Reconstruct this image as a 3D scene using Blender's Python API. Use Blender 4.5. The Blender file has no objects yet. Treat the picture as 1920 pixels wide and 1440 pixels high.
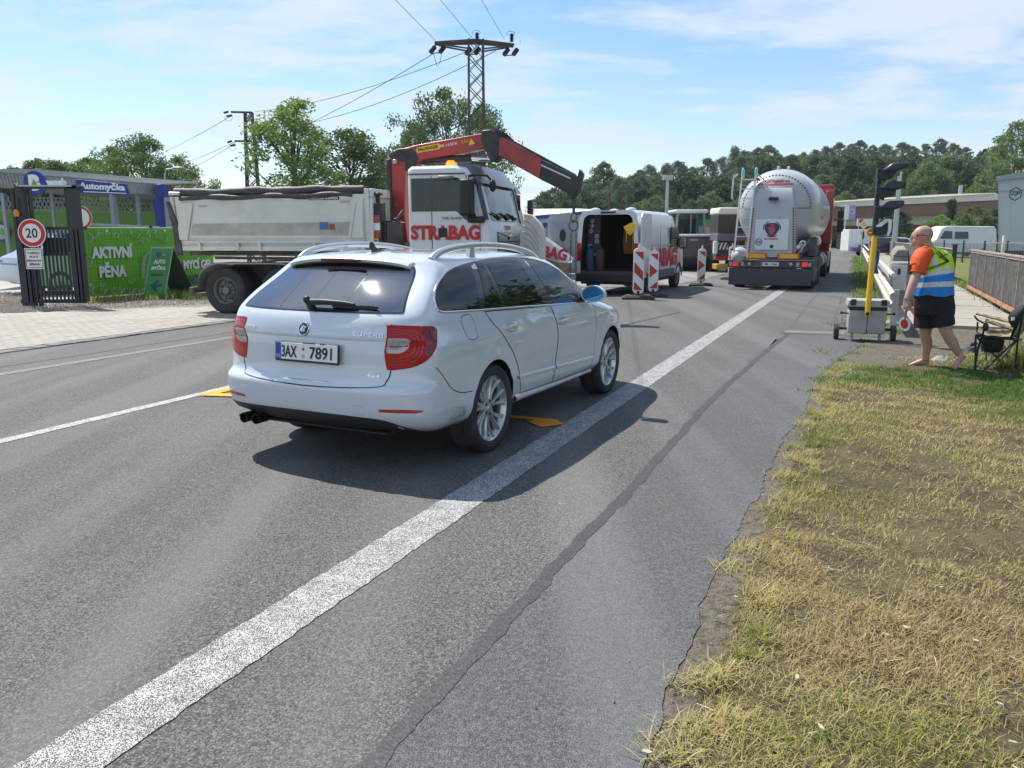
import bpy, bmesh, math, random
import numpy as np
from mathutils import Vector, Matrix
from mathutils.bvhtree import BVHTree
import mathutils.geometry as mgeo
SC = bpy.context.scene
COL = SC.collection
R = math.radians
random.seed(7)
rng = np.random.default_rng(7)
# ------------------------------------------------------------------ camera, sky, sun, exposure
CAMH = 1.64
PITCH = math.atan(277/1500)
cd = bpy.data.cameras.new('camera'); cam = bpy.data.objects.new('camera', cd); COL.objects.link(cam)
cam.location = (0,0, CAMH); cam.rotation_euler = (math.pi/2-PITCH,0,0)
cd.sensor_width = 36; cd.lens = 36*1500/1920; cd.clip_start = .05; cd.clip_end = 6000
SC.camera = cam
SUN = Vector((-.41,.43,.88)).normalized()
sl = bpy.data.lights.new('sun', 'SUN'); so = bpy.data.objects.new('sun', sl); COL.objects.link(so)
sl.energy = 4.7; sl.angle = R(.55); sl.color = (1,.95,.87)
so.rotation_euler = (-SUN).to_track_quat('-Z', 'Y').to_euler()
SC.view_settings.view_transform = 'Standard'; SC.view_settings.look = 'None'
SC.view_settings.exposure = 0.50; SC.view_settings.gamma = 1; SC.view_settings.use_curve_mapping = False
W = bpy.data.worlds.new('World'); SC.world = W; W.use_nodes = True
def build_world():
 nt = W.node_tree; N = nt.nodes; L = nt.links; N.clear()
 out = N.new('ShaderNodeOutputWorld'); bg = N.new('ShaderNodeBackground'); L.new(bg.outputs[0], out.inputs[0])
 sky = N.new('ShaderNodeTexSky'); sky.sky_type = 'NISHITA'; sky.sun_disc = False
 sky.sun_elevation = math.asin(SUN.z); sky.sun_rotation = math.atan2(SUN.x, SUN.y)
 sky.air_density = 1.1; sky.dust_density = .35; sky.ozone_density = 2.0; sky.altitude = 100
 tc = N.new('ShaderNodeTexCoord')
 sep = N.new('ShaderNodeSeparateXYZ'); L.new(tc.outputs['Generated'], sep.inputs[0])
 def mth(op, a, b=None, c=None, clamp=False):
  n = N.new('ShaderNodeMath'); n.operation = op; n.use_clamp = clamp
  for i, v in enumerate((a, b, c)):
   if v is None:continue
   if isinstance(v,(int, float)):n.inputs[i].default_value = v
   else:L.new(v, n.inputs[i])
  return n.outputs[0]
 z = mth('MAXIMUM', sep.outputs[2],0.0)
 zz = mth('ADD', z,.10)
 px = mth('DIVIDE', sep.outputs[0], zz); py = mth('DIVIDE', sep.outputs[1], zz)
 cmb = N.new('ShaderNodeCombineXYZ'); L.new(px, cmb.inputs[0]); L.new(py, cmb.inputs[1])
 def noise(scale, det, rough, w, sx=1, sy=1, off=(0,0,0)):
  mp = N.new('ShaderNodeMapping'); L.new(cmb.outputs[0], mp.inputs[0]); mp.inputs['Scale'].default_value = (sx, sy,1)
  mp.inputs['Location'].default_value = off; mp.inputs['Rotation'].default_value = (0,0, R(w))
  n = N.new('ShaderNodeTexNoise'); n.inputs['Scale'].default_value = scale; n.inputs['Detail'].default_value = det
  n.inputs['Roughness'].default_value = rough; n.inputs['Distortion'].default_value = .25
  L.new(mp.outputs[0], n.inputs[0]); return n.outputs[0]
 a = noise(.55,9,.62,25,1,1.7,(3.1,1.3,0)); b = noise(2.2,8,.6,-20,1,1.4,(7.7,2.2,0))
 s = mth('ADD', mth('MULTIPLY', a,.72), mth('MULTIPLY', b,.28))
 mr = N.new('ShaderNodeMapRange'); mr.interpolation_type = 'SMOOTHSTEP'; L.new(s, mr.inputs[0])
 mr.inputs[1].default_value = .425; mr.inputs[2].default_value = .585; mr.inputs[3].default_value = 0; mr.inputs[4].default_value = .92
 hz = mth('MULTIPLY', mth('POWER', mth('SUBTRACT',1, z),9.0),.6)
 cov = mth('MAXIMUM', mr.outputs[0], hz)
 cov2 = mth('ADD', mth('MULTIPLY', cov,.90),.05, clamp=True)
 mix = N.new('ShaderNodeMix'); mix.data_type = 'RGBA'; L.new(cov2, mix.inputs['Factor'])
 hs = N.new('ShaderNodeHueSaturation'); L.new(sky.outputs[0], hs.inputs['Color']); hs.inputs['Saturation'].default_value = 1.25; hs.inputs['Value'].default_value = 1.5
 L.new(hs.outputs[0], mix.inputs[6]); mix.inputs[7].default_value = (7.5,8.3,9.5,1)
 L.new(mix.outputs[2], bg.inputs[0]); bg.inputs[1].default_value = .075
build_world()
try:
 SC.cycles.max_bounces = 6; SC.cycles.diffuse_bounces = 3; SC.cycles.glossy_bounces = 3; SC.cycles.transmission_bounces = 4
 SC.cycles.sample_clamp_indirect = 6
except Exception:pass
# ------------------------------------------------------------------ photograph geometry -> places in the world
cP, sP = math.cos(PITCH), math.sin(PITCH)
def ray(px, py):
 u = (px-960)/1500; v = (py-720)/1500
 return Vector((u, cP-v*sP,-sP-v*cP))
def G(px, py, z=0.):
 d = ray(px, py); t = (z-CAMH)/d.z
 return Vector((d.x*t, d.y*t, z))
def AT(px, py, Y):
 d = ray(px, py); t = Y/d.y
 return Vector((d.x*t, Y, CAMH+d.z*t))
TH = R(23.4); sT, cT = math.sin(TH), math.cos(TH)
def RD(s, t, z=0.):
 return Vector((s*sT+t*cT, s*cT-t*sT, z))
ROADROT = math.pi/2-TH
# ------------------------------------------------------------------ materials
MATS = {}
def nmat(name):
 m = bpy.data.materials.new(name); m.use_nodes = True; nt = m.node_tree
 return m, nt, nt.nodes, nt.links, nt.nodes['Principled BSDF']
def c4(c):return(c[0], c[1], c[2],1)
def pm(name, col, rough=.5, metal=0, var=.12, scale=4, bump=0, bscale=60, coat=0, spec=.5, dirt=None, dscale=1.5, damt=.5, emit=None, estr=0, trans=0, obj_rand=0, dthr=(.45,.65)):
 if name in MATS:return MATS[name]
 m, nt, N, L, P = nmat(name)
 tc = N.new('ShaderNodeTexCoord')
 n = N.new('ShaderNodeTexNoise'); n.inputs['Scale'].default_value = scale; n.inputs['Detail'].default_value = 6; n.inputs['Roughness'].default_value = .65
 L.new(tc.outputs['Object'], n.inputs[0])
 mr = N.new('ShaderNodeMapRange'); L.new(n.outputs[0], mr.inputs[0]); mr.inputs[1].default_value = .3; mr.inputs[2].default_value = .7
 mr.inputs[3].default_value = 1-var; mr.inputs[4].default_value = 1+var
 vm = N.new('ShaderNodeVectorMath'); vm.operation = 'SCALE'; vm.inputs[0].default_value = col[:3]; L.new(mr.outputs[0], vm.inputs['Scale'])
 cout = vm.outputs[0]
 if obj_rand:
  oi = N.new('ShaderNodeObjectInfo'); m2 = N.new('ShaderNodeMapRange'); L.new(oi.outputs['Random'], m2.inputs[0])
  m2.inputs[3].default_value = 1-obj_rand; m2.inputs[4].default_value = 1+obj_rand
  v2 = N.new('ShaderNodeVectorMath'); v2.operation = 'SCALE'; L.new(cout, v2.inputs[0]); L.new(m2.outputs[0], v2.inputs['Scale']); cout = v2.outputs[0]
 if dirt:
  d = N.new('ShaderNodeTexNoise'); d.inputs['Scale'].default_value = dscale; d.inputs['Detail'].default_value = 9; d.inputs['Roughness'].default_value = .7
  L.new(tc.outputs['Object'], d.inputs[0])
  dr = N.new('ShaderNodeMapRange'); L.new(d.outputs[0], dr.inputs[0]); dr.inputs[1].default_value = dthr[0]; dr.inputs[2].default_value = dthr[1]; dr.inputs[4].default_value = damt
  mx = N.new('ShaderNodeMix'); mx.data_type = 'RGBA'; L.new(dr.outputs[0], mx.inputs['Factor']); L.new(cout, mx.inputs[6]); mx.inputs[7].default_value = c4(dirt); cout = mx.outputs[2]
 L.new(cout, P.inputs['Base Color'])
 rr = N.new('ShaderNodeMapRange'); L.new(n.outputs[0], rr.inputs[0]); rr.inputs[3].default_value = max(.02, rough*.85); rr.inputs[4].default_value = min(1, rough*1.15)
 L.new(rr.outputs[0], P.inputs['Roughness'])
 P.inputs['Metallic'].default_value = metal; P.inputs['Specular IOR Level'].default_value = spec
 P.inputs['Coat Weight'].default_value = coat; P.inputs['Coat Roughness'].default_value = .05
 if trans:P.inputs['Transmission Weight'].default_value = trans
 if emit:P.inputs['Emission Color'].default_value = c4(emit); P.inputs['Emission Strength'].default_value = estr
 if bump:
  b = N.new('ShaderNodeTexNoise'); b.inputs['Scale'].default_value = bscale; b.inputs['Detail'].default_value = 4; L.new(tc.outputs['Object'], b.inputs[0])
  bn = N.new('ShaderNodeBump'); bn.inputs['Strength'].default_value = bump; bn.inputs['Distance'].default_value = .01; L.new(b.outputs[0], bn.inputs['Height']); L.new(bn.outputs[0], P.inputs['Normal'])
 MATS[name] = m; return m
def node_helpers(N, L):
 def mth(op, a, b=None, clamp=False):
  n = N.new('ShaderNodeMath'); n.operation = op; n.use_clamp = clamp
  for i, v in enumerate((a, b)):
   if v is None:continue
   if isinstance(v,(int, float)):n.inputs[i].default_value = v
   else:L.new(v, n.inputs[i])
  return n.outputs[0]
 def noise(vec, scale, det=5, rough=.6, dist=0, kind='N'):
  if kind== 'V':
   n = N.new('ShaderNodeTexVoronoi'); n.inputs['Scale'].default_value = scale; L.new(vec, n.inputs[0]); return n
  n = N.new('ShaderNodeTexNoise'); n.inputs['Scale'].default_value = scale; n.inputs['Detail'].default_value = det
  n.inputs['Roughness'].default_value = rough; n.inputs['Distortion'].default_value = dist; L.new(vec, n.inputs[0]); return n.outputs[0]
 def rng_(v, a, b, c=0., d=1., smooth=False):
  n = N.new('ShaderNodeMapRange'); L.new(v, n.inputs[0])
  if smooth:n.interpolation_type = 'SMOOTHSTEP'
  for i, x in zip((1,2,3,4),(a, b, c, d)):n.inputs[i].default_value = x
  return n.outputs[0]
 def mix(f, a, b):
  n = N.new('ShaderNodeMix'); n.data_type = 'RGBA'
  for k, v in((0, f),(6, a),(7, b)):
   if isinstance(v,(int, float)):n.inputs[k].default_value = v
   elif isinstance(v, tuple):n.inputs[k].default_value = c4(v)
   else:L.new(v, n.inputs[k])
  return n.outputs[2]
 return mth, noise, rng_, mix
def asphalt(name, lo, hi, stone=.35, patch=(.42,.62), tint=(1,1,1), bumpd=.012, vs=130):
 m, nt, N, L, P = nmat(name); mth, noise, rg, mix = node_helpers(N, L)
 tc = N.new('ShaderNodeTexCoord'); o = tc.outputs['Object']
 big = noise(o,.35,5,.6,.3); mid = noise(o,6,4,.6)
 v = noise(o, vs, kind='V'); v2 = noise(o, vs*2.1, kind='V')
 agg = rg(v.outputs['Distance'],0,.7,1,0)
 sepc = N.new('ShaderNodeSeparateColor'); L.new(v.outputs['Color'], sepc.inputs[0])
 rnd = sepc.outputs[0]
 f = mth('ADD', mth('MULTIPLY', big,.55), mth('MULTIPLY', mid,.25)); f = rg(f,.3,.5)
 lo = tuple(a*b for a, b in zip((lo, )*3, tint)); hi = tuple(a*b for a, b in zip((hi, )*3, tint))
 base = mix(f, lo, hi)
 g = mth('MULTIPLY', mth('POWER', rnd,2.2), stone)
 c2 = mix(g, base,(.42,.40,.37))
 n5 = noise(o,48,4,.75); c2 = mix(rg(n5,.36,.60,.62,0), c2,(.030,.030,.031)); n6 = noise(o,21,3,.7); c2 = mix(rg(n6,.52,.72,0,.35), c2,(.30,.29,.27))
 hole = rg(v.outputs['Distance'],.42,.75,0,.75)
 c3 = mix(hole, c2,(.018,.018,.020))
 # stretched stains along the lanes
 mp = N.new('ShaderNodeMapping'); L.new(o, mp.inputs[0]); mp.inputs['Rotation'].default_value = (0,0, TH); mp.inputs['Scale'].default_value = (.9,.06,1)
 st = noise(mp.outputs[0],1.6,4,.6); c4_ = mix(rg(st,.48,.7,0,.18), c3, tuple(x*.55 for x in hi))
 mp2 = N.new('ShaderNodeMapping'); L.new(o, mp2.inputs[0]); mp2.inputs['Rotation'].default_value = (0,0, TH); mp2.inputs['Scale'].default_value = (1.3,.03,1); mp2.inputs['Location'].default_value = (4,2,0)
 c5 = mix(rg(noise(mp2.outputs[0],1.1,3,.5),.45,.65,0,.35), c4_, tuple(x*1.35 for x in hi)); c5 = mix(rg(noise(o,.8,6,.75,.5),.56,.70,0,.35), c5, tuple(x*.6 for x in lo))
 L.new(c5, P.inputs['Base Color']); P.inputs['Roughness'].default_value = .82; P.inputs['Specular IOR Level'].default_value = .35
 h = mth('ADD', agg, mth('MULTIPLY', rg(v2.outputs['Distance'],0,.7,1,0),.45))
 bn = N.new('ShaderNodeBump'); bn.inputs['Strength'].default_value = .75; bn.inputs['Distance'].default_value = bumpd*.35
 L.new(h, bn.inputs['Height']); L.new(bn.outputs[0], P.inputs['Normal'])
 MATS[name] = m; return m
def paint_on_road(name, col, wear=.5, vs=130):
 """road paint: thin film broken by the stones below it; worn pits show the asphalt"""
 m, nt, N, L, P = nmat(name); mth, noise, rg, mix = node_helpers(N, L)
 tc = N.new('ShaderNodeTexCoord'); o = tc.outputs['Object']
 v = noise(o, vs*1.5, kind='V'); n = noise(o,7,5,.7); n2 = noise(o,230,3,.8)
 n3 = noise(o,55,4,.75); k = mth('ADD', mth('MULTIPLY', v.outputs['Distance'],.55), mth('ADD', mth('MULTIPLY', n,.25), mth('ADD', mth('MULTIPLY', n2,.5), mth('MULTIPLY', n3,.45))))
 w = rg(k,.89-wear*.085,1.02-wear*.085)
 L.new(mix(w, mix(rg(n,.3,.7,0,.35), col, tuple(c*.72 for c in col)),(.085,.085,.085)), P.inputs['Base Color']); P.inputs['Roughness'].default_value = .75
 bn = N.new('ShaderNodeBump'); bn.inputs['Strength'].default_value = .6; bn.inputs['Distance'].default_value = .004; L.new(v.outputs['Distance'], bn.inputs['Height']); bn.invert = True
 L.new(bn.outputs[0], P.inputs['Normal']); MATS[name] = m; return m
def leafmat(name, c1, c2, trans=.35, attr=None, rnd=.25):
 m, nt, N, L, P = nmat(name); mth, noise, rg, mix = node_helpers(N, L)
 tc = N.new('ShaderNodeTexCoord')
 if attr:
  a = N.new('ShaderNodeAttribute'); a.attribute_name = attr; f = a.outputs['Fac']
 else:
  g = N.new('ShaderNodeNewGeometry'); f = mth('ADD', mth('MULTIPLY', noise(tc.outputs['Object'],1.1,3),.8), mth('MULTIPLY', g.outputs['Random Per Island'],.35), True); f = rg(f,.3,.85)
 oi = N.new('ShaderNodeObjectInfo'); br = rg(oi.outputs['Random'],0,1,1-rnd,1+rnd)
 vm = N.new('ShaderNodeVectorMath'); vm.operation = 'SCALE'; L.new(mix(f, c1, c2), vm.inputs[0]); L.new(br, vm.inputs['Scale'])
 P.inputs['Roughness'].default_value = .6; P.inputs['Specular IOR Level'].default_value = .3
 L.new(vm.outputs[0], P.inputs['Base Color'])
 tr = N.new('ShaderNodeBsdfTranslucent'); L.new(vm.outputs[0], tr.inputs[0]); ms = N.new('ShaderNodeMixShader'); ms.inputs[0].default_value = trans
 L.new(P.outputs[0], ms.inputs[1]); L.new(tr.outputs[0], ms.inputs[2]); L.new(ms.outputs[0], N['Material Output'].inputs[0])
 MATS[name] = m; return m
def glassmat(name, tint=(.6,.8,.75), mixf=.75, rough=.02):
 m, nt, N, L, P = nmat(name)
 P.inputs['Base Color'].default_value = (.01,.012,.015,1); P.inputs['Roughness'].default_value = rough; P.inputs['Specular IOR Level'].default_value = .5; P.inputs['IOR'].default_value = 1.52
 t = N.new('ShaderNodeBsdfTransparent'); t.inputs[0].default_value = c4(tint); ms = N.new('ShaderNodeMixShader')
 fr = N.new('ShaderNodeFresnel'); fr.inputs[0].default_value = 1.5
 mp = N.new('ShaderNodeMapRange'); L.new(fr.outputs[0], mp.inputs[0]); mp.inputs[3].default_value = 1-mixf; mp.inputs[4].default_value = 1
 L.new(mp.outputs[0], ms.inputs[0]); L.new(t.outputs[0], ms.inputs[1]); L.new(P.outputs[0], ms.inputs[2]); L.new(ms.outputs[0], N['Material Output'].inputs[0])
 MATS[name] = m; return m
 # ------------------------------------------------------------------ mesh building
def empty(name, loc=(0,0,0), rz=0.):
 o = bpy.data.objects.new(name, None); COL.objects.link(o); o.location = loc; o.rotation_euler = (0,0, rz); o.empty_display_size = .2; return o
def tag(o, label=None, cat=None, group=None, kind=None):
 if label:o['label'] = label
 if cat:o['category'] = cat
 if group:o['group'] = group
 if kind:o['kind'] = kind
 return o
def thing(name, label, cat, loc=(0,0,0), rz=0., group=None):
 return tag(empty(name, loc, rz), label, cat, group)
def copy_tree(o, parent=None):
 c = o.copy(); COL.objects.link(c); c.parent = parent
 for ch in list(o.children):copy_tree(ch, c)
 return c
class MB:
 def __init__(s):s.v = []; s.f = []; s.m = []; s.cur = 0
 def mat(s, i):s.cur = i; return s
 def add(s, vs, fs):
  b = len(s.v); s.v+= [tuple(v)for v in vs]; s.f+= [tuple(i+b for i in f)for f in fs]; s.m+= [s.cur]*len(fs); return s
 def box(s, c, d, M=None):
  x, y, z = d[0]/2, d[1]/2, d[2]/2; c = Vector(c)
  P = [Vector(p)for p in((-x,-y,-z),(x,-y,-z),(x, y,-z),(-x, y,-z),(-x,-y, z),(x,-y, z),(x, y, z),(-x, y, z))]
  if M is not None:P = [M@p for p in P]
  return s.add([p+c for p in P], [(0,3,2,1),(4,5,6,7),(0,1,5,4),(1,2,6,5),(2,3,7,6),(3,0,4,7)])
 def bb(s, a, b):
  return s.box([(i+j)/2 for i, j in zip(a, b)], [abs(j-i)for i, j in zip(a, b)])
 def prism(s, poly, fn, h0, h1):
  n = len(poly); a = [fn(p[0], p[1], h0)for p in poly]; b = [fn(p[0], p[1], h1)for p in poly]
  fs = [tuple(range(n-1,-1,-1)), tuple(range(n,2*n))]+[(i,(i+1)%n, n+(i+1)%n, n+i)for i in range(n)]
  return s.add(a+b, fs)
 def pxz(s, poly, y0, y1):return s.prism(poly, lambda a, b, h:(a, h, b), y0, y1)
 def pyz(s, poly, x0, x1):return s.prism(poly, lambda a, b, h:(h, a, b), x0, x1)
 def pxy(s, poly, z0, z1):return s.prism(poly, lambda a, b, h:(a, b, h), z0, z1)
 def tube(s, pts, r, n=8, caps=True, flat=None):
  pts = [Vector(p)for p in pts]; k = len(pts)
  rs = r if isinstance(r,(list, tuple))else[r]*k
  T = []
  for i in range(k):
   t = pts[min(i+1, k-1)]-pts[max(i-1,0)]; T.append(t.normalized()if t.length>1e-9 else Vector((0,0,1)))
  up = Vector((0,0,1))if abs(T[0].z)<.9 else Vector((1,0,0))
  nrm = T[0].cross(up).normalized(); vs = []
  for i in range(k):
   nrm = (nrm-T[i]*nrm.dot(T[i])); nrm = nrm.normalized()if nrm.length>1e-6 else T[i].orthogonal().normalized()
   bi = T[i].cross(nrm)
   for j in range(n):
    a = 2*math.pi*j/n; w = 1 if flat is None else flat
    vs.append(pts[i]+nrm*math.cos(a)*rs[i]+bi*math.sin(a)*rs[i]*w)
  fs = [(i*n+j, i*n+(j+1)%n,(i+1)*n+(j+1)%n,(i+1)*n+j)for i in range(k-1)for j in range(n)]
  if caps:fs+= [tuple(range(n-1,-1,-1)), tuple((k-1)*n+j for j in range(n))]
  return s.add(vs, fs)
 def cyl(s, p0, p1, r0, r1=None, n=16):return s.tube([p0, p1], [r0, r0 if r1 is None else r1], n)
 def bar(s, p0, p1, w, h):
  p0 = Vector(p0); p1 = Vector(p1); t = (p1-p0).normalized(); up = Vector((0,0,1))if abs(t.z)<.99 else Vector((0,1,0))
  a = t.cross(up).normalized(); b = a.cross(t)
  vs = [p+a*sx*w/2+b*sy*h/2 for p in(p0, p1)for sx, sy in((-1,-1),(1,-1),(1,1),(-1,1))]
  return s.add(vs, [(0,1,2,3),(7,6,5,4),(0,4,5,1),(1,5,6,2),(2,6,7,3),(3,7,4,0)])
 def lathe(s, prof, fn, n=32, arc=2*math.pi, closed=True):
  k = len(prof); m = n if closed else n+1; vs = []
  for r, h in prof:
   for j in range(m):
    a = arc*j/n; vs.append(fn(math.cos(a)*r, math.sin(a)*r, h))
  fs = [(i*m+j, i*m+(j+1)%m,(i+1)*m+(j+1)%m,(i+1)*m+j)for i in range(k-1)for j in range(n if closed else m-1)]
  return s.add(vs, fs)
 def loft(s, secs, close=True, caps=True):
  n = len(secs[0]); vs = [p for q in secs for p in q]; k = len(secs); e = n if close else n-1
  fs = [(i*n+j, i*n+(j+1)%n,(i+1)*n+(j+1)%n,(i+1)*n+j)for i in range(k-1)for j in range(e)]
  if caps:fs+= [tuple(range(n-1,-1,-1)), tuple((k-1)*n+j for j in range(n))]
  return s.add(vs, fs)
 def sphere(s, c, r, n=12, m=8, sc=(1,1,1)):
  prof = [(math.sin(math.pi*i/m),-math.cos(math.pi*i/m))for i in range(m+1)]
  c = Vector(c); return s.lathe([(max(a,1e-4), b)for a, b in prof], lambda x, y, h:(c.x+x*r*sc[0], c.y+y*r*sc[1], c.z+h*r*sc[2]), n)
 def build(s, name, mats, parent=None, smooth=False, bevel=0, world=False, ang=35, seg=2, recalc=True):
  me = bpy.data.meshes.new(name); me.from_pydata(s.v, [], s.f)
  if not isinstance(mats,(list, tuple)):mats = [mats]
  for m in mats:me.materials.append(m)
  if len(mats)>1:me.polygons.foreach_set('material_index', s.m)
  if recalc:
   bm = bmesh.new(); bm.from_mesh(me); bmesh.ops.recalc_face_normals(bm, faces=bm.faces); bm.to_mesh(me); bm.free()
  if smooth:
   me.polygons.foreach_set('use_smooth', [True]*len(me.polygons)); me.set_sharp_from_angle(angle=R(ang))
  o = bpy.data.objects.new(name, me); COL.objects.link(o)
  if parent is not None:
   o.parent = parent
   if world:
    bpy_m = chain(parent); me.transform(bpy_m.inverted())
  if bevel:
   b = o.modifiers.new('bevel', 'BEVEL'); b.width = bevel; b.segments = seg; b.limit_method = 'ANGLE'; b.angle_limit = R(35); b.harden_normals = False
   if not smooth:me.polygons.foreach_set('use_smooth', [True]*len(me.polygons)); me.set_sharp_from_angle(angle=R(50))
  me.update(); return o
def chain(o):
 M = Matrix.Identity(4)
 while o is not None:
  M = (Matrix.Translation(o.location)@o.rotation_euler.to_matrix().to_4x4()@Matrix.Diagonal((*o.scale,1)))@M; o = o.parent
 return M
_tc = {}
def textmesh(body, size=1., bold=0., align='CENTER', spacing=1., extr=.004, shear=0.):
 key = (body, size, bold, align, spacing, extr, shear)
 if key not in _tc:
  cu = bpy.data.curves.new('t', 'FONT'); cu.body = body; cu.size = size; cu.offset = bold; cu.align_x = align; cu.align_y = 'CENTER'; cu.space_character = spacing; cu.extrude = extr; cu.resolution_u = 4; cu.shear = shear
  ob = bpy.data.objects.new('t', cu); COL.objects.link(ob)
  dg = bpy.context.evaluated_depsgraph_get(); me = bpy.data.meshes.new_from_object(ob.evaluated_get(dg)); bpy.data.objects.remove(ob); bpy.data.curves.remove(cu)
  _tc[key] = me
 return _tc[key].copy()
def text(name, body, mat, parent, loc, X, Y, size=None, width=None, height=None, bold=0., spacing=1., extr=.003, shear=0., world=False):
 """flat lettering at loc, reading along X, upright along Y (vectors); width/height in metres"""
 me = textmesh(body,1., bold, 'CENTER', spacing,.01, shear)
 co = np.empty(len(me.vertices)*3); me.vertices.foreach_get('co', co); co = co.reshape(-1,3)
 mn, mx = co.min(0), co.max(0); c = (mn+mx)/2; d = mx-mn
 sy = (height/d[1])if height else(size or width/d[0]); sx = (width/d[0])if width else sy
 if not height and not size:sy = sx
 X = Vector(X).normalized(); Y = Vector(Y).normalized(); Z = X.cross(Y)
 co = (co-c)*np.array([sx, sy, extr/.01])
 co = co[:,0:1]*np.array(X)+co[:,1:2]*np.array(Y)+co[:,2:3]*np.array(Z)+np.array(loc)
 me.vertices.foreach_set('co', co.ravel()); me.materials.clear(); me.materials.append(mat); me.update(); me.name = name
 o = bpy.data.objects.new(name, me); COL.objects.link(o); o.parent = parent
 if parent is not None and world:me.transform(chain(parent).inverted())
 return o
def npmesh(name, V, F, mat, parent=None, attr=None, smooth=False):
 """fast mesh from numpy arrays (all faces alike in size)"""
 me = bpy.data.meshes.new(name); V = np.asarray(V, dtype=np.float32); F = np.asarray(F, dtype=np.int32); k = F.shape[1]
 me.vertices.add(len(V)); me.vertices.foreach_set('co', V.ravel()); me.loops.add(F.size); me.loops.foreach_set('vertex_index', F.ravel())
 me.polygons.add(len(F)); me.polygons.foreach_set('loop_start', np.arange(0, F.size, k, dtype=np.int32)); me.polygons.foreach_set('loop_total', np.full(len(F), k, dtype=np.int32))
 if attr:
  for an, av in attr.items():
   a = me.attributes.new(an, 'FLOAT', 'POINT'); a.data.foreach_set('value', np.asarray(av, dtype=np.float32))
 me.update(calc_edges=True); me.validate()
 if smooth:me.polygons.foreach_set('use_smooth', [True]*len(me.polygons))
 me.materials.append(mat); o = bpy.data.objects.new(name, me); COL.objects.link(o); o.parent = parent
 return o
 # ------------------------------------------------------------------ materials of the place
M_ = {}
asphalt('asphalt_road',.112,.165,.55, tint=(1,.985,.965))
asphalt('asphalt_shoulder',.13,.17,.35, tint=(.97,1,1.04), vs=190)
asphalt('asphalt_old',.13,.17,.3, tint=(1.02,1,.96), vs=150)
asphalt('yard_surface',.27,.33,.2, tint=(1.03,1,.92), vs=150)
paint_on_road('road_paint_white',(.64,.64,.63),1.25)
paint_on_road('road_paint_faded',(.33,.325,.30),1.25)
paint_on_road('road_paint_centre',(.72,.72,.70),.9)
paint_on_road('road_tape_yellow',(.92,.38,.015),-.8)
bitumen = pm('bitumen_seal',(.030,.030,.032),.62, var=.25, scale=14, bump=.5, bscale=90, dirt=(.12,.12,.12), dscale=60, damt=.5)
concrete = pm('path_concrete',(.33,.31,.265),.88, var=.12, scale=3, bump=.6, bscale=70, dirt=(.22,.20,.15), dscale=1.2, damt=.55)
concrete_old = pm('old_concrete',(.27,.265,.24),.9, var=.2, scale=5, bump=.8, bscale=40, dirt=(.10,.10,.07), dscale=2.2, damt=.7)
paver_m = pm('paver_concrete',(.37,.345,.30),.9, var=.10, scale=9, bump=.5, bscale=120, dirt=(.24,.22,.19), dscale=.6, damt=.5, obj_rand=.07)
sand = pm('joint_sand',(.20,.18,.15),.95, var=.2, scale=40, bump=.6)
kerb_m = pm('kerb_granite',(.20,.195,.185),.9, var=.3, scale=12, bump=1, bscale=60, dirt=(.07,.068,.06), dscale=3, damt=.7, obj_rand=.12)
soil = pm('verge_soil',(.115,.09,.055),.95, var=.3, scale=12, bump=1., bscale=90, dirt=(.26,.21,.12), dscale=22, damt=.7)
dirt_m = pm('edge_dirt',(.135,.115,.09),.95, var=.25, scale=9, bump=1., bscale=110, dirt=(.20,.18,.15), dscale=9, damt=.7)
gravel_m = pm('gravel_base',(.30,.27,.23),.95, var=.3, scale=40, bump=1., bscale=90, dirt=(.16,.14,.11), dscale=15, damt=.7)
galv = pm('galvanised_steel',(.50,.51,.51),.45,.75, var=.12, scale=9)
rust = pm('rusty_steel',(.36,.15,.07),.85, var=.35, scale=14, bump=.6, dirt=(.50,.42,.33), dscale=9, damt=.8)
railpaint = pm('railing_paint',(.36,.33,.29),.75, var=.2, scale=18, dirt=(.30,.13,.07), dscale=12, damt=.9)
railpanel = pm('railing_panel',(.060,.060,.062),.7, var=.25, scale=8, dirt=(.26,.20,.15), dscale=4, damt=.6)
white_pl = pm('white_paint',(.78,.78,.76),.45, var=.05, scale=6, dirt=(.45,.43,.38), dscale=3, damt=.35)
black_pl = pm('black_plastic',(.018,.019,.021),.5, var=.2, scale=20)
dark_metal = pm('dark_metal',(.035,.037,.042),.5,.3, var=.2, scale=12)
pylon_m = pm('pylon_steel',(.075,.068,.062),.7,.3, var=.3, scale=6, dirt=(.20,.10,.06), dscale=4, damt=.7)
glass_dark = pm('dark_window_glass',(.012,.016,.02),.03, var=0, spec=.6, coat=.3)
rubber = pm('tyre_rubber',(.028,.028,.029),.78, var=.2, scale=18, bump=.2, dirt=(.10,.095,.085), dscale=4, damt=.5)
bark = pm('bark',(.11,.09,.07),.95, var=.3, scale=6, bump=1, bscale=25)
def sheet(name, pts, z, mat, parent=None, label=None, kind='structure', thick=0, grid=None):
 bm = bmesh.new(); vs = [bm.verts.new((p[0], p[1], z))for p in pts]; f = bm.faces.new(vs); bmesh.ops.recalc_face_normals(bm, faces=[f])
 if f.normal.z<0:f.normal_flip()
 if thick:
  r = bmesh.ops.extrude_face_region(bm, geom=[f]); bmesh.ops.translate(bm, verts=[v for v in r['geom']if isinstance(v, bmesh.types.BMVert)], vec=(0,0, thick)); bmesh.ops.recalc_face_normals(bm, faces=bm.faces)
 me = bpy.data.meshes.new(name); bm.to_mesh(me); bm.free(); me.materials.append(mat)
 o = bpy.data.objects.new(name, me); COL.objects.link(o); o.parent = parent
 if kind:o['kind'] = kind
 if label:o['label'] = label
 return o
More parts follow.
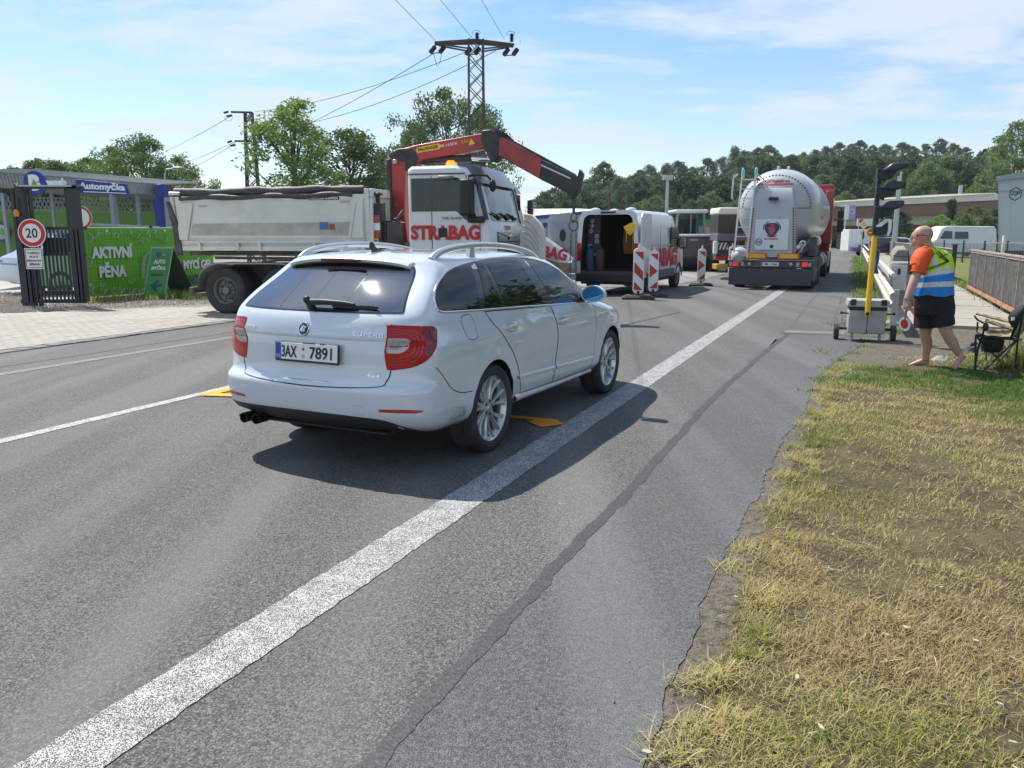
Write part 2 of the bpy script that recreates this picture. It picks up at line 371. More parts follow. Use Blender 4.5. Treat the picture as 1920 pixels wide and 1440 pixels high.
def wav(s, seed, amp, f=1.3):
 return amp*(math.sin(s*f+seed)+.6*math.sin(s*f*2.7+seed*3.1)+.4*math.sin(s*f*7.3+seed*1.7)+.25*math.sin(s*f*19.1+seed*5))/1.6
def strip(tl, tr, s0, s1, step=.25):
 n = max(2, int((s1-s0)/step)); ss = [s0+(s1-s0)*i/n for i in range(n+1)]
 return[RD(s, tl(s)if callable(tl)else tl)for s in ss]+[RD(s, tr(s)if callable(tr)else tr)for s in reversed(ss)]
def lerp(a, b, t):return a+(b-a)*t
def sstep(x, a, b):
 t = max(0, min(1,(x-a)/(b-a))); return t*t*(3-2*t)
 # terrain to the horizon: flat site, wooded hill rising to the right beyond the road
def hill_h(x, y):
 d = math.hypot(x, y); a = math.degrees(math.atan2(x, y))if y>0 else(-90 if x<0 else 150)
 A = 15.5*sstep(a,2,24)+9*sstep(a,24,38)
 if y<0 or a>80:A = 0
 return A*sstep(d,125,250)+5*A/15*sstep(d,250,600)
def build_ground():
 V = []; F = []; radii = [0,2,5,9,14,20,30,45,60,80,100,115,130,145,160,175,190,205,220,235,250,270,300,350,420,520,700,1000,1600,3000]
 na = 180
 for r in radii:
  for j in range(na):
   a = 2*math.pi*j/na; x, y = r*math.sin(a), r*math.cos(a)
   V.append((x, y,-.05+hill_h(x, y)))
 for i in range(len(radii)-1):
  for j in range(na):F.append((i*na+j, i*na+(j+1)%na,(i+1)*na+(j+1)%na,(i+1)*na+j))
 m, nt, N, L, P = nmat('meadow_ground'); mth, noise, rg, mix = node_helpers(N, L)
 tc = N.new('ShaderNodeTexCoord'); o = tc.outputs['Object']
 n1 = noise(o,.06,6,.65); n2 = noise(o,.9,6,.7); n3 = noise(o,9,4,.7)
 c = mix(rg(n1,.38,.62),(.11,.15,.042),(.20,.20,.075)); c = mix(rg(n2,.4,.7,0,.6), c,(.27,.23,.10)); c = mix(rg(n3,.35,.75,0,.5), c,(.07,.095,.03))
 L.new(c, P.inputs['Base Color']); P.inputs['Roughness'].default_value = .95; P.inputs['Specular IOR Level'].default_value = .1
 bn = N.new('ShaderNodeBump'); bn.inputs['Strength'].default_value = 1; bn.inputs['Distance'].default_value = .08; L.new(n3, bn.inputs['Height']); L.new(bn.outputs[0], P.inputs['Normal'])
 o = npmesh('ground', V, F, m, smooth=True); o['kind'] = 'structure'
build_ground()
hz = MB(); hz.bb((-3100,-3100,-2.5),(3100,3100,56)); hz = hz.build('haze', [], None); hz['kind'] = 'stuff'
def haze_mat():
 m = bpy.data.materials.new('haze_air'); m.use_nodes = True; nt = m.node_tree; nt.nodes.clear(); o = nt.nodes.new('ShaderNodeOutputMaterial'); v = nt.nodes.new('ShaderNodeVolumePrincipled'); v.inputs['Density'].default_value = .00024; v.inputs['Color'].default_value = (.80,.88,1,1); v.inputs['Anisotropy'].default_value = .3; nt.links.new(v.outputs[0], o.inputs['Volume']); return m
hz.data.materials.append(haze_mat())
def redge(s):
 return lerp(-.54,-.38, sstep(s,4,10))+.45*sstep(s,10,13.6)+wav(s,2.2,.022,2.3)+wav(s,5.2,.012,9)
seal_c = lambda s:-1.30+.25*sstep(s,8,16)+wav(s,1.1,.012,1.3)
road = sheet('road', strip(-11.12, lambda s:-1.2 if s<14.0 else.5-.0075*(s-14),-8,135,.5),0, MATS['asphalt_road'])
sheet('road_shoulder', strip(seal_c, redge,-8,14.6,.06),.0025, MATS['asphalt_shoulder'])
sheet('seal_strip', strip(lambda s:seal_c(s)-.036+wav(s,4,.010,11), lambda s:seal_c(s)+.036+wav(s,9,.010,13),-8,14.5,.03),.005, bitumen)
sheet('shoulder_patch', strip(-1.2, lambda s:.42-.0075*(s-14),14.4,80,1),.0065, MATS['asphalt_old'])
sheet('patch_joint', [RD(14.45,-1.15), RD(14.85,-1.15), RD(14.95,-.3), RD(17.2,-.05), RD(21,-.1), RD(21,0.), RD(17.3,.05), RD(14.6,-.2)],.009, pm('patch_filler',(.17,.16,.135),.9, var=.25, scale=9, bump=.6, dirt=(.12,.115,.10), dscale=7, damt=.7))
tarj = pm('old_tar_joint',(.07,.07,.07),.9, var=.3, scale=9)
for a, w in((-1.12,.03),(-.45,.025)):
 sheet('tar_joint', strip(lambda s:a+wav(s,5*a,.03,.5)+wav(s,2*a,.012,5), lambda s:a+w+wav(s,5*a,.03,.5)+wav(s,3*a,.012,6),15,60,.2),.008, tarj)
sheet('edge_line', strip(lambda s:-2.33+wav(s,3,.004,9)+wav(s,1,.005,37), lambda s:-2.07+wav(s,8,.004,8)+wav(s,2,.005,41),-8,60,.035),.004, MATS['road_paint_white'])
sheet('lane_line', strip(lambda s:-6.38+wav(s,5,.004,9), lambda s:-6.25+wav(s,6,.004,9),-8,19,.1),.004, MATS['road_paint_centre'])
sheet('old_line', strip(-9.52,-9.36,-8,22,1),.004, MATS['road_paint_faded'])
sheet('road_crack', strip(lambda s:-9.98+wav(s,3,.015,3), lambda s:-9.955+wav(s,3,.017,3),-2,24,.1),.006, bitumen)
# temporary yellow guide tape under and beside the car
def tape(p, q, w, z=.0125):
 p = Vector(p); q = Vector(q); n = (q-p).cross(Vector((0,0,1))).normalized()*w/2
 o = sheet('yellow_marking', [p-n, q-n, q+n, p+n], z, MATS['road_tape_yellow'], None)
 return o
tape(G(383,741), G(600,748),.14); tape(G(386,741), G(470,722),.14,.0095)
tape(G(940,781), G(1046,792),.10); tape(G(1001,797), G(1046,791),.26,.0095)
# tyre scrub marks
skid = pm('tyre_mark',(.060,.060,.063),.6, var=.3, scale=20)
for a, b in(((1160,612),(1276,585)), ):
 p, q = G(*a), G(*b); n = (q-p).cross(Vector((0,0,1))).normalized()*.035
 sheet('tyre_mark', [p-n, q-n*.6, q+n*.6, p+n],.0062, skid)
 # work yard beyond the white van, forecourt, car wash yard
sheet('site_yard', [RD(19.5,-11.2), RD(23.5,-6.6), RD(30,-5.6), RD(60,-5.2), RD(118,-5.2), RD(118,-70), RD(24,-38), RD(19.5,-20)],.012, MATS['yard_surface'])
GP = [G(-120,592), G(0,588), G(170,580), G(300,578), G(440,574)]
sheet('gravel_margin', [G(-120,605), G(440,585), RD(20,-12.5), RD(26,-14), RD(24,-20), RD(18.5,-21), RD(13,-25)],-.02, gravel_m)
sheet('wash_yard', [(-60,19),(-15.5,19.3),(-11.4,21.6),(-9,24.6),(-6,27),(-2,60),(-70,60)],.0, pm('yard_concrete',(.36,.35,.33),.9, var=.15, scale=1, bump=.3))
def build_pavers():
 base = sheet('paved_forecourt', strip(-17.5,-11.35,-4,22,4),-.006, sand)
 # clip line between forecourt and gravel
 a, b, c = G(0,589), G(300,578), G(470,574)
 def inside(p):
  def side(u, v):return(v.x-u.x)*(p.y-u.y)-(v.y-u.y)*(p.x-u.x)
  return side(a, b)<0 if p.x<b.x else side(b, c)<0
 me = None; cells = []
 w, l = .165,.20
 for i in range(int(6.3/w)):
  t = -11.44-i*(w+.006)-w/2
  off = (i%2)*l/2
  for j in range(int(25/(l+.006))):
   s = -3+j*(l+.006)+off+random.uniform(-.001,.001)
   p = RD(s, t)
   if inside(p):cells.append((p, s, t))
 def mk(name, l, w, h, bev):
  m = MB(); x, y = l/2, w/2
  vs = [(-x,-y,-h),(x,-y,-h),(x, y,-h),(-x, y,-h),(-x,-y,-bev),(x,-y,-bev),(x, y,-bev),(-x, y,-bev),(-x+bev,-y+bev,0),(x-bev,-y+bev,0),(x-bev, y-bev,0),(-x+bev, y-bev,0)]
  fs = [(0,1,5,4),(1,2,6,5),(2,3,7,6),(3,0,4,7),(4,5,9,8),(5,6,10,9),(6,7,11,10),(7,4,8,11),(8,9,10,11)]
  return vs, fs
 vs, fs = mk('paver', l, w,.05,.006)
 me = bpy.data.meshes.new('paver'); me.from_pydata(vs, [], fs); me.materials.append(paver_m)
 # those in view and nearest first
 def inview(p):
  q = Vector((p.x, p.y,-CAMH)); zc = q.y*cP-q.z*sP; u = q.x/zc*1500+960; return-20<u<450
 cells.sort(key=lambda c:(not inview(c[0]), c[0].length))
 V = []; F = []; C = math.cos(ROADROT); S = math.sin(ROADROT)
 for k,(p, s, t)in enumerate(cells):
  dz = random.uniform(-.002,.003)+.012
  if k<298:
   o = bpy.data.objects.new('paver', me); COL.objects.link(o); o.parent = base; o.location = (p.x, p.y, dz); o.rotation_euler = (random.uniform(-.008,.008), random.uniform(-.008,.008), ROADROT)
  else:
   b = len(V)
   for v in vs:V.append((p.x+C*v[0]-S*v[1], p.y+S*v[0]+C*v[1], v[2]+dz))
   F+= [tuple(i+b for i in f)for f in fs]
 o = npmesh('pavers', V, F, paver_m, base); o['kind'] = 'stuff'
 # kerb of broken old stones along the road
 kb = sheet('kerb', strip(-11.40,-11.09,-4,24,2),-.012, sand)
 s = -3; km = None
 while s<22:
  L = random.uniform(.22,.34); w_ = random.uniform(.22,.27); m = MB(); n = 7; P = []
  for q in range(n):P.append((-L/2+.006+(L-.012)*q/(n-1),-w_/2+random.uniform(-.022,.012)))
  for q in range(n):P.append((L/2-.006-(L-.012)*q/(n-1), w_/2))
  m.pxy(P,-.06, random.uniform(.010,.022)); o = m.build('kerb_stone', kerb_m, kb); c = RD(s+L/2,-11.25); o.location = c; o.rotation_euler = (0, random.uniform(-.02,.02), ROADROT); s+= L+.004
build_pavers()
# concrete footpath slabs behind the guardrail
def path_l(s):return lerp(.75,.30,(s-17)/60)if s>17 else.75
def path_r(s):return lerp(2.80,2.9,(s-17)/15)if s<32 else lerp(2.95,1.75,(s-32)/54)
def build_path():
 base = sheet('footpath', strip(lambda s:path_l(s)-.1, lambda s:path_r(s)+.12,16.9,88,2),.01, concrete_old)
 s = 16.2
 while s<86:
  L = 1.95 if s>20 else random.choice((1.0,1.5,.8)); L = L*random.uniform(.95,1.03)
  a = MB(); e = .018; z = .075+random.uniform(-.008,.008)
  pts = [RD(s+e, path_l(s)-.35*(s<17)), RD(s+L-e, path_l(s+L)), RD(s+L-e, path_r(s+L)), RD(s+e, path_r(s))]
  a.pxy([(p.x, p.y)for p in pts],-.02, z); a.build('slab', concrete, base, bevel=.008); s+= L
build_path()
# verge: soil, dirt edge, dry grass
def vz(x, y):return.012*math.sin(x*2.1+y*1.3)+.010*math.sin(x*5.3-y*4.1)+.006*math.sin(x*11+y*13)
def bare_amount(s, t):
 e = redge(s)if s<13.8 else-9
 a = 1-sstep(t-e,.05,.22)if s<13.8 else 0
 lim = float(np.interp(s, [9.5,11,12,13.2,14.2,15.2,16.6], [0,.42,.8,1.6,2.7,3.2,3.3]))
 if 9.5<s<17.2:a = max(a,1-sstep(t-lim,-.15,.15))
 return a
def build_verge():
 V = []; F = []; A = []; ss = np.concatenate([np.arange(-8,0,.25), np.arange(0,18,.06), np.arange(18,33,.25)]); nt_ = 64
 for s in ss:
  tl = redge(s)-.02 if s<14.2 else(.45 if s<16.9 else.8)
  if s>16.9:tl = path_r(s)+.05
  if 13.6<= s<16.9:tl = lerp(redge(13.6),.42, sstep(s,13.6,14.2))
  for k in range(nt_):
   f = (k/(nt_-1))**2.6; t = lerp(tl,26, f); p = RD(s, t)
   e = min(1,(t-tl)/.12); b = bare_amount(s, t); V.append((p.x, p.y,-.006*(1-e)+e*(.016+vz(p.x, p.y)*(1-.75*b)))); A.append(b)
 for i in range(len(ss)-1):
  for k in range(nt_-1):F.append((i*nt_+k, i*nt_+k+1,(i+1)*nt_+k+1,(i+1)*nt_+k))
 m, nt, N, L, P = nmat('verge_soil_mix'); mth, noise, rg, mix = node_helpers(N, L)
 tc = N.new('ShaderNodeTexCoord'); o = tc.outputs['Object']; at = N.new('ShaderNodeAttribute'); at.attribute_name = 'bare'
 n1 = noise(o,3,6,.7); n2 = noise(o,26,5,.75); n3 = noise(o,120,3,.7); v = noise(o,90, kind='V')
 s1 = mix(rg(n2,.38,.66),(.055,.045,.030),(.14,.112,.07)); s1 = mix(rg(n1,.4,.65,0,.6), s1,(.20,.165,.085))
 d1 = mix(rg(n2,.35,.65),(.075,.066,.052),(.215,.19,.15)); d1 = mix(rg(v.outputs['Distance'],.1,.3,.5,0), d1,(.30,.28,.24))
 L.new(mix(rg(mth('ADD', at.outputs['Fac'], mth('MULTIPLY', mth('SUBTRACT', n2,.5),.8)),.35,.6), s1, d1), P.inputs['Base Color']); P.inputs['Roughness'].default_value = .95; P.inputs['Specular IOR Level'].default_value = .15
 bn = N.new('ShaderNodeBump'); bn.inputs['Strength'].default_value = 1; bn.inputs['Distance'].default_value = .012; L.new(mth('ADD', n3, mth('MULTIPLY', n2,1.2)), bn.inputs['Height']); L.new(bn.outputs[0], P.inputs['Normal'])
 o = npmesh('verge', V, F, m, attr={'bare':A}, smooth=True); o['kind'] = 'structure'
build_verge()
def vnoise(x, y, f, seed):
 r = np.random.default_rng(seed); T = r.random((64,64)); X = x*f; Y = y*f
 xi = np.floor(X).astype(int); yi = np.floor(Y).astype(int); fx = X-xi; fy = Y-yi; fx = fx*fx*(3-2*fx); fy = fy*fy*(3-2*fy)
 g = lambda a, b:T[a%64, b%64]
 return(g(xi, yi)*(1-fx)+g(xi+1, yi)*fx)*(1-fy)+(g(xi, yi+1)*(1-fx)+g(xi+1, yi+1)*fx)*fy
def blades(name, x, y, z, L, wd, tilt, az, dry, mat, curl=.5):
 n = len(x); dx = np.cos(az); dy = np.sin(az); sx, sy = -dy, dx
 ct, st = np.cos(tilt), np.sin(tilt)
 t2 = np.minimum(tilt+curl,1.5); c2, s2 = np.cos(t2), np.sin(t2)
 b = np.stack([x, y, z],1); sd = np.stack([sx, sy, np.zeros(n)],1)*(wd/2)[:, None]
 mid = b+np.stack([dx*st, dy*st, ct],1)*(L*.5)[:, None]; tip = mid+np.stack([dx*s2, dy*s2, c2],1)*(L*.5)[:, None]
 V = np.stack([b-sd, b+sd, mid-sd*.8, mid+sd*.8, tip],1).reshape(-1,3)
 k = (np.arange(n)*5)[:, None, None]; F = (np.array([[0,1,3], [0,3,2], [2,3,4]])[None]+k).reshape(-1,3)
 o = npmesh(name, V, F, mat, attr={'dry':np.repeat(dry,5)}); o['kind'] = 'stuff'; return o
def grass_mat():
 m, nt, N, L, P = nmat('grass_blades'); mth, noise, rg, mix = node_helpers(N, L)
 a = N.new('ShaderNodeAttribute'); a.attribute_name = 'dry'
 cr = N.new('ShaderNodeValToRGB'); L.new(a.outputs['Fac'], cr.inputs[0]); E = cr.color_ramp.elements
 E[0].position = 0; E[0].color = (.07,.16,.022,1); E[1].position = 1; E[1].color = (.46,.36,.18,1)
 for p, c in((.3,(.17,.25,.045)),(.55,(.34,.33,.095)),(.75,(.47,.42,.15)),(.9,(.54,.46,.22))):
  e = E.new(p); e.color = c4(c)
 L.new(cr.outputs[0], P.inputs['Base Color']); P.inputs['Roughness'].default_value = .6; P.inputs['Specular IOR Level'].default_value = .25
 tr = N.new('ShaderNodeBsdfTranslucent'); L.new(cr.outputs[0], tr.inputs[0]); ms = N.new('ShaderNodeMixShader'); ms.inputs[0].default_value = .35
 L.new(P.outputs[0], ms.inputs[1]); L.new(tr.outputs[0], ms.inputs[2]); L.new(ms.outputs[0], N['Material Output'].inputs[0]); return m
GRASS = grass_mat()
def build_grass():
 r = np.random.default_rng(3)
 def region(n, s0, s1, t0, t1, bias=1.):
  s = s0+(s1-s0)*r.random(n)**bias; t = t0+(t1-t0)*r.random(n); return s, t
 S = []; T = []; K = []
 for(n, s0, s1, t0, t1)in((175000,.3,4.5,-.4,4.2),(175000,4.5,11,-.4,7.5),(95000,11,17,-.1,12),(40000,16.6,33,2.9,24)):
  s, t = region(n, s0, s1, t0, t1); S.append(s); T.append(t)
 s = np.concatenate(S); t = np.concatenate(T); x = s*sT+t*cT; y = s*cT-t*sT
 re = np.array([redge(q)for q in np.linspace(0,34,700)]); red = np.interp(s, np.linspace(0,34,700), re)
 edge = np.where(s<11.0, red+.07,0); edge = np.where(s>= 11.0, np.interp(s, [11,12,13.2,14.2,15.2,16.5,17,33], [.35,.75,1.5,2.6,3.1,3.2,3.1,3.1]), edge)
 nb = vnoise(x, y,1.7,1)*.5+vnoise(x, y,4.3,2)*.35+vnoise(x, y,11,5)*.15
 e = t-edge-(vnoise(x, y,3.1,8)-.45)*.5
 keep = (e>0)&((nb>.41)|(r.random(len(s))<.27))&((e>.22)|(r.random(len(s))<.6))
 s, t, x, y, e, nb = (q[keep]for q in(s, t, x, y, e, nb)); n = len(s)
 green = vnoise(x, y,.55,11)*.6+vnoise(x, y,2.1,12)*.4
 gbias = np.clip((t-1.6)/3.2,-.2,.42)+np.clip((s-7)/14,-.12,.2)
 dry = np.clip(.86-(green-.5)*2.3-.5-gbias*.9-.06+r.normal(0,.22, n)+np.exp(-e*2.2)*.25,0,1)
 L = (.024+.046*r.random(n)**1.6)*(1+.55*np.clip((t-3)/3,0,1))*(.8+.6*vnoise(x, y,2.4,20)); wd = .0019+.0024*r.random(n)+.0006*np.clip(s-4,0,20)
 tilt = np.clip(r.normal(.95,.38, n)-(1-dry)*.35,.05,1.5); az = r.random(n)*6.283
 z = np.array([.018+vz(a, b)for a, b in zip(x, y)])
 blades('verge_grass', x, y, z-.004, L, wd, tilt, az, dry, GRASS)
 # straw tufts that overhang the dirt edge
 X = []; Y = []; A = []; Ls = []; D = []
 for k in range(64):
  ss = .6+10*(k/64)+r.random()*.15; tt = redge(ss)+.07+r.random()*.25; p = RD(ss, tt); m = r.integers(50,130)
  rad = .05+.05*r.random(); X.append(p.x+r.normal(0, rad*.6, m)); Y.append(p.y+r.normal(0, rad*.6, m)); A.append(r.random(m)*6.283); Ls.append(.05+.07*r.random(m)); D.append(np.clip(.8+r.normal(0,.13, m)-(r.random()<.25)*.35,0,1))
 X, Y, A, Ls, D = map(np.concatenate,(X, Y, A, Ls, D)); n = len(X)
 blades('straw_tufts', X, Y, np.full(n,.012), Ls,.003+.002*r.random(n), np.clip(r.normal(.9,.3, n),.1,1.4), A, D, GRASS)
 # green tufts: cart, guardrail foot, railing, chair, fence line by the banner
 X = []; Y = []; Z = []; A = []; Ls = []; D = []; Wd = []
 spots = [(G(1675,625),.18,.16,120,.25),(G(1585,612),.15,.10,80,.2),(G(1540,660),.15,.06,40,.3)]
 for k in range(60):ss = 15+k*.9+r.random(); spots.append((RD(ss,.18-.008*(ss-14)+.15*r.random()),.22,.22,90,.25))
 for k in range(26):ss = 17+k*.6; spots.append((RD(ss,3.12),.2,.30,60,.35))
 for k in range(14):spots.append((G(1895+k*9,672+r.random()*20),.12,.40,70,.45))
 for k in range(30):q = k/29; p = G(lerp(165,400, q), lerp(567,553, q)); spots.append((p,.25,.22,110,.55+.2*r.random()))
 for k in range(10):p = G(lerp(300,400, k/9),556+r.random()*6); spots.append((p,.25,.34,120,.18))
 for k in range(9):ss = 9+.8*k; spots.append((RD(ss, redge(ss)+.05),.07,.05,50,.15))
 for p, rad, h, m, d in spots:
  X.append(p.x+r.normal(0, rad, m)); Y.append(p.y+r.normal(0, rad, m)); Z.append(np.full(m,.01)); A.append(r.random(m)*6.283); Ls.append(h*(.4+.7*r.random(m))); D.append(np.clip(d+r.normal(0,.15, m),0,1)); Wd.append(.005+.009*r.random(m)*(1+p.y/20))
 X, Y, Z, A, Ls, D, Wd = map(np.concatenate,(X, Y, Z, A, Ls, D, Wd)); n = len(X)
 blades('weeds', X, Y, Z, Ls, Wd, np.clip(r.normal(.5,.3, n),.02,1.3), A, D, GRASS)
build_grass()
def build_litter():
 r = random.Random(5); m = MB()
 for k in range(420):
  s = r.uniform(.5,13); t = redge(min(s,13))+r.uniform(.02,3.2); p = RD(s, t,.035+vz(*RD(s, t)[:2])); a = r.uniform(0,6.28); L = r.uniform(.02,.09); w = r.uniform(.0015,.004); d = Vector((math.cos(a), math.sin(a), r.uniform(-.1,.25)))*L
  m.mat(r.choice((0,0,0,1))); m.bar(p, p+d, w, w*.6)
 o = m.build('dry_stalks', [pm('straw',(.62,.50,.30),.8), pm('twig',(.16,.11,.07),.9)]); o['kind'] = 'stuff'
 m = MB()
 for px, py in((1213,1408+0),(1600,868),(1690,960),(1660,1188),(1495,1268),(1540,1362),(1765,1100),(1830,1200),(1380,1118),(1875,1318),(1700,1175),(1900,1390)):
  p = G(px, py,.05); a = r.uniform(0,3); L = r.uniform(.010,.022); w = L*r.uniform(.35,.7); c, s_ = math.cos(a), math.sin(a)
  m.pxy([(p.x+c*x-s_*y, p.y+s_*x+c*y)for x, y in((-L,0),(-L*.3, w),(L*.6, w*.7),(L,0),(L*.5,-w*.8),(-L*.4,-w))],.045,.050)
 o = m.build('fallen_leaves', pm('leaf_litter',(.42,.38,.28),.7, var=.3, scale=30)); o['kind'] = 'stuff'
 m = MB()
 for k in range(2600):
  q = r.random(); p = G(lerp(0,430, q), lerp(586,568, q)-r.uniform(-1,12)); R_ = r.uniform(.012,.03); z = r.uniform(-.005,.02)
  vs = [(p.x+math.cos(i*2.1+k)*R_*r.uniform(.6,1.2), p.y+math.sin(i*2.1+k)*R_, z+.0)for i in range(3)]; vs.append((p.x, p.y, z+R_*.9)); m.add(vs, [(0,1,3),(1,2,3),(2,0,3)])
 for k in range(3800):
  x, y = r.uniform(-15.5,-11.0),0; q = r.random(); p = G(lerp(-60,60, r.random()), lerp(548,586, r.random())); R_ = r.uniform(.015,.04)
  vs = [(p.x+math.cos(i*2.1+k)*R_, p.y+math.sin(i*2.1+k)*R_*r.uniform(.7,1.2),.0)for i in range(3)]; vs.append((p.x, p.y, R_)); m.add(vs, [(0,1,3),(1,2,3),(2,0,3)])
 o = m.build('gravel', pm('gravel_stones',(.47,.40,.33),.9, var=.45, scale=22)); o['kind'] = 'stuff'
 m = MB()
 for k in range(300):
  s = r.uniform(2,14); t = r.uniform(-10.5, redge(s)); p = RD(s, t); R_ = r.uniform(.003,.008)
  vs = [(p.x+math.cos(i*2.1+k)*R_, p.y+math.sin(i*2.1+k)*R_,.006)for i in range(3)]; vs.append((p.x, p.y,.006+R_)); m.add(vs, [(0,1,3),(1,2,3),(2,0,3)])
 for k in range(1300):
  s = r.uniform(.3,12.5); t = redge(s)+abs(r.gauss(.02,.12)); p = RD(s, t,.008+.01*min(1,(t-redge(s))/.12)); R_ = r.uniform(.002,.007)
  vs = [(p.x+math.cos(i*2.1+k)*R_, p.y+math.sin(i*2.1+k)*R_, p.z)for i in range(3)]; vs.append((p.x, p.y, p.z+R_*.8)); m.add(vs, [(0,1,3),(1,2,3),(2,0,3)])
 o = m.build('road_grit', pm('grit',(.30,.28,.25),.9, var=.5, scale=60)); o['kind'] = 'stuff'
build_litter()
# ------------------------------------------------------------------ trees
def tree_meshes(seed, h=1., crown0=.25, wid=.34, prof='oval', ncl=70, per=70, crad=.07, leaf=.022, limbs=22, trunk_r=.018, droop=0., twin=1):
 r = np.random.default_rng(seed); rr = random.Random(seed); m = MB(); Vs = []
 top = h*.96; bend = (rr.uniform(-.03,.03)*h, rr.uniform(-.03,.03)*h)
 def tp(u, ph=0):return Vector((bend[0]*math.sin(u*3+ph), bend[1]*math.sin(u*2.3+ph), u*top))
 for k in range(twin):
  ph = k*2.5; sh = Vector((math.cos(ph), math.sin(ph),0))*h*.06*k
  m.tube([tp(u, ph)+sh*(.3+u)for u in np.linspace(0,1,9)], [h*trunk_r*(1-.9*u)*(1.35 if u== 0 else 1)for u in np.linspace(0,1,9)],7)
 def width(u):
  q = (u-crown0)/(1-crown0)
  if q<0:return 0
  if prof== 'oval':return wid*math.sin(math.pi*min(1, q*.93+.07))**.6
  if prof== 'poplar':return wid*(q**.35)*(1-q)**.45*1.5
  if prof== 'cone':return wid*(1-q)**.8*(.35+.65*min(1, q*6))
  return wid*(1-(2*q-1)**2*.6)
 cs = []
 for k in range(ncl):
  u = crown0+(1-crown0)*(r.random()**.85); a = r.random()*6.283; w = width(u)*h*(.35+.65*r.random()**.5)*(1+.25*math.sin(a*3+seed+u*5))
  c = Vector((math.cos(a)*w, math.sin(a)*w, u*h-droop*w*.3)); b = tp(min(1, u))
  c+= Vector((b.x, b.y,0)); cs.append((c, u))
  if k<limbs:
   u0 = max(crown0*.7, u-.16-.12*rr.random()); p0 = tp(u0); mid = p0.lerp(c,.5)+Vector((0,0,-.02*h)); m.tube([p0, mid, c], [h*trunk_r*.45*(1-u0*.6), h*trunk_r*.25, h*.002],5, caps=False)
 for c, u in cs:
  n = int(per*(.6+.8*r.random())); rad = crad*h*(.7+.6*r.random())
  d = r.normal(0,1,(n,3)); d/= np.linalg.norm(d, axis=1)[:, None]+1e-6; d*= (rad*r.random(n)**.5)[:, None]; d[:,2]*= .75
  P = d+np.array(c); a = r.normal(0,1,(n,3)); a/= np.linalg.norm(a, axis=1)[:, None]; b = np.cross(a, r.normal(0,1,(n,3))); b/= np.linalg.norm(b, axis=1)[:, None]
  L = (leaf*h*(.6+.8*r.random(n)))[:, None]; a = a*L*.5; b = b*L*.32
  Vs.append(np.stack([P-a, P+b, P+a, P-b],1).reshape(-1,3))
 V = np.concatenate(Vs); F = np.arange(len(V)).reshape(-1,4)
 to = m.build('trunk', bark, None, smooth=True, ang=60); tme = to.data; bpy.data.objects.remove(to)
 co = npmesh('crown', V, F, MATS['leaves_a'], None); cme = co.data; bpy.data.objects.remove(co)
 return tme, cme
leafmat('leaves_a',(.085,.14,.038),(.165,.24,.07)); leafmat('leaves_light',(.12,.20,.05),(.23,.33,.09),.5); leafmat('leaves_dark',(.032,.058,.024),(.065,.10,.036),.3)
leafmat('leaves_far',(.070,.108,.048),(.130,.180,.075),.4, rnd=.3); leafmat('leaves_far2',(.095,.15,.055),(.18,.245,.085),.4, rnd=.3); leafmat('hedge_leaves',(.045,.10,.015),(.11,.19,.035),.35)
def place_tree(meshes, x, y, z, h, mat, label, group, name='tree', sx=1., rz=None):
 root = thing(name, label, 'tree',(x, y, z), random.uniform(0,6.28)if rz is None else rz, group)
 root.scale = (h*sx, h*sx, h)
 for me, nm in zip(meshes,('trunk', 'crown')):
  key = (me.name, mat)
  if nm== 'crown':
   if key not in place_tree.c:q = me.copy(); q.materials.clear(); q.materials.append(MATS[mat]); place_tree.c[key] = q
   me = place_tree.c[key]
  o = bpy.data.objects.new(nm, me); COL.objects.link(o); o.parent = root
 return root
place_tree.c = {}
REF = [tree_meshes(41, crown0=.1, wid=.42, ncl=50, per=60, crad=.10, leaf=.04, limbs=10), tree_meshes(42, crown0=.08, wid=.40, ncl=50, per=60, crad=.10, leaf=.04, limbs=10)]
def atx(px, Y):return(px-960)/1500*Y*cP
def _o(n):return str(n)+('th' if 10<n%100<20 else{1:'st',2:'nd',3:'rd'}.get(n%10, 'th'))
ORD = [_o(n)for n in range(1,40)]
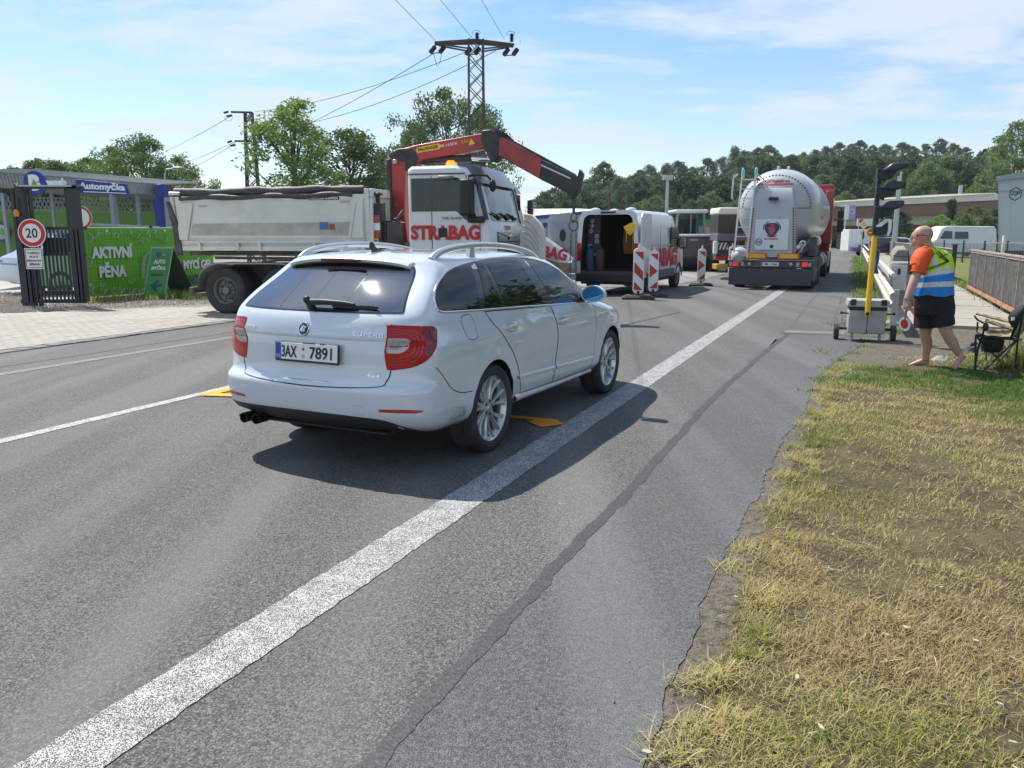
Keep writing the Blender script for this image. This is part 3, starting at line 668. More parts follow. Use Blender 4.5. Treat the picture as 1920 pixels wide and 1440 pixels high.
def build_trees():
 POP = [tree_meshes(11, crown0=.08, wid=.27, prof='poplar', ncl=150, per=95, crad=.065, leaf=.018, limbs=40, twin=2), tree_meshes(12, crown0=.08, wid=.30, prof='poplar', ncl=150, per=95, crad=.07, leaf=.018, limbs=36)]
 OAK = [tree_meshes(21, crown0=.12, wid=.42, prof='oval', ncl=140, per=100, crad=.08, leaf=.019, limbs=30, twin=2), tree_meshes(22, crown0=.14, wid=.48, prof='oval', ncl=150, per=100, crad=.08, leaf=.019, limbs=34)]
 FAR = [tree_meshes(31, crown0=.30, wid=.25, prof='oval', ncl=140, per=62, crad=.055, leaf=.024, limbs=14), tree_meshes(32, crown0=.34, wid=.22, prof='poplar', ncl=120, per=60, crad=.052, leaf=.024, limbs=12),
 tree_meshes(33, crown0=.04, wid=.34, prof='oval', ncl=150, per=75, crad=.07, leaf=.026, limbs=10), tree_meshes(34, crown0=.08, wid=.22, prof='cone', ncl=100, per=80, crad=.08, leaf=.024, limbs=8), tree_meshes(35, crown0=.5, wid=.2, prof='oval', ncl=95, per=55, crad=.055, leaf=.024, limbs=20)]
 def T(ms, px, top, Y, mat, label, sx=1., group=None, z=0, name='tree'):
  P = AT(px, top, Y); return place_tree(ms, P.x, Y, z,(P.z-z), mat, label, group, name, sx)
 T(POP[0],547,192,46, 'leaves_light', 'tall bright green poplar just right of the dark pylon above the tipper body',1.15, name='poplar_tree')
 T(POP[1],652,250,52, 'leaves_a', 'rounder green poplar above the right half of the tipper body',1.45, name='poplar_tree')
 T(OAK[0],712,305,60, 'leaves_a', 'low green tree beside the red crane column',.8)
 T(OAK[1],838,176,62, 'leaves_a', 'big loose crowned tree behind the lattice pylon and crane arm',.78)
 T(OAK[0],775,240,64, 'leaves_a', 'side tree low to the left of the big tree behind the crane',.55)
 T(OAK[0],905,205,66, 'leaves_a', 'tree crown just right of the lattice pylon behind the crane',.6)
 lab = ['tree with high airy crown behind the blue wash sign panel', 'broad green tree rising right of the wash sign panel', 'tree with drooping right side at the end of the wash canopy']
 for(px, top, Y, sx), l in zip(((215,282,48,.9),(262,262,47,.95),(330,300,50,.9)), lab):T(OAK[(px//10)%2], px, top, Y, 'leaves_a', l, sx)
 for(px, top), l in zip(((28,318),(60,302),(98,305),(125,312),(160,300),(5,330)),('small far tree left of the round wash sign', 'far tree directly above the round wash sign', 'far tree right of the round wash sign', 'low far tree above the word wash', 'far tree between wash lettering and broad tree', 'farthest left tree over the wash canopy')):
  T(FAR[px%3], px, top,64, 'leaves_a', l,1.1)
  # dark trees seen through the wash canopy
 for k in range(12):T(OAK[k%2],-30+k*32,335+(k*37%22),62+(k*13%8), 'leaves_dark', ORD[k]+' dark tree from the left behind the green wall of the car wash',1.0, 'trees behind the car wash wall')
 # centre
 T(FAR[1],1130,308,150, 'leaves_far', 'slim pointed tree standing above the van with open doors',1.0, name='poplar_tree')
 for k,(px, top)in enumerate(((1020,362),(1040,355),(1060,352),(1083,345),(1100,350),(1160,348),(1185,352))):
  T(FAR[2], px, top,125+k*4, 'leaves_far', ORD[k]+' rounded tree from the left behind the site huts at the crane hook',1.1, 'trees behind the site huts')
  # bright bushy row at the foot of the wood
 for k in range(22):
  px = 1190+k*21+random.uniform(-6,6); T(FAR[2], px,383-(k%4)*7-(px>1500)*0,118+random.uniform(0,12), 'leaves_far2', ORD[k]+' bushy bright tree from the left along the foot of the wooded hill',1.0, 'bushy trees at the foot of the hill')
  # skyline trees on the hill
 sky = [(1110,345),(1180,338),(1200,322),(1222,312),(1250,310),(1275,305),(1300,315),(1325,300),(1352,297),(1378,278),(1400,285),(1420,280),(1440,276),(1462,290),(1485,292),(1508,288),(1530,283),(1552,276),(1575,270),(1598,272),(1612,266),(1638,274),(1660,272),(1690,270),(1712,276),(1735,272),(1765,262),(1790,270),(1812,278),(1845,284),(1868,278),(1890,272)]
 for k,(px, top)in enumerate(sky):
  Y = 236+((k*29)%24); P = AT(px, top, Y); z = hill_h(P.x, Y)
  place_tree(FAR[((0,1,4,0,3)if px<1500 else(4,1,0,4,1))[k%5]if px<1840 else 2], P.x, Y, z-.5, P.z-z+.5, 'leaves_far' if k%3 else 'leaves_far2', ORD[k]+' tall skyline tree from the left along the wooded ridge', 'trees on the skyline of the hill', 'tree',.85+.3*random.random())
 T(FAR[2],1912,232,120, 'leaves_far2', 'light green tree cut by the right edge of the photo above the warehouse',1.1, z=5)
 # body of the wood
 n = 0
 for k in range(210):
  px = random.uniform(1100,1960); q = random.random(); Y = 132+105*q; x = atx(px, Y)
  a = math.degrees(math.atan2(x, Y)); z = hill_h(x, Y); h = random.uniform(9,13.5)*(1 if px<1830 else.6)
  if 1560<px<1700 and 150<Y<195 and random.random()<.7:continue
  ms = FAR[random.choice((0,0,2,2,3,1))]if not(1540<px<1720 and Y>185)else FAR[random.choice((1,4,4,0))]
  if 1870<px and Y>150:continue
  lowcap = AT(px,292 if px>1350 else 330, Y).z
  h = min(h, max(5, lowcap-z))
  place_tree(ms, x, Y, z-.3, h, random.choice(('leaves_far', 'leaves_far', 'leaves_dark', 'leaves_far2')), 'tree in the body of the wooded hillside', 'trees in the body of the wood', 'tree', random.uniform(.9,1.35)); n+= 1
  # trees around the warehouse
 for px, top, Y, mat, l, sx in((1785,376,84, 'leaves_dark', 'dark upright tree in front of the brown warehouse, right of the signal',1.0),(1765,405,80, 'leaves_light', 'low bright bush left of the dark tree by the white van',1.3),(1830,388,82, 'leaves_a', 'rounded green tree behind the roof of the white van',1.25),(1808,402,81, 'leaves_a', 'small green tree between dark tree and rounded tree',1.2),(1868,395,84, 'leaves_dark', 'dark tree against the left edge of the blue grey hall',.9),(1682,395,92, 'leaves_dark', 'dark tree directly behind the traffic signal visors',1.2),(1715,340,130, 'leaves_far2', 'yellow green tree on the slope right of the signal',.8),(1830,345,128, 'leaves_light', 'bright green tree above the warehouse roof at right',1.0)):
  T(FAR[2]if px!= 1785 else FAR[3], px, top, Y, mat, l, sx, z=0 if Y<100 else 3)
build_trees()
def hedge(label, p, q, w, h, seed, n=9000, leaf=.07, mat='hedge_leaves'):
 r = np.random.default_rng(seed); p = Vector(p); q = Vector(q); d = q-p; L = d.length; d.normalize(); nn = Vector((-d.y, d.x,0))
 root = thing('hedge', label, 'hedge',((p.x+q.x)/2,(p.y+q.y)/2,0), math.atan2(d.y, d.x))
 x = r.uniform(-L/2, L/2, n); lump = .12*np.sin(x*2.1+seed)+.08*np.sin(x*5.7); sh = r.random(n)
 y = np.where(sh<.5, np.sign(r.random(n)-.5)*w/2*(1-.1*r.random(n)), r.uniform(-w/2, w/2, n)); z = np.where(sh<.5, r.random(n)*h, h*(1-.12*r.random(n)))+lump*(sh>.5)
 P = np.stack([x, y, z],1); a = r.normal(0,1,(n,3)); a/= np.linalg.norm(a, axis=1)[:, None]; b = np.cross(a, r.normal(0,1,(n,3))); b/= np.linalg.norm(b, axis=1)[:, None]
 a*= leaf; b*= leaf*.6; V = np.stack([P-a, P+b, P+a, P-b],1).reshape(-1,3); npmesh('foliage', V, np.arange(len(V)).reshape(-1,4), MATS[mat], root)
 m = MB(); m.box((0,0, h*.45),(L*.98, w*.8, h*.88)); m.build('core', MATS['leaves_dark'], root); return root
hedge('clipped green hedge behind the priority sign, right of the red lorry', G(1572,467), G(1648,467),1.6,1.75,1,7000,.10)
hedge('green hedge beyond the metal fence under the blue grey hall', AT(1812,440,78)*Vector((1,1,0))if False else Vector((atx(1800,78),78,0)), Vector((atx(2050,70),70,0)),1.8,2.1,2,14000,.10)
hedge('long low hedge behind the bridge railing and lamp posts', Vector((atx(1650,88),88,0)), Vector((atx(1760,84),84,0)),1.6,1.7,3,8000,.10)
# ------------------------------------------------------------------ vehicle helpers
def pchip(xk, yk, x):
 xk = np.array(xk, float); yk = np.array(yk, float); h = np.diff(xk); d = np.diff(yk)/h; m = np.zeros(len(xk))
 for i in range(1, len(xk)-1):
  if d[i-1]*d[i]>0:w1 = 2*h[i]+h[i-1]; w2 = h[i]+2*h[i-1]; m[i] = (w1+w2)/(w1/d[i-1]+w2/d[i])
 m[0] = d[0]; m[-1] = d[-1]; i = np.clip(np.searchsorted(xk, x)-1,0, len(xk)-2); t = (x-xk[i])/h[i]
 return(2*t**3-3*t**2+1)*yk[i]+(t**3-2*t**2+t)*h[i]*m[i]+(-2*t**3+3*t**2)*yk[i+1]+(t**3-t**2)*h[i]*m[i+1]
def bez(P, n=8):
 """closed/open Catmull-Rom densify"""
 out = []
 for i in range(len(P)-1):
  p0 = P[max(i-1,0)]; p1 = P[i]; p2 = P[i+1]; p3 = P[min(i+2, len(P)-1)]
  for k in range(n):
   t = k/n; out.append(tuple(.5*((2*b)+(-a+c)*t+(2*a-5*b+4*c-d)*t*t+(-a+3*b-3*c+d)*t**3)for a, b, c, d in zip(p0, p1, p2, p3)))
 out.append(tuple(P[-1])); return out
class Surf:
 """projects flat outlines on a body shell: windows, doors, lamps, seams follow its curvature"""
 def __init__(s, V, F):
  s.V = [Vector(v)for v in V]; s.F = F; s.bvh = BVHTree.FromPolygons(s.V, F)
  N = [Vector((0,0,0))for _ in s.V]
  for f in F:
   n = (s.V[f[2]]-s.V[f[0]]).cross(s.V[f[-1]]-s.V[f[1]])
   for i in f:N[i]+= n
  s.N = [n.normalized()if n.length>0 else Vector((0,0,1))for n in N]
 def hit(s, o, d):
  l, n, i, dist = s.bvh.ray_cast(o, d)
  if l is None:
   l, n, i, dist = s.bvh.find_nearest(o+d*(3-0))if False else s.bvh.find_nearest(o+d*2.2)
  f = s.F[i]; w = [1/((s.V[k]-l).length+1e-4)for k in f]; nn = sum((s.N[k]*a for k, a in zip(f, w)), Vector((0,0,0))).normalized()
  if nn.dot(d)>0:nn = -nn
  return l, nn
 def frame(s, side):
  if side== 'R':return lambda u, v:(Vector((u,-3, v)), Vector((0,1,0)))
  if side== 'L':return lambda u, v:(Vector((u,3, v)), Vector((0,-1,0)))
  if side== 'B':return lambda u, v:(Vector((-4, u, v)), Vector((1,0,0)))
  if side== 'F':return lambda u, v:(Vector((7, u, v)), Vector((-1,0,0)))
  if side== 'T':return lambda u, v:(Vector((u, v,4)), Vector((0,0,-1)))
  k = .70710678
  if side== 'BR':return lambda u, v:(Vector((u*k,-u*k, v))-Vector((k, k,0))*3, Vector((k, k,0)))
  if side== 'BL':return lambda u, v:(Vector((u*k, u*k, v))-Vector((k,-k,0))*3, Vector((k,-k,0)))
  if side== 'BT':return lambda u, v:(Vector((-k*v*0-3*k, u,0))+Vector((0,0,3*k))+Vector((k,0, k))*v, Vector((k,0,-k)))
 def patch(s, name, poly, side, mat, parent, off=.002, step=.05, skirt=.004, smooth=True):
  pts = []
  n = len(poly)
  for i in range(n):
   a = Vector(poly[i]); b = Vector(poly[(i+1)%n]); k = max(1, int((b-a).length/step+.5))
   for j in range(k):pts.append(a.lerp(b, j/k))
  nb = len(pts); xs = [p.x for p in pts]; ys = [p.y for p in pts]; g = []
  import itertools
  def inside(x, y):
   c = False
   for i in range(nb):
    a, b = pts[i], pts[i-1]
    if(a.y>y)!= (b.y>y)and x<(b.x-a.x)*(y-a.y)/(b.y-a.y)+a.x:c = not c
   return c
  x = min(xs)+step*.5
  while x<max(xs):
   y = min(ys)+step*.5
   while y<max(ys):
    if inside(x, y)and min((Vector((x, y))-p).length for p in pts)>step*.45:g.append(Vector((x, y)))
    y+= step
   x+= step
  vs, es, fs, *_ = mgeo.delaunay_2d_cdt(pts+g, [(i,(i+1)%nb)for i in range(nb)], [list(range(nb))],1,1e-5)
  fr = s.frame(side); V = []; NN = []
  for v in vs:
   l, nn = s.hit(*fr(v.x, v.y)); V.append(l+nn*off); NN.append(nn)
  F = [tuple(f)for f in fs]; D = fr(0,0)[1]; F2 = []
  for f in F:
   nn = (V[f[1]]-V[f[0]]).cross(V[f[2]]-V[f[0]]); F2.append(f if nn.dot(D)<0 else tuple(reversed(f)))
  F = F2
  ec = {}
  for f in F:
   for i in range(len(f)):
    e = (f[i], f[(i+1)%len(f)]); ec[e] = 1
  bd = [e for e in ec if(e[1], e[0])not in ec]; m = {}
  nV = len(V)
  for a, b in bd:
   for q in(a, b):
    if q not in m:m[q] = len(V); V.append(V[q]-NN[q]*(off+skirt)); NN.append(NN[q])
  nf = len(F)
  F+= [(b, a, m[a], m[b])for a, b in bd]
  me = bpy.data.meshes.new(name); me.from_pydata([tuple(v)for v in V], [], F); me.materials.append(mat)
  me.polygons.foreach_set('use_smooth', [True]*nf+[False]*(len(F)-nf)); me.update()
  if smooth:
   try:
    ln = []
    for p in me.polygons:
     for li in p.loop_indices:
      vi = me.loops[li].vertex_index; ln.append(tuple(NN[vi])if p.index<nf else tuple(p.normal))
    me.normals_split_custom_set(ln)
   except Exception as e:print('normals', e)
  o = bpy.data.objects.new(name, me); COL.objects.link(o); o.parent = parent; return o
 def line(s, name, pts, side, w, mat, parent, off=.0015, closed=False, h=None, mb=None):
  """ribbon following the surface; h gives it thickness"""
  P = [];
  pts = [Vector(p)for p in pts]
  if closed:pts = pts+[pts[0]]
  for i in range(len(pts)-1):
   a, b = pts[i], pts[i+1]; k = max(1, int((b-a).length/.04+.5))
   for j in range(k):P.append(a.lerp(b, j/k))
  P.append(pts[-1]); fr = s.frame(side); V = []; F = []; L = [s.hit(*fr(p.x, p.y))for p in P]; n = len(P)
  for i in range(n):
   t = (L[min(i+1, n-1)][0]-L[max(i-1,0)][0]).normalized(); nn = L[i][1]; b = t.cross(nn).normalized(); c = L[i][0]+nn*off
   if closed and i in(0, n-1):t = (L[1][0]-L[n-2][0]).normalized(); b = t.cross(nn).normalized()
   if h:V+= [c-b*w/2-nn*(off+.004), c-b*w/2*.9+nn*h*.7, c-b*w/2*.4+nn*h, c+b*w/2*.4+nn*h, c+b*w/2*.9+nn*h*.7, c+b*w/2-nn*(off+.004)]
   else:V+= [c-b*w/2, c+b*w/2]
  k = 6 if h else 2
  for i in range(n-1):
   for j in range(k-1):F.append((i*k+j, i*k+j+1,(i+1)*k+j+1,(i+1)*k+j))
  if mb is not None:mb.add(V, F); return None
  m = MB(); m.add(V, F); return m.build(name, mat, parent, smooth=True, recalc=False, ang=80)
def evaluated(o):
 dg = bpy.context.evaluated_depsgraph_get(); return bpy.data.meshes.new_from_object(o.evaluated_get(dg))
def wheel(parent, c, R0, Rr, w, out, kind, name='wheel', steer=0.):
 """wheel (> tyre, rim, hub_cap) with its axle along y; out = +1/-1 is the outer side"""
 root = empty(name, c); root.parent = parent; root.rotation_euler = (0,0, steer)
 f = lambda a, b, h:(a, h*out, b)
 m = MB(); hw = w/2; t = MB()
 prof = [(Rr*.98,-hw*.80),(Rr*1.03,-hw*.95),(R0*.90,-hw),(R0*.965,-hw*.92),(R0,-hw*.74),(R0,-hw*.36),(R0*.985,-hw*.34),(R0*.985,-hw*.28),(R0,-hw*.26),(R0, hw*.26),(R0*.985, hw*.28),(R0*.985, hw*.34),(R0, hw*.36),(R0, hw*.74),(R0*.965, hw*.92),(R0*.90, hw*1.0),(Rr*1.12, hw*1.02),(Rr*1.03, hw*.95),(Rr*.985, hw*.84)]
 t.lathe(prof, f,48); t.build('tyre', rubber, root, smooth=True, ang=40)
 r = MB()
 if kind== 'alloy':
  r.lathe([(Rr*.985,-hw*.8),(Rr*.90,-hw*.5),(Rr*.88, hw*.45),(Rr*.93, hw*.70),(Rr*.985, hw*.80),(Rr*1.01, hw*.90),(Rr*1.035, hw*.90),(Rr*1.035, hw*.80)], f,56)
  y0 = hw*.62
  for k in range(7):
   a0 = 2*math.pi*k/7+.2
   for sgn in(-1,1):
    secs = []
    for q in range(7):
     u = q/6; rr = Rr*(.22+.72*u); a = a0+sgn*(.10+.135*u-.02*math.sin(u*3)); wd = Rr*(.060+.018*abs(u-.4)); y = y0+hw*.16*(u**2)-hw*.10*math.sin(u*3.14); d = Vector((math.cos(a),0, math.sin(a))); p = Vector((-math.sin(a),0, math.cos(a)))
     secs.append([d*rr+p*wd+Vector((0,(y-.045)*out,0)), d*rr+p*wd*.85+Vector((0,(y-.008)*out,0)), d*rr+p*wd*.4+Vector((0, y*out,0)), d*rr-p*wd*.4+Vector((0, y*out,0)), d*rr-p*wd*.85+Vector((0,(y-.008)*out,0)), d*rr-p*wd+Vector((0,(y-.045)*out,0))])
    r.loft(secs)
  r.lathe([(.001, y0+.004),(Rr*.13, y0+.004),(Rr*.17, y0),(Rr*.26, y0-.004),(Rr*.30, y0-.02),(Rr*.30, y0-.05)], f,28)
  rim = r.build('rim', MATS['alloy'], root, smooth=True, ang=40)
  b = MB()
  for k in range(5):
   a = 2*math.pi*k/5; c0 = Vector((math.cos(a)*Rr*.205,0, math.sin(a)*Rr*.205)); b.cyl(c0+Vector((0,(y0+.001)*out,0)), c0+Vector((0,(y0-.01)*out,0)),.012, n=10)
  b.build('wheel_bolts', dark_metal, rim)
  b = MB(); b.lathe([(.001, y0+.010),(Rr*.105, y0+.009),(Rr*.12, y0+.002)], f,20); b.build('hub_cap', MATS['alloy'], rim, smooth=True)
  b = MB(); b.lathe([(.02, hw*.1),(Rr*.66, hw*.1),(Rr*.66, hw*.0),(.02,0)], f,36); b.build('brake_disc', pm('brake_disc',(.10,.095,.09),.5,.6), root, smooth=True, ang=30)
  b = MB(); b.lathe([(.02,-hw*.5),(Rr*.93,-hw*.5)], f,24); b.build('wheel_back', black_pl, root)
 else:
  col = MATS['rim_steel']; dep = kind
  r.lathe([(Rr*.985,-hw*.8),(Rr*.9,-hw*.4),(Rr*.86, hw*.55),(Rr*.92, hw*.80),(Rr*1.0, hw*.90),(Rr*1.03, hw*.88)], f,40)
  r.lathe([(Rr*.86, hw*(.75-dep)),(Rr*.66, hw*(.60-dep)),(Rr*.55, hw*(.85-dep)),(Rr*.34, hw*(.95-dep)),(Rr*.30, hw*(1.05-dep*.6)),(Rr*.22, hw*(1.15-dep*.6)),(.001, hw*(1.15-dep*.6))], f,36)
  rim = r.build('rim', col, root, smooth=True, ang=35)
  b = MB()
  for k in range(10):
   a = 2*math.pi*k/10; c0 = Vector((math.cos(a)*Rr*.45,0, math.sin(a)*Rr*.45)); b.cyl(c0+Vector((0, hw*(.92-dep)*out,0)), c0+Vector((0, hw*(1.0-dep)*out,0)),.018, n=6)
  b.build('wheel_nuts', dark_metal, rim)
  b = MB()
  for k in range(8):
   a = 2*math.pi*(k+.5)/8; c0 = Vector((math.cos(a)*Rr*.73,0, math.sin(a)*Rr*.73)); b.lathe([(.001,0),(Rr*.085,0)], lambda x, y, h:(c0.x+x, hw*(.68-dep)*out+.003*out, c0.z+y),10)
  b.build('hand_holes', black_pl, rim)
 return root
pm('alloy',(.60,.60,.61),.28,.85, var=.04, dirt=(.25,.22,.19), dscale=9, damt=.25)
pm('rim_steel',(.20,.20,.20),.55,.5, var=.15, dirt=(.12,.105,.09), dscale=6, damt=.6)
car_paint = pm('car_paint',(.60,.645,.70),.30,.0, var=.01, coat=1., spec=.7, dirt=(.45,.44,.42), dscale=2.5, damt=.14, dthr=(.5,.8)); car_paint.node_tree.nodes['Principled BSDF'].inputs['Coat IOR'].default_value = 1.75; car_paint.node_tree.nodes['Principled BSDF'].inputs['Coat Roughness'].default_value = .025
car_black = pm('car_valance',(.022,.023,.025),.55, var=.15, bump=.3, bscale=200)
gloss_black = pm('gloss_black',(.010,.010,.012),.12, var=0, coat=.5)
chrome = pm('chrome',(.78,.79,.80),.12,1, var=.02)
satin_silver = pm('satin_silver',(.70,.72,.74),.30,.8, var=.03)
lamp_red = pm('lamp_red',(.44,.003,.005),.2, var=.05, coat=.08, spec=.3, scale=3)
lamp_dark = pm('lamp_dark_red',(.13,.003,.006),.14, var=.05, coat=.4)
lamp_clear = pm('lamp_clear',(.36,.36,.37),.15,.3, var=.2, scale=30, coat=1)
seam = pm('panel_gap',(.006,.006,.007),.8, var=0)
car_glass = pm('car_glass',(.006,.007,.010),.018, var=0, spec=.55)
def rear_glass_mat():
 m, nt, N, L, P = nmat('rear_glass'); P.inputs['Base Color'].default_value = (.012,.015,.02,1); P.inputs['Roughness'].default_value = .04; P.inputs['IOR'].default_value = 2.9
 P.inputs['Coat Weight'].default_value = .5; P.inputs['Coat Roughness'].default_value = .015; P.inputs['Coat IOR'].default_value = 1.6; MATS['rear_glass'] = m; return m
rear_glass = rear_glass_mat()
front_glass = pm('front_door_glass',(.045,.065,.06),.02, var=.3, scale=2.5, spec=.6)
plate_white = pm('plate_white',(.80,.80,.78),.35, var=.02)
plate_blue = pm('plate_blue',(.01,.06,.38),.4, var=.02)
ink = pm('black_print',(.012,.012,.014),.5, var=0)
white_print = pm('white_print',(.82,.82,.80),.5, var=0)
red_print = pm('red_print',(.52,.012,.015),.45, var=.04)
red_refl = pm('red_reflector',(.45,.015,.015),.25, var=.05, coat=.5)
amber = pm('amber_lens',(.75,.22,.01),.2, var=.05, coat=.5)
# ------------------------------------------------------------------ white estate car
def build_estate():
 root = thing('estate_car', 'white estate car with silver roof rails waiting in the near lane, plate 3AX 7891', 'car',(-.985,6.43,0), math.pi/2-R(26.5)); root.scale = (.95,1.05,1.07)
 zk = [.27,.31,.36,.45,.55,.575,.60,.625,.72,.83,.865,.89,.98,1.03,1.07,1.17,1.28,1.335,1.375,1.40,1.418,1.43,1.436]
 XR = [-.88,-.98,-1.06,-1.105,-1.118,-1.115,-1.09,-1.056,-1.04,-1.03,-1.026,-1.042,-1.02,-.990,-.948,-.810,-.650,-.585,-.535,-.45,-.25,0,.3]
 XF = [3.40,3.55,3.67,3.72,3.73,3.73,3.725,3.72,3.68,3.55,3.40,3.28,2.75,2.60,2.50,2.25,2.0,1.84,1.62,1.38,1.08,.85,.6]
 WW = [.80,.858,.885,.900,.905,.906,.907,.908,.912,.908,.900,.893,.868,.850,.832,.782,.718,.676,.625,.545,.42,.24,.06]
 RC = [.30,.30,.32,.34,.36,.36,.36,.36,.36,.35,.34,.33,.28,.24,.22,.21,.21,.22,.22,.22,.2,.15,.1]
 FC = [.55,.6,.65,.7,.72,.72,.72,.72,.75,.85,.9,.9,.75,.62,.56,.45,.4,.38,.36,.34,.3,.2,.1]
 zs = np.unique(np.round(np.concatenate([np.linspace(.27,.55,14), np.linspace(.55,.64,10), np.linspace(.64,.84,9), np.linspace(.84,1.04,17), np.linspace(1.04,1.335,14), np.linspace(1.335,1.436,16)]),5))
 g = {k:pchip(zk, v, zs)for k, v in dict(xr=XR, xf=XF, w=WW, rc=RC, fc=FC).items()}
 nr, ns, nf = 20,56,20; V = []; F = []
 for i, z in enumerate(zs):
  xr, xf, w, rc, fc = (g[k][i]for k in('xr', 'xf', 'w', 'rc', 'fc')); tot = xf-xr
  if rc+fc>tot*.85:q = tot*.85/(rc+fc); rc*= q; fc*= q
  half = []; n1, n2 = 3.1,2.3
  for k in range(nr):a = math.pi/2*k/nr; half.append((xr+rc-rc*math.cos(a)**(2/n1), math.sin(a)**(2/n1)))
  for k in range(ns):half.append((xr+rc+(tot-rc-fc)*k/ns,1.))
  for k in range(nf+1):a = math.pi/2*(1-k/nf); half.append((xf-fc+fc*max(0, math.cos(a))**(2/n2), max(0, math.sin(a))**(2/n2)))
  ring = []
  bow = .035+.06*sstep(z,1.12,1.3)-.05*sstep(z,1.34,1.43)
  for x, f in half:
   if x<xr+rc:x+= bow*f*f*(1-(x-xr)/rc)
   tp = 1-.022*((x-1.25)/2.2)**2-(.035*max(0,-(x-.2))if z>.98 else.035*max(0,-(x-.2))*sstep(z,.8,.98))
   y = w*f*tp
   for cx in(0,2.761):
    r = math.hypot(x-cx, z-.325)
    if z<.95 and f>.95:y+= .020*math.exp(-((r-.362)/.055)**2)
   if f>.95:y-= .014*math.exp(-((z-.50)/.12)**2)*sstep(x,.35,.7)*(1-sstep(x,2.1,2.4))
   zz = z
   if z>1.34:zz = z-.012*max(0,(x-1.0))
   ring.append((x, y, zz))
  full = [(x,-y, z_)for x, y, z_ in ring]+[(x, y, z_)for x, y, z_ in reversed(ring[1:-1])]
  V+= full
 n = len(full); k = len(zs)
 F = [(i*n+j, i*n+(j+1)%n,(i+1)*n+(j+1)%n,(i+1)*n+j)for i in range(k-1)for j in range(n)]
 F2 = F+[tuple(range(n-1,-1,-1)), tuple((k-1)*n+j for j in range(n))]
 S = Surf(V, F)
 m = MB(); m.add(V, F2); body = m.build('body', [car_paint, black_pl], root, smooth=True, ang=50)
 # cut the wheel arches
 cut = MB()
 for cx in(0,2.761):
  for s_ in(-1,1):cut.lathe([(.001,.60),(.350,.60),(.350,1.2),(.001,1.2)], lambda a, b, h, s_=s_, cx=cx:(cx+a, h*s_,.325+b),48)
 co = cut.build('cutter', black_pl, None); co.parent = root
 bo = body.modifiers.new('b', 'BOOLEAN'); bo.operation = 'DIFFERENCE'; bo.object = co; bo.solver = 'EXACT'
 me = evaluated(body); body.modifiers.clear(); old = body.data; body.data = me; bpy.data.objects.remove(co)
 me.materials.clear(); me.materials.append(car_paint); me.materials.append(black_pl)
 for p in me.polygons:
  p.material_index = 0
  for cx in(0,2.761):
   if all(math.hypot(me.vertices[v].co.x-cx, me.vertices[v].co.z-.325)<.3515 for v in p.vertices):p.material_index = 1
  if p.center.z<.28 and abs(p.normal.z)>.9:p.material_index = 1
 me.polygons.foreach_set('use_smooth', [True]*len(me.polygons)); me.set_sharp_from_angle(angle=R(38))
 # windows
 for sd in 'RL':
  top = bez([(-.655,1.085),(-.635,1.14),(-.555,1.205),(-.42,1.265),(-.25,1.312),(.05,1.345),(.5,1.368),(1.05,1.362),(1.45,1.315),(1.75,1.22),(2.0,1.09),(2.22,.955)],4)
  bot = bez([(2.22,.955),(2.05,.945),(1.18,.978),(.6,1.002),(0,1.022),(-.45,1.040),(-.59,1.048),(-.645,1.062)],4)
  dlo = top+bot[1:]
  dl = S.patch('window_surround', dlo, sd, gloss_black, root, off=.0025, step=.06)
  def cut_poly(poly, x0a, x1a, slope):
   out = poly
   def clip(P, f):
    r = []
    for i in range(len(P)):
     a, b = P[i-1], P[i]; fa, fb = f(a), f(b)
     if fa*fb<0:t = fa/(fa-fb); r.append(tuple(p+(q-p)*t for p, q in zip(a, b)))
     if fb>= 0:r.append(b)
    return r
   (xa, sa),(xb, sb) = x0a, x1a
   out = clip(out, lambda p:p[0]-(xa-sa*(p[1]-1.0))); out = clip(out, lambda p:(xb-sb*(p[1]-1.0))-p[0]); return out
  inner = [(lerp(x,.75,.010), lerp(z,1.16,.060))for x, z in dlo]
  for nm, a, b, mt in(('quarter_window',(-1,0),(-.10,-.55), car_glass),('rear_door_window',(-.015,-.55),(.27,.0), car_glass),('rear_door_window',(.33,.0),(1.07,.36), car_glass),('front_door_window',(1.26,.42),(2.10,.05), front_glass)):
   S.patch(nm, cut_poly(inner, a, b,0), sd, mt, root, off=.0045, step=.06)
  S.line('window_trim', dlo, sd,.016, chrome, root, off=.002, closed=True, h=.006)
  # doors with their handles, seams
  rd = bez([(-.03,1.012),(.02,.95),(.20,.80),(.36,.66),(.47,.52),(.515,.40),(.53,.345)],5)+[(1.215,.325),(1.255,.45)]+bez([(1.27,.60),(1.255,.78),(1.20,.93),(1.17,.972)],4)
  fd = bez([(1.18,.972),(1.21,.93),(1.265,.78),(1.28,.60),(1.265,.45),(1.225,.325)],4)+[(2.24,.30),(2.275,.45)]+bez([(2.29,.62),(2.29,.78),(2.26,.88),(2.22,.935)],4)
  for nm, poly, hx, hz in(('rear_door', rd,.23,.874),('front_door', fd,1.29,.832)):
   d = S.patch(nm, poly, sd, car_paint, root, off=.0018, step=.07, skirt=.001)
   S.line('panel_gap', poly, sd,.0065, seam, d, off=.0024, closed=True)
   fr = S.frame(sd); l, nn = S.hit(*fr(hx, hz)); l2, _ = S.hit(*fr(hx+.19, hz+.004)); sg = -1 if sd== 'R' else 1
   hb = MB(); c = l.lerp(l2,.5); secs = []
   for q in range(9):
    u = q/8; p = l.lerp(l2, u)+nn*(.018+.018*math.sin(u*3.14)); hh = .011+.006*math.sin(u*3.14); secs.append([p+Vector((0,0, hh))-nn*.004, p+Vector((0,0, hh*.5))+nn*.008, p-Vector((0,0, hh*.5))+nn*.008, p-Vector((0,0, hh))-nn*.004])
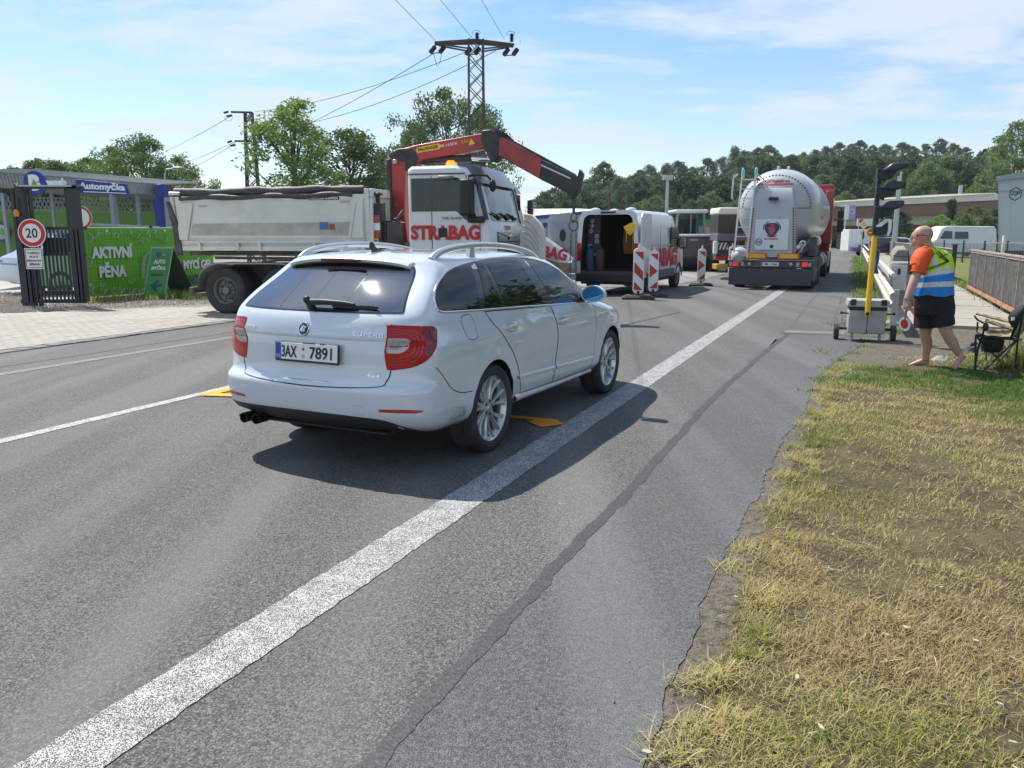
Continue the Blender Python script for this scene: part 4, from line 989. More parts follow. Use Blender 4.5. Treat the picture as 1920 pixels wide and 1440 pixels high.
   hb.loft(secs); hb.cyl(l, l+nn*.024,.012, n=8); hb.cyl(l2, l2+nn*.024,.012, n=8); hb.build('handle', car_paint, d, smooth=True, ang=50)
   cup = [(hx+.095+.085*math.cos(a), hz-.002+.030*math.sin(a))for a in np.linspace(0,6.283,20, endpoint=False)]
   S.line('handle_cup', cup, sd,.004, pm('shadow_gap',(.25,.26,.28),.6, var=0), d, off=.0035, closed=True)
   # side rubbing strip
   x0, x1 = (.45,1.25)if nm== 'rear_door' else(1.285,2.27); zm = lambda x:.481-(x-.44)*.035
   st = S.line('side_moulding', [(x0, zm(x0)),(x1, zm(x1))], sd,.030, car_paint, d, off=.002, h=.012)
   S.line('moulding_inlay', [(x0+.01, zm(x0)-.011),(x1-.01, zm(x1)-.011)], sd,.006, chrome, d, off=.013)
   # sill, fuel flap, bumper seam, fender seam
  fr = S.frame(sd)
  if sd== 'R':
   fl = [(x-.40, z+.085)for x, z in bez([(.03,.92),(.13,.925),(.165,.89),(.17,.80),(.145,.765),(.05,.765),(.015,.80),(.0,.885),(.03,.92)],3)[:-1]]
   f = S.patch('fuel_flap', fl, sd, car_paint, root, off=.0012, step=.06, skirt=.001); S.line('panel_gap', fl, sd,.004, seam, f, off=.0018, closed=True)
  S.line('panel_gap', bez([(-.355,.50),(-.50,.51),(-.64,.56),(-.76,.66),(-.82,.72)],4), sd,.006, seam, root, off=.001)
  S.line('panel_gap', [(3.14,.40),(3.25,.60),(3.45,.72)], sd,.006, seam, root, off=.001)
  S.line('panel_gap', bez([(2.295,.8),(2.28,.5),(2.245,.30)],4), sd,.006, seam, root, off=.001)
  S.line('sill', [(.42,.318),(1.2,.298),(2.35,.278)], sd,.06, car_paint, root, off=.004, h=.022)
  # window chrome bottom joined by a dark line, mirror
  sg = -1 if sd== 'R' else 1
  mr = MB(); c = Vector((1.93, sg*1.01,1.035)); secs = []
  for q in range(8):
   u = q/7; x = -.055+.15*u; sc = math.sqrt(max(0,1-(max(0,(u-.25)/.75))**2.4))*.95+.02
   secs.append([c+Vector((x, sg*(.115*math.cos(a)*sc*(1-.10*math.sin(a))),.078*math.sin(a)*sc))for a in np.linspace(0,6.283,24, endpoint=False)])
  mr.loft(secs); mir = mr.build('door_mirror', car_paint, root, smooth=True, ang=50)
  gl = MB(); gl.add([c+Vector((-.057, sg*.100*math.cos(a)*(1-.1*math.sin(a)),.066*math.sin(a)))for a in np.linspace(0,6.283,24, endpoint=False)], [tuple(range(24))]); gl.build('mirror_glass', pm('mirror_blue',(.10,.38,.75),.03,.9, var=0), mir)
  ar = MB(); ar.bar(c+Vector((.03,-sg*.10,-.045)), Vector((2.02, sg*.84,.96)),.08,.035); ar.build('mirror_arm', gloss_black, mir, bevel=.006)
  # roof rail
  rl = MB(); P = []; y = lambda x:sg*(.590-.018*((x-.6)/1.1)**2)
  for x, z in bez([(-.34,1.365),(-.28,1.402),(-.16,1.434),(.08,1.458),(.45,1.468),(.9,1.454),(1.25,1.418),(1.45,1.380),(1.56,1.335)],5):P.append((x, y(x), z))
  rr_ = [.019+.012*(abs(i/(len(P)-1)-.5)*2)**4 for i in range(len(P))]
  rl.tube(P, rr_,10, flat=1.25); rail = rl.build('roof_rail', satin_silver, root, smooth=True, ang=60)
  ft = MB(); ft.pxz([(.20,1.375),(.30,1.375),(.285,1.463),(.215,1.459)], y(.25)-.016, y(.1)+.016); ft.build('rail_foot', satin_silver, rail, bevel=.004)
  # tail lamp wrapping the corner
  sd2 = 'B'+sd
  outer = bez([(-.262,.985),(-.14,.982),(.0,.975),(.062,.960),(.066,.92),(.040,.84),(-.02,.775),(-.10,.735),(-.19,.715),(-.275,.705)],4)+bez([(-.275,.705),(-.285,.80),(-.272,.90),(-.262,.985)],4)[1:-1]
  lamp = S.patch('tail_lamp', outer, sd2, lamp_red, root, off=.004, step=.03, skirt=.012)
  S.line('lamp_gap', outer, sd2,.006, seam, lamp, off=.001, closed=True)
  S.patch('lamp_clear_lens', bez([(-.262,.905),(-.20,.906),(-.140,.902),(-.132,.868),(-.150,.835),(-.20,.812),(-.272,.812)],3), sd2, lamp_clear, lamp, off=.0055, step=.03)
  S.patch('lamp_divider', [(-.270,.860),(-.133,.864),(-.133,.869),(-.270,.865)], sd2, gloss_black, lamp, off=.0062, step=.03)
  S.patch('lamp_dark_zone', bez([(-.03,.968),(.048,.955),(.054,.92),(.030,.85),(-.025,.79),(-.03,.86),(-.03,.968)],3)[:-1], sd2, lamp_dark, lamp, off=.0052, step=.03)
  for q in(0,1,2):
   o_ = .024*q; S.line('light_guide', bez([(-.255,.925+.016*q),(-.15,.93+.014*q),(-.105+o_,.905+.010*q),(-.100+o_,.84),(-.15+o_*.8,.795-o_*.7),(-.265,.775-o_*.8)],4), sd2,.008, pm('lamp_guide',(.42,.010,.014),.2, var=0, coat=.6), lamp, off=.006)
  S.patch('bumper_reflector', bez([(-.345,.462),(-.20,.466),(-.11,.462),(-.065,.455),(-.11,.444),(-.20,.444),(-.345,.446)],3), sd2, red_refl, root, off=.004, step=.03)
  # tailgate, rear window, spoiler
 tg = bez([(-.62,.99),(-.618,.93),(-.632,.82),(-.625,.70),(-.60,.635),(-.53,.598),(0,.578),(.53,.598),(.60,.635),(.625,.70),(.632,.82),(.618,.93),(.62,.99)],4)
 tgo = S.patch('tailgate', tg+[(.62,1.045),(-.62,1.045)], 'B', car_paint, root, off=.0022, step=.06, skirt=.001)
 S.line('panel_gap', tg, 'B',.0075, seam, tgo, off=.0028)
 rw = bez([(-.665,1.058),(-.668,1.068),(-.640,1.13),(-.600,1.21),(-.560,1.29),(-.535,1.325)],3)
 rw = rw+[(-.3,1.338),(0,1.342),(.3,1.338)]+[(-y, z)for y, z in reversed(rw)]
 bot_ = [(y, z)for y, z in bez([(.665,1.058),(.4,1.052),(0,1.050),(-.4,1.052),(-.665,1.058)],4)][1:-1]
 win = S.patch('rear_window', rw+bot_, 'B', rear_glass, tgo, off=.004, step=.05)
 S.line('window_seal', rw+bot_, 'B',.010, gloss_black, win, off=.0045, closed=True)
 m = MB(); secs = []
 for q in range(25):
  y = -.515+1.03*q/24; e = 1-(abs(y)/.515)**6; bow = .075*(y/.515)**2; tip = -.630+bow; zt = 1.405-.034*(y/.515)**2-.012*(1-e)
  secs.append([(-.20, y, zt+.018),(-.40, y, zt+.010),(tip+.02, y, zt-.006),(tip, y, zt-.020),(tip+.012, y, zt-.038),(tip+.035, y, zt-.044),(-.50+bow, y, zt-.056),(-.36, y, zt-.03)])
 m.loft(secs); sp = m.build('spoiler', car_paint, tgo, smooth=True, ang=40)
 m = MB(); m.box((-.626,0,1.374),(.012,.34,.018)); m.build('brake_light', lamp_dark, sp, bevel=.003)
 m = MB(); m.loft([[(-.60+.075*(y/.6)**2, y,1.360-.034*(y/.515)**2),(-.50+.05*(y/.6)**2, y,1.335-.04*(y/.6)**2),(-.50, y,1.33-.04*(y/.6)**2),(-.60+.075*(y/.6)**2, y,1.354-.034*(y/.515)**2)]for y in np.linspace(-.48,.48,13)]); m.build('spoiler_underside', gloss_black, sp)
 # heater wires
 for y in(-.22,.05,.30):S.line('heater_wire', [(y,1.06),(y-.015,1.2),(y-.02,1.335)], 'B',.0022, gloss_black, win, off=.0048)
 # wiper
 m = MB(); p0, nn = S.hit(*S.frame('B')(.03,1.075)); p1, n1 = S.hit(*S.frame('B')(-.33,1.078)); p2, n2 = S.hit(*S.frame('B')(-.50,1.072))
 m.tube([p0+nn*.045, p0.lerp(p1,.3)+nn*.05, p0.lerp(p1,.75)+nn*.045, p1+n1*.032], [.022,.020,.016,.012],8); m.cyl(p0, p0+nn*.06,.030,.024,12); m.sphere(p0+nn*.055+Vector((0,.012,.008)),.026)
 m.bar(p0.lerp(p1,.5)+nn*.02, p2+n2*.018,.012,.022); m.build('wiper', black_pl, win, smooth=True, ang=50)
 # plate
 P0 = Vector((-1.062,-.005,.786)); tilt = R(6); X = Vector((0,-1,0)); Y = Vector((math.sin(tilt),0, math.cos(tilt))); Z = X.cross(Y)
 Mx = Matrix((X, Y, Z)).transposed()
 m = MB(); m.box(P0,(.536,.130,.018), Mx); pl = m.build('plate_holder', black_pl, tgo, bevel=.005)
 m = MB(); m.box(P0+Z*.009+Y*.004,(.520,.110,.004), Mx); pw = m.build('number_plate', plate_white, pl, bevel=.003)
 m = MB(); m.box(P0+Z*.0115-X*.236+Y*.004,(.044,.108,.001), Mx);
 m.build('plate_band', plate_blue, pl)
 text('plate_letters', '3AX', ink, pl, P0+Z*.012-X*.142+Y*.002, X, Y, width=.130, height=.078, bold=.012)
 text('plate_letters', '7891', ink, pl, P0+Z*.012+X*.125+Y*.002, X, Y, width=.185, height=.078, bold=.012)
 text('plate_letters', 'CZ', white_print, pl, P0+Z*.0125-X*.236-Y*.030, X, Y, height=.018)
 m = MB()
 for c, col in((.022,0),(-.024,1)):m.mat(col); m.lathe([(.001,.0118),(.011+.003*col,.0118)], lambda a, b, h, c=c:tuple(P0+X*(-.022+a)+Y*(c+b)+Z*h),14)
 m.build('plate_stickers', [pm('sticker_red',(.5,.05,.08),.5), pm('sticker_grey',(.5,.52,.52),.5)], pl)
 # badges
 l, nn = S.hit(*S.frame('B')(0.03,.938)); Zb = (nn+Vector((-.0,0,0))).normalized(); Yb = (Vector((0,0,1))-Zb*Zb.z).normalized(); Xb = Yb.cross(Zb)
 if Xb.y>0:Xb = -Xb
 m = MB(); fb = lambda a, b, h:tuple(l+Xb*a+Yb*b+Zb*h)
 m.mat(0).lathe([(.036,.002),(.040,.010),(.044,.010),(.047,.002)], fb,32); m.mat(1).lathe([(.001,.007),(.036,.007)], fb,28)
 m.mat(0).prism([(-.024,-.016),(-.006,-.020),(-.004,.004),(.006,.024),(-.004,.026),(-.012,.010),(-.012,.022),(-.020,.014),(-.018,.004),(-.026,.004)], fb,.007,.011)
 m.prism([(.000,-.018),(.010,-.018),(.012,.010),(.024,.008),(.026,.014),(.010,.020),(.002,.004)], fb,.007,.011)
 m.build('round_badge', [chrome, gloss_black], tgo, smooth=True, ang=30)
 def badge(txt, y, z, h, w=None, bold=.015, sp=1.1):
  l, nn = S.hit(*S.frame('B')(y, z)); Zb = nn.normalized(); Xb = Vector((0,-1,0)); Yb = Zb.cross(Xb).normalized(); Xb = Yb.cross(Zb)
  text('badge_letters', txt, chrome, tgo, l+Zb*.005, Xb, Yb, height=h, width=w, bold=bold, spacing=sp, extr=.003)
 badge('\u0160KODA',.535,.926,.026,.125); badge('SUPERB',-.475,.922,.026,.22); badge('4x4',-.51,.665,.022,.09)
 # valance, exhausts
 val = bez([(-.80,.275),(-.72,.330),(-.60,.385),(-.40,.400),(0,.405),(.40,.400),(.62,.392),(.80,.385),(.88,.375)],4)
 S.patch('valance', val+[(.88,.285),(.4,.278),(-.4,.278),(-.78,.273)], 'B', car_black, root, off=.005, step=.05)
 m = MB(); m.loft([[(-.95, y,.285),(-.95, y,.27),(-.88, y,.25),(-.7, y,.25),(-.6, y,.285)]for y in np.linspace(-.55,.75,8)]); m.build('undertray', car_black, root, bevel=.01)
 for y in(.60,.49):
  m = MB(); m.lathe([(.034,0),(.036,.16),(.031,.16),(.029,.02)], lambda a, b, h, y=y:(-.90-h, y+a,.292+b),20); m.build('exhaust_pipe', pm('exhaust',(.03,.03,.03),.5,.6), root, smooth=True)
 S.line('bumper_cap', [(y,.606)for y in np.linspace(-.52,.52,9)], 'B',.018, chrome, root, off=.003)
 sq = [(-.46,.42),(-.40,.42),(-.40,.475),(-.46,.475)]
 S.line('tow_cover_gap', sq, 'B',.003, pm('faint_gap',(.30,.31,.33),.6, var=0), root, off=.001, closed=True)
 # antenna, roof seams
 m = MB(); secs = []
 for x, w, h in((-.10,.036,.012),(-.02,.034,.020),(.06,.012,.03)):pass
 m.pxz([(-.26,1.415),(-.075,1.425),(-.10,1.431),(-.175,1.450),(-.215,1.492),(-.235,1.492),(-.245,1.44)],-.010,.010); m.loft([[(-.27,-.028,1.415),(-.27,.028,1.415),(-.25,.016,1.436),(-.25,-.016,1.436)], [(-.14,-.030,1.419),(-.14,.030,1.419),(-.14,.012,1.443),(-.14,-.012,1.443)], [(-.05,-.010,1.425),(-.05,.010,1.425),(-.05,.004,1.428),(-.05,-.004,1.428)]])
 m.build('antenna', black_pl, root, bevel=.003)
 S.line('roof_seam', bez([(-.26,-.55),(-.28,-.3),(-.29,0),(-.28,.3),(-.26,.55)],4), 'T',.006, seam, root, off=.020)
 # headlamps and front grille (seen from other positions)
 for s_ in(-1,1):S.patch('headlamp', [(s_*.45,.66),(s_*.80,.70),(s_*.82,.80),(s_*.62,.80),(s_*.45,.76)], 'F', lamp_clear, root, off=.004, step=.05)
 S.patch('front_grille', [(-.38,.66),(.38,.66),(.42,.78),(-.42,.78)], 'F', black_pl, root, off=.004, step=.06)
 S.patch('windscreen', [(-.66,1.03),(-.55,1.34),(.55,1.34),(.66,1.03)], 'F', car_glass, root, off=.003, step=.07)
 for cx, st in((0,0),(2.761,0.)):
  for s_ in(-1,1):wheel(root,(cx, s_*.79,.318),.318,.240,.225, s_, 'alloy', steer=st).scale = (1.07/.95,1,1)
  # road dirt splashed behind the rear wheel
 m = MB(); r = random.Random(3); fr = S.frame('R')
 for k in range(260):
  u = -.42-abs(r.gauss(0,.10)); v = .335+abs(r.gauss(0,.035))
  l, nn = S.hit(*fr(u, v)); L = r.uniform(.003,.016); d = Vector((-.8,0, r.uniform(.1,.6))).normalized(); b = d.cross(nn).normalized()*r.uniform(.0006,.0014)
  c = l+nn*.0015; m.add([c-b, c+b, c+d*L+b, c+d*L-b], [(0,1,2,3)])
 o = m.build('dirt_splash', pm('mud',(.20,.18,.15),.9), root, recalc=False); o['kind'] = 'stuff'
 return root
build_estate()
# ------------------------------------------------------------------ lorries, van, machines
truck_white = pm('truck_white',(.72,.73,.73),.35, var=.03, coat=.5, dirt=(.50,.48,.43), dscale=1.6, damt=.25)
body_white = pm('tipper_white',(.70,.68,.62),.5, var=.06, scale=2, dirt=(.46,.40,.31), dscale=1.3, damt=.5, dthr=(.5,.75))
strabag_red = pm('company_red',(.55,.015,.02),.4, var=.03)
crane_red = pm('crane_red',(.42,.022,.018),.4, var=.08, coat=.4, dirt=(.05,.02,.018), dscale=1.7, damt=.8, dthr=(.5,.68))
crane_black = pm('crane_black',(.028,.026,.026),.45, var=.25, scale=9, dirt=(.08,.06,.05), dscale=5, damt=.5)
tarp = pm('grey_tarpaulin',(.060,.056,.056),.6, var=.3, scale=9, bump=1., bscale=16)
chassis_m = pm('chassis_grey',(.055,.053,.05),.75, var=.25, scale=9, dirt=(.16,.14,.11), dscale=4, damt=.7)
steel_dirty = pm('dirty_steel',(.30,.29,.27),.55,.4, var=.2, scale=8, dirt=(.20,.17,.13), dscale=4, damt=.6)
sun_visor = pm('visor_grey',(.085,.10,.13),.3, var=.05, coat=.4)
yellow_m = pm('signal_yellow',(.80,.50,.012),.4, var=.04, coat=.2)
chain_m = pm('chain_steel',(.10,.095,.09),.55,.6, var=.3, scale=20)
pm('cab_glass',(.030,.038,.042),.04, var=.3, scale=3, spec=.6); pm('windscreen_glass',(.15,.175,.185),.06, var=.35, scale=2.2, spec=.6)
alu = pm('bare_aluminium',(.62,.63,.64),.35,.7, var=.06, scale=6)
def basis(root):return chain(root)
def mirror_pod(parent, c, d, name='side_mirror'):
 m = MB(); m.box(c, d); return m.build(name, black_pl, parent, bevel=.04, seg=3)
def cab(root, L, W2, z0, z1, txt=True, name_side=-1, front_detail=True):
 """day cab; front at x=0, back at x=-L"""
 zw = z1-1.02; zb = z1-.83; zd = z1-.97; zt = z1-.27
 prof = [(-L, z0),(-L, z1-.05),(-L+.07, z1),(-.66, z1),(-.48, z1-.04),(-.24, z1-.40),(-.09, zw),(-.01, z1-1.30),(0, z0+.25),(-.04, z0)]
 m = MB(); secs = []
 for y, k in((-W2,.07),(-W2+.04,.022),(-W2+.12,0),(W2-.12,0),(W2-.04,.022),(W2,.07)):
  secs.append([(x-k*(1 if x>-.9 else-1 if x<-L+.1 else 0)*.9, y, z-(k*.9 if z>z1-.2 else 0))for x, z in prof])
 m.loft(secs); shell = m.build('cab_shell', truck_white, root, smooth=True, ang=28)
 def fx(z):return lerp(-.24,-.09,(z1-.40-z)/(z1-.40-zw))if z<z1-.40 else lerp(-.48,-.24,(z1-.04-z)/.36)
 zz = [zw-.0, lerp(zw, z1-.40,.5), z1-.40, z1-.26]
 rows = [[(fx(z)+.020-.055*(abs(y)/W2)**4, y, z)for y in np.linspace(-W2+.07, W2-.07,15)]for z in zz]
 V = [p for r_ in rows for p in r_]; F = [(i*15+j, i*15+j+1,(i+1)*15+j+1,(i+1)*15+j)for i in range(len(zz)-1)for j in range(14)]
 m = MB(); m.add(V, F); win = m.build('windscreen', MATS['windscreen_glass'], root, smooth=True, recalc=False, ang=60)
 m = MB(); m.add([(x+.006, y, z)for r_ in([(fx(zw+.0)+.020-.055*(abs(y)/W2)**4, y, zw-.01)for y in np.linspace(-W2+.07, W2-.07,15)], [(fx(zw+.13)+.020-.055*(abs(y)/W2)**4, y, zw+.13)for y in np.linspace(-W2+.07, W2-.07,15)])for x, y, z in r_], [(j, j+1,15+j+1,15+j)for j in range(14)]); m.build('lower_frit', gloss_black, win, recalc=False)
 for s_ in(-1,1):m = MB(); m.loft([[(fx(z)+.02, s_*(W2-.055), z),(fx(z)+.02, s_*(W2-.10), z),(fx(z)-.03, s_*(W2+.001), z),(fx(z)-.06, s_*(W2+.004), z)]for z in(zw, z1-.40, z1-.26)]); m.build('screen_edge', gloss_black, win)
 m = MB(); R_ = []
 for y in np.linspace(-W2+.05, W2-.05,11):
  b = .06*(abs(y)/W2)**3; R_.append([(-.18-b, y, z1-.34),(-.24-b, y, z1-.20),(-.42-b, y, z1+.02),(-.64-b, y, z1+.05),(-.64-b, y, z1-.01),(-.46-b, y, z1-.05),(-.30-b, y, z1-.24),(-.22-b, y, z1-.34)])
 m.loft(R_); m.build('sun_visor', sun_visor, root, smooth=True, ang=40)
 for y in(-.45,.10,.62):
  m = MB(); m.bar((fx(zw)+.04, y, zw+.02),(fx(zw+.08)+.05, y-.22, zw+.10),.03,.03); m.bar((fx(zw+.05)+.05, y+.10, zw+.05),(fx(zw+.16)+.05, y-.50, zw+.14),.02,.02); m.build('wiper', black_pl, win)
 zg = z1-1.24
 gr = MB(); gr.loft([[(.014, y, zg-.45),(.014, y, zg-.08),(-.0, y, zg),(-.04, y, zg-.45)]for y in(-W2+.40, W2-.40)]); g = gr.build('grille', gloss_black, root, bevel=.01)
 for z in(-.20,-.30):b = MB(); b.box((.022,0, zg+z),(.02,2*W2-.95,.02)); b.build('grille_bar', dark_metal, g)
 b = MB(); b.pyz([(-.74, zg-.02),(-.30, zg-.08),(0, zg-.13),(.30, zg-.08),(.74, zg-.02),(.74, zg+.01),(.2, zg-.03),(0, zg-.045),(-.2, zg-.03),(-.74, zg+.01)],0.01,.035); b.build('grille_trim', chrome, g)
 b = MB(); b.pyz([(-.10, zg-.10),(-.03, zg-.16),(0, zg-.17),(.03, zg-.16),(.10, zg-.10),(.06, zg-.06),(-.06, zg-.06)],.03,.05); b.build('emblem', chrome, g, bevel=.01)
 b = MB(); b.box((-.03,.0, z1-1.16),(.05,.24,.08)); b.build('front_sticker', pm('sticker_pale_red',(.55,.25,.22),.5), root)
 for s_ in(-1,1):
  b = MB(); b.box((-.03, s_*(W2-.22), z0+.05),(.10,.34,.22)); b.build('headlamp', lamp_clear, root, bevel=.03)
  y = s_*(W2+.004)
  def side(name, poly, mat, th=.010, parent=root, bev=0):b = MB(); b.pxz(poly, y, y-s_*th); return b.build(name, mat, parent, bevel=bev)
  dr = side('door', [(-1.20, z0+.02),(-1.20, z1-.20),(-.62, z1-.20),(-.42, z1-.42),(-.26, zw-.05),(-.22, z0+.10),(-.34, z0+.02)], truck_white,.012, bev=.004)
  yo = s_*(W2+.008)
  def on(name, poly, mat, parent, k=.004):b = MB(); b.pxz(poly, yo, yo+s_*k); return b.build(name, mat, parent)
  wf = [(-L+.10, zb-.03),(-L+.10, zt+.03),(-.66, zt+.03),(-.50, zt-.14),(-.30, zd),(-.30, zd-.06),(-.52, zd-.05),(-.70, zb-.03)]
  on('window_frame', wf, gloss_black, dr,.003)
  on('door_window', [(-1.16, zb),(-1.16, zt),(-.68, zt),(-.53, zt-.16),(-.36, zd+.03),(-.36, zd-.02),(-.52, zd-.01),(-.68, zb)], MATS['cab_glass'], dr,.006)
  on('rear_side_window', [(-L+.14, zb),(-L+.14, zt),(-1.24, zt),(-1.24, zb)], MATS['cab_glass'], root,.006)
  b = MB(); b.box((-.98, s_*(W2+.02), z1-1.26),(.18,.035,.17)); b.build('handle', black_pl, dr, bevel=.02)
  on('door_gap', [(-1.210, z0+.02),(-1.210, z1-.20),(-1.198, z1-.20),(-1.198, z0+.02)], seam, dr,.002)
  on('door_gap', [(-.232, z0+.02),(-.232, zw),(-.22, zw),(-.22, z0+.02)], seam, dr,.002)
  on('roof_gutter', [(-L+.02, z1-.175),(-.52, z1-.175),(-.52, z1-.150),(-L+.02, z1-.150)], gloss_black, root,.010)
  b = MB(); b.box((-.28, s_*(W2+.06), z1-1.02),(.34,.16,.12)); b.build('mirror_bracket', black_pl, root, bevel=.04)
  mr = mirror_pod(root,(-.40, s_*(W2+.22), z1-.62),(.20,.30,.66)); b = MB(); b.tube([(-.45, s_*(W2-.02), z1-.22),(-.42, s_*(W2+.12), z1-.22),(-.40, s_*(W2+.18), z1-.30)],.022,8); b.build('mirror_arm', black_pl, mr); b = MB(); b.tube([(-.30, s_*(W2+.05), z1-1.0),(-.38, s_*(W2+.20), z1-.94)],.035,8); b.build('mirror_arm', black_pl, mr)
  b = MB(); b.add([(-.502, s_*(W2+.22)+q*.12, z1-.62+w*.30)for q, w in((-1,-1),(1,-1),(1,1),(-1,1))], [(0,1,2,3)]); b.build('mirror_glass', pm('truck_mirror',(.5,.55,.6),.05,1, var=0), mr)
  b = MB(); b.box((-.85, s_*(W2-.08), z0-.22),(.75,.12,.34)); b.build('step', chassis_m, root, bevel=.03)
 m = MB(); m.sphere((-.06,-W2+.28, z1-.38),.12, sc=(.5,1,1.)); m.tube([(-.08,-W2+.28, z1-.30),(-.15,-W2+.22, z1-.20),(-.30,-W2+.06, z1-.19),(-.50,-W2-.02, z1-.22)],.022,8); m.build('kerb_mirror', black_pl, root, smooth=True)
 m = MB(); m.box((-.86,-W2-.12, z1-.24),(.26,.22,.06)); m.build('work_lamp', steel_dirty, root, bevel=.02)
 m = MB(); m.box((-L/2-.1,0, z0-.25),(L-.25,2*W2-.5,.5)); m.build('engine_block', chassis_m, root)
 m = MB(); m.box((-.10,0, z0-.20),(.24,2*W2-.04,.40)); m.build('bumper', truck_white, root, bevel=.05)
 return shell
def build_tipper():
# near side line from the photograph: tail at left, cab at right and nearer
 p0 = Vector((-7.22,17.40)); d = Vector((.960,-.281)).normalized(); n = Vector((-d.y, d.x))
 Lall = 7.12; W2 = 1.18
 o = p0+n*W2+d*Lall
 root = thing('tipper_truck', 'white tipper truck with grey rolled tarpaulin and STRABAG cab, rear wheels on the forecourt', 'truck',(o.x, o.y,0), math.atan2(d.y, d.x))
 z0, z1 = 1.02,2.97
 cab(root,1.72, W2, z0, z1)
 y = -W2-.022
 text('company_letters', 'STRABAG', strabag_red, root,(-.93, y, z1-1.26),(1,0,0),(0,0,1), width=1.42, height=.28, bold=.045, extr=.004)
 text('type_letters', 'TGS 33.470', ink, root,(-.80, y, z1-.99),(1,0,0),(0,0,1), width=.40, height=.045)
 # beacon
 m = MB(); m.mat(1).box((-1.15,.45, z1+.04),(.34,.16,.08)); m.mat(0).lathe([(.10,0),(.095,.09),(.07,.13),(.001,.14)], lambda a, b, h:(-1.15+a,-.25+b, z1+.03+h),16); m.build('beacon', [pm('beacon_lens',(.9,.25,.01),.2, var=0, emit=(1,.3,.02), estr=1.2), steel_dirty], root, smooth=True)
 # tipper body: x from -7.35 to -2.35
 xa, xb, zb, zt = -7.09,-2.62,1.40,2.46
 wy = W2; body = MB()
 def shell(y0, y1):pass
 # side wall as a folded panel, floor, front bulkhead, tailgate
 for s_ in(-1,1):
  side = MB(); prof = [(wy-.03, zb),(wy, zb+.10),(wy, zt-.25),(wy+.02, zt-.06),(wy+.02, zt),(wy-.05, zt),(wy-.05, zb+.10),(wy-.08, zb)]
  side.pyz([(s_*a, b)for a, b in prof], xa+.06, xb); sw = side.build('side_wall', body_white, root, bevel=.006)
  # sloped end pillars and the framed field between them
  for poly in([(xa+.06, zb+.16),(xa+.32, zb+.16),(xa+.52, zt-.13),(xa+.20, zt-.13)], [(xb-.03, zb+.20),(xb-.30, zb+.20),(xb-.13, zt-.10),(xb-.02, zt-.10)]):
   b = MB(); b.pxz(poly, s_*(wy-.002), s_*(wy+.045)); b.build('corner_rib', body_white, sw, bevel=.01)
  b = MB(); b.pxz([(xa+.34, zb+.19),(xb-.32, zb+.19),(xb-.18, zt-.16),(xa+.54, zt-.16)], s_*(wy-.002), s_*(wy+.014)); f = b.build('side_panel', body_white, sw, bevel=.008)
  b = MB(); b.pxz([(xa+.40, zb+.26),(xb-.38, zb+.26),(xb-.33, zb+.52),(xa+.46, zb+.50)], s_*(wy+.012), s_*(wy+.020)); b.build('lower_field', pm('tipper_beige',(.50,.47,.40),.6, var=.1, dirt=(.30,.27,.22), dscale=2.5, damt=.7), f)
  b = MB(); b.bb((xa+.30, s_*(wy-.03), zb+.10),(xb-.02, s_*(wy+.06), zb+.14)); b.build('rub_rail', body_white, sw, bevel=.01)
  b = MB(); b.bb((xa+.16, s_*(wy-.05), zb-.06),(xb-.02, s_*(wy+.02), zb+.04)); b.build('lower_rail', body_white, sw, bevel=.01)
  for x in(xa+.62, xa+1.55, xa+2.08, xa+3.35, xa+4.3):
   b = MB(); b.pyz([(s_*(wy+.0), zb-.07),(s_*(wy+.05), zb-.05),(s_*(wy+.075), zb+.12),(s_*wy, zb+.14)], x-.03, x+.03); b.build('tie_bracket', body_white, sw)
 b = MB(); b.bb((xa+.06,-wy+.08, zb-.02),(xb, wy-.08, zb+.06)); b.build('floor', chassis_m, root)
 b = MB(); b.pyz([(-wy+.02, zb),(wy-.02, zb),(wy+.03, zt+.10),(-wy-.03, zt+.10)], xb, xb+.10); fb = b.build('front_bulkhead', body_white, root, bevel=.01)
 b = MB(); b.bb((xb+.10,-wy, zt-.06),(xb+.17, wy, zt+.10)); b.build('bulkhead_cap', body_white, fb, bevel=.015)
 for yy in(-wy+.06,-.35,.35, wy-.06):
  b = MB(); b.bb((xb+.10, yy-.05, zb),(xb+.16, yy+.05, zt-.07)); b.build('bulkhead_rib', body_white, fb)
 b = MB(); b.pxz([(xa+.06, zb+.02),(xa+.12, zb),(xa-.02, zt),(xa-.08, zt-.02)],-wy, wy); tg = b.build('tailgate', body_white, root, bevel=.01)
 b = MB()
 for s_ in(-1,1):b.pxz([(xa+.02, zb-.18),(xa+.16, zb-.16),(xa+.10, zb+.5),(xa-.08, zt-.1),(xa-.14, zt-.1),(xa-.02, zb+.4)], s_*wy, s_*(wy+.05))
 b.build('tail_frame', chassis_m, root)
 # rolled tarpaulin
 m = MB(); r = random.Random(4); n_ = 26; y0 = -wy+.03
 def roll(z, r0, yy, seed, xa_, xb_):
  P = []; Rr = []
  for k in range(n_+1):
   u = k/n_; P.append((lerp(xa_, xb_, u), yy+.02*math.sin(u*23+seed), z+.014*math.sin(u*17+seed)+.02*u)); Rr.append(r0*(1+.12*math.sin(u*41+seed*2)+.10*math.sin(u*12.3+seed)))
  m.tube(P, Rr,10)
 roll(zt+.08,.085, y0+.03,1, xa+.02, xb-.02); roll(zt-.03,.055, y0-.045,5, xa+.20, xb-.25); m.build('rolled_tarpaulin', tarp, root, smooth=True, ang=60)
 m = MB(); V = []; nx, ny = 24,12
 for i in range(nx+1):
  for j in range(ny+1):V.append((lerp(xa+.02, xb, i/nx), lerp(-wy+.05, wy, j/ny), zt+.06+.05*math.sin(math.pi*j/ny)+.02*math.sin(i*1.9+j)))
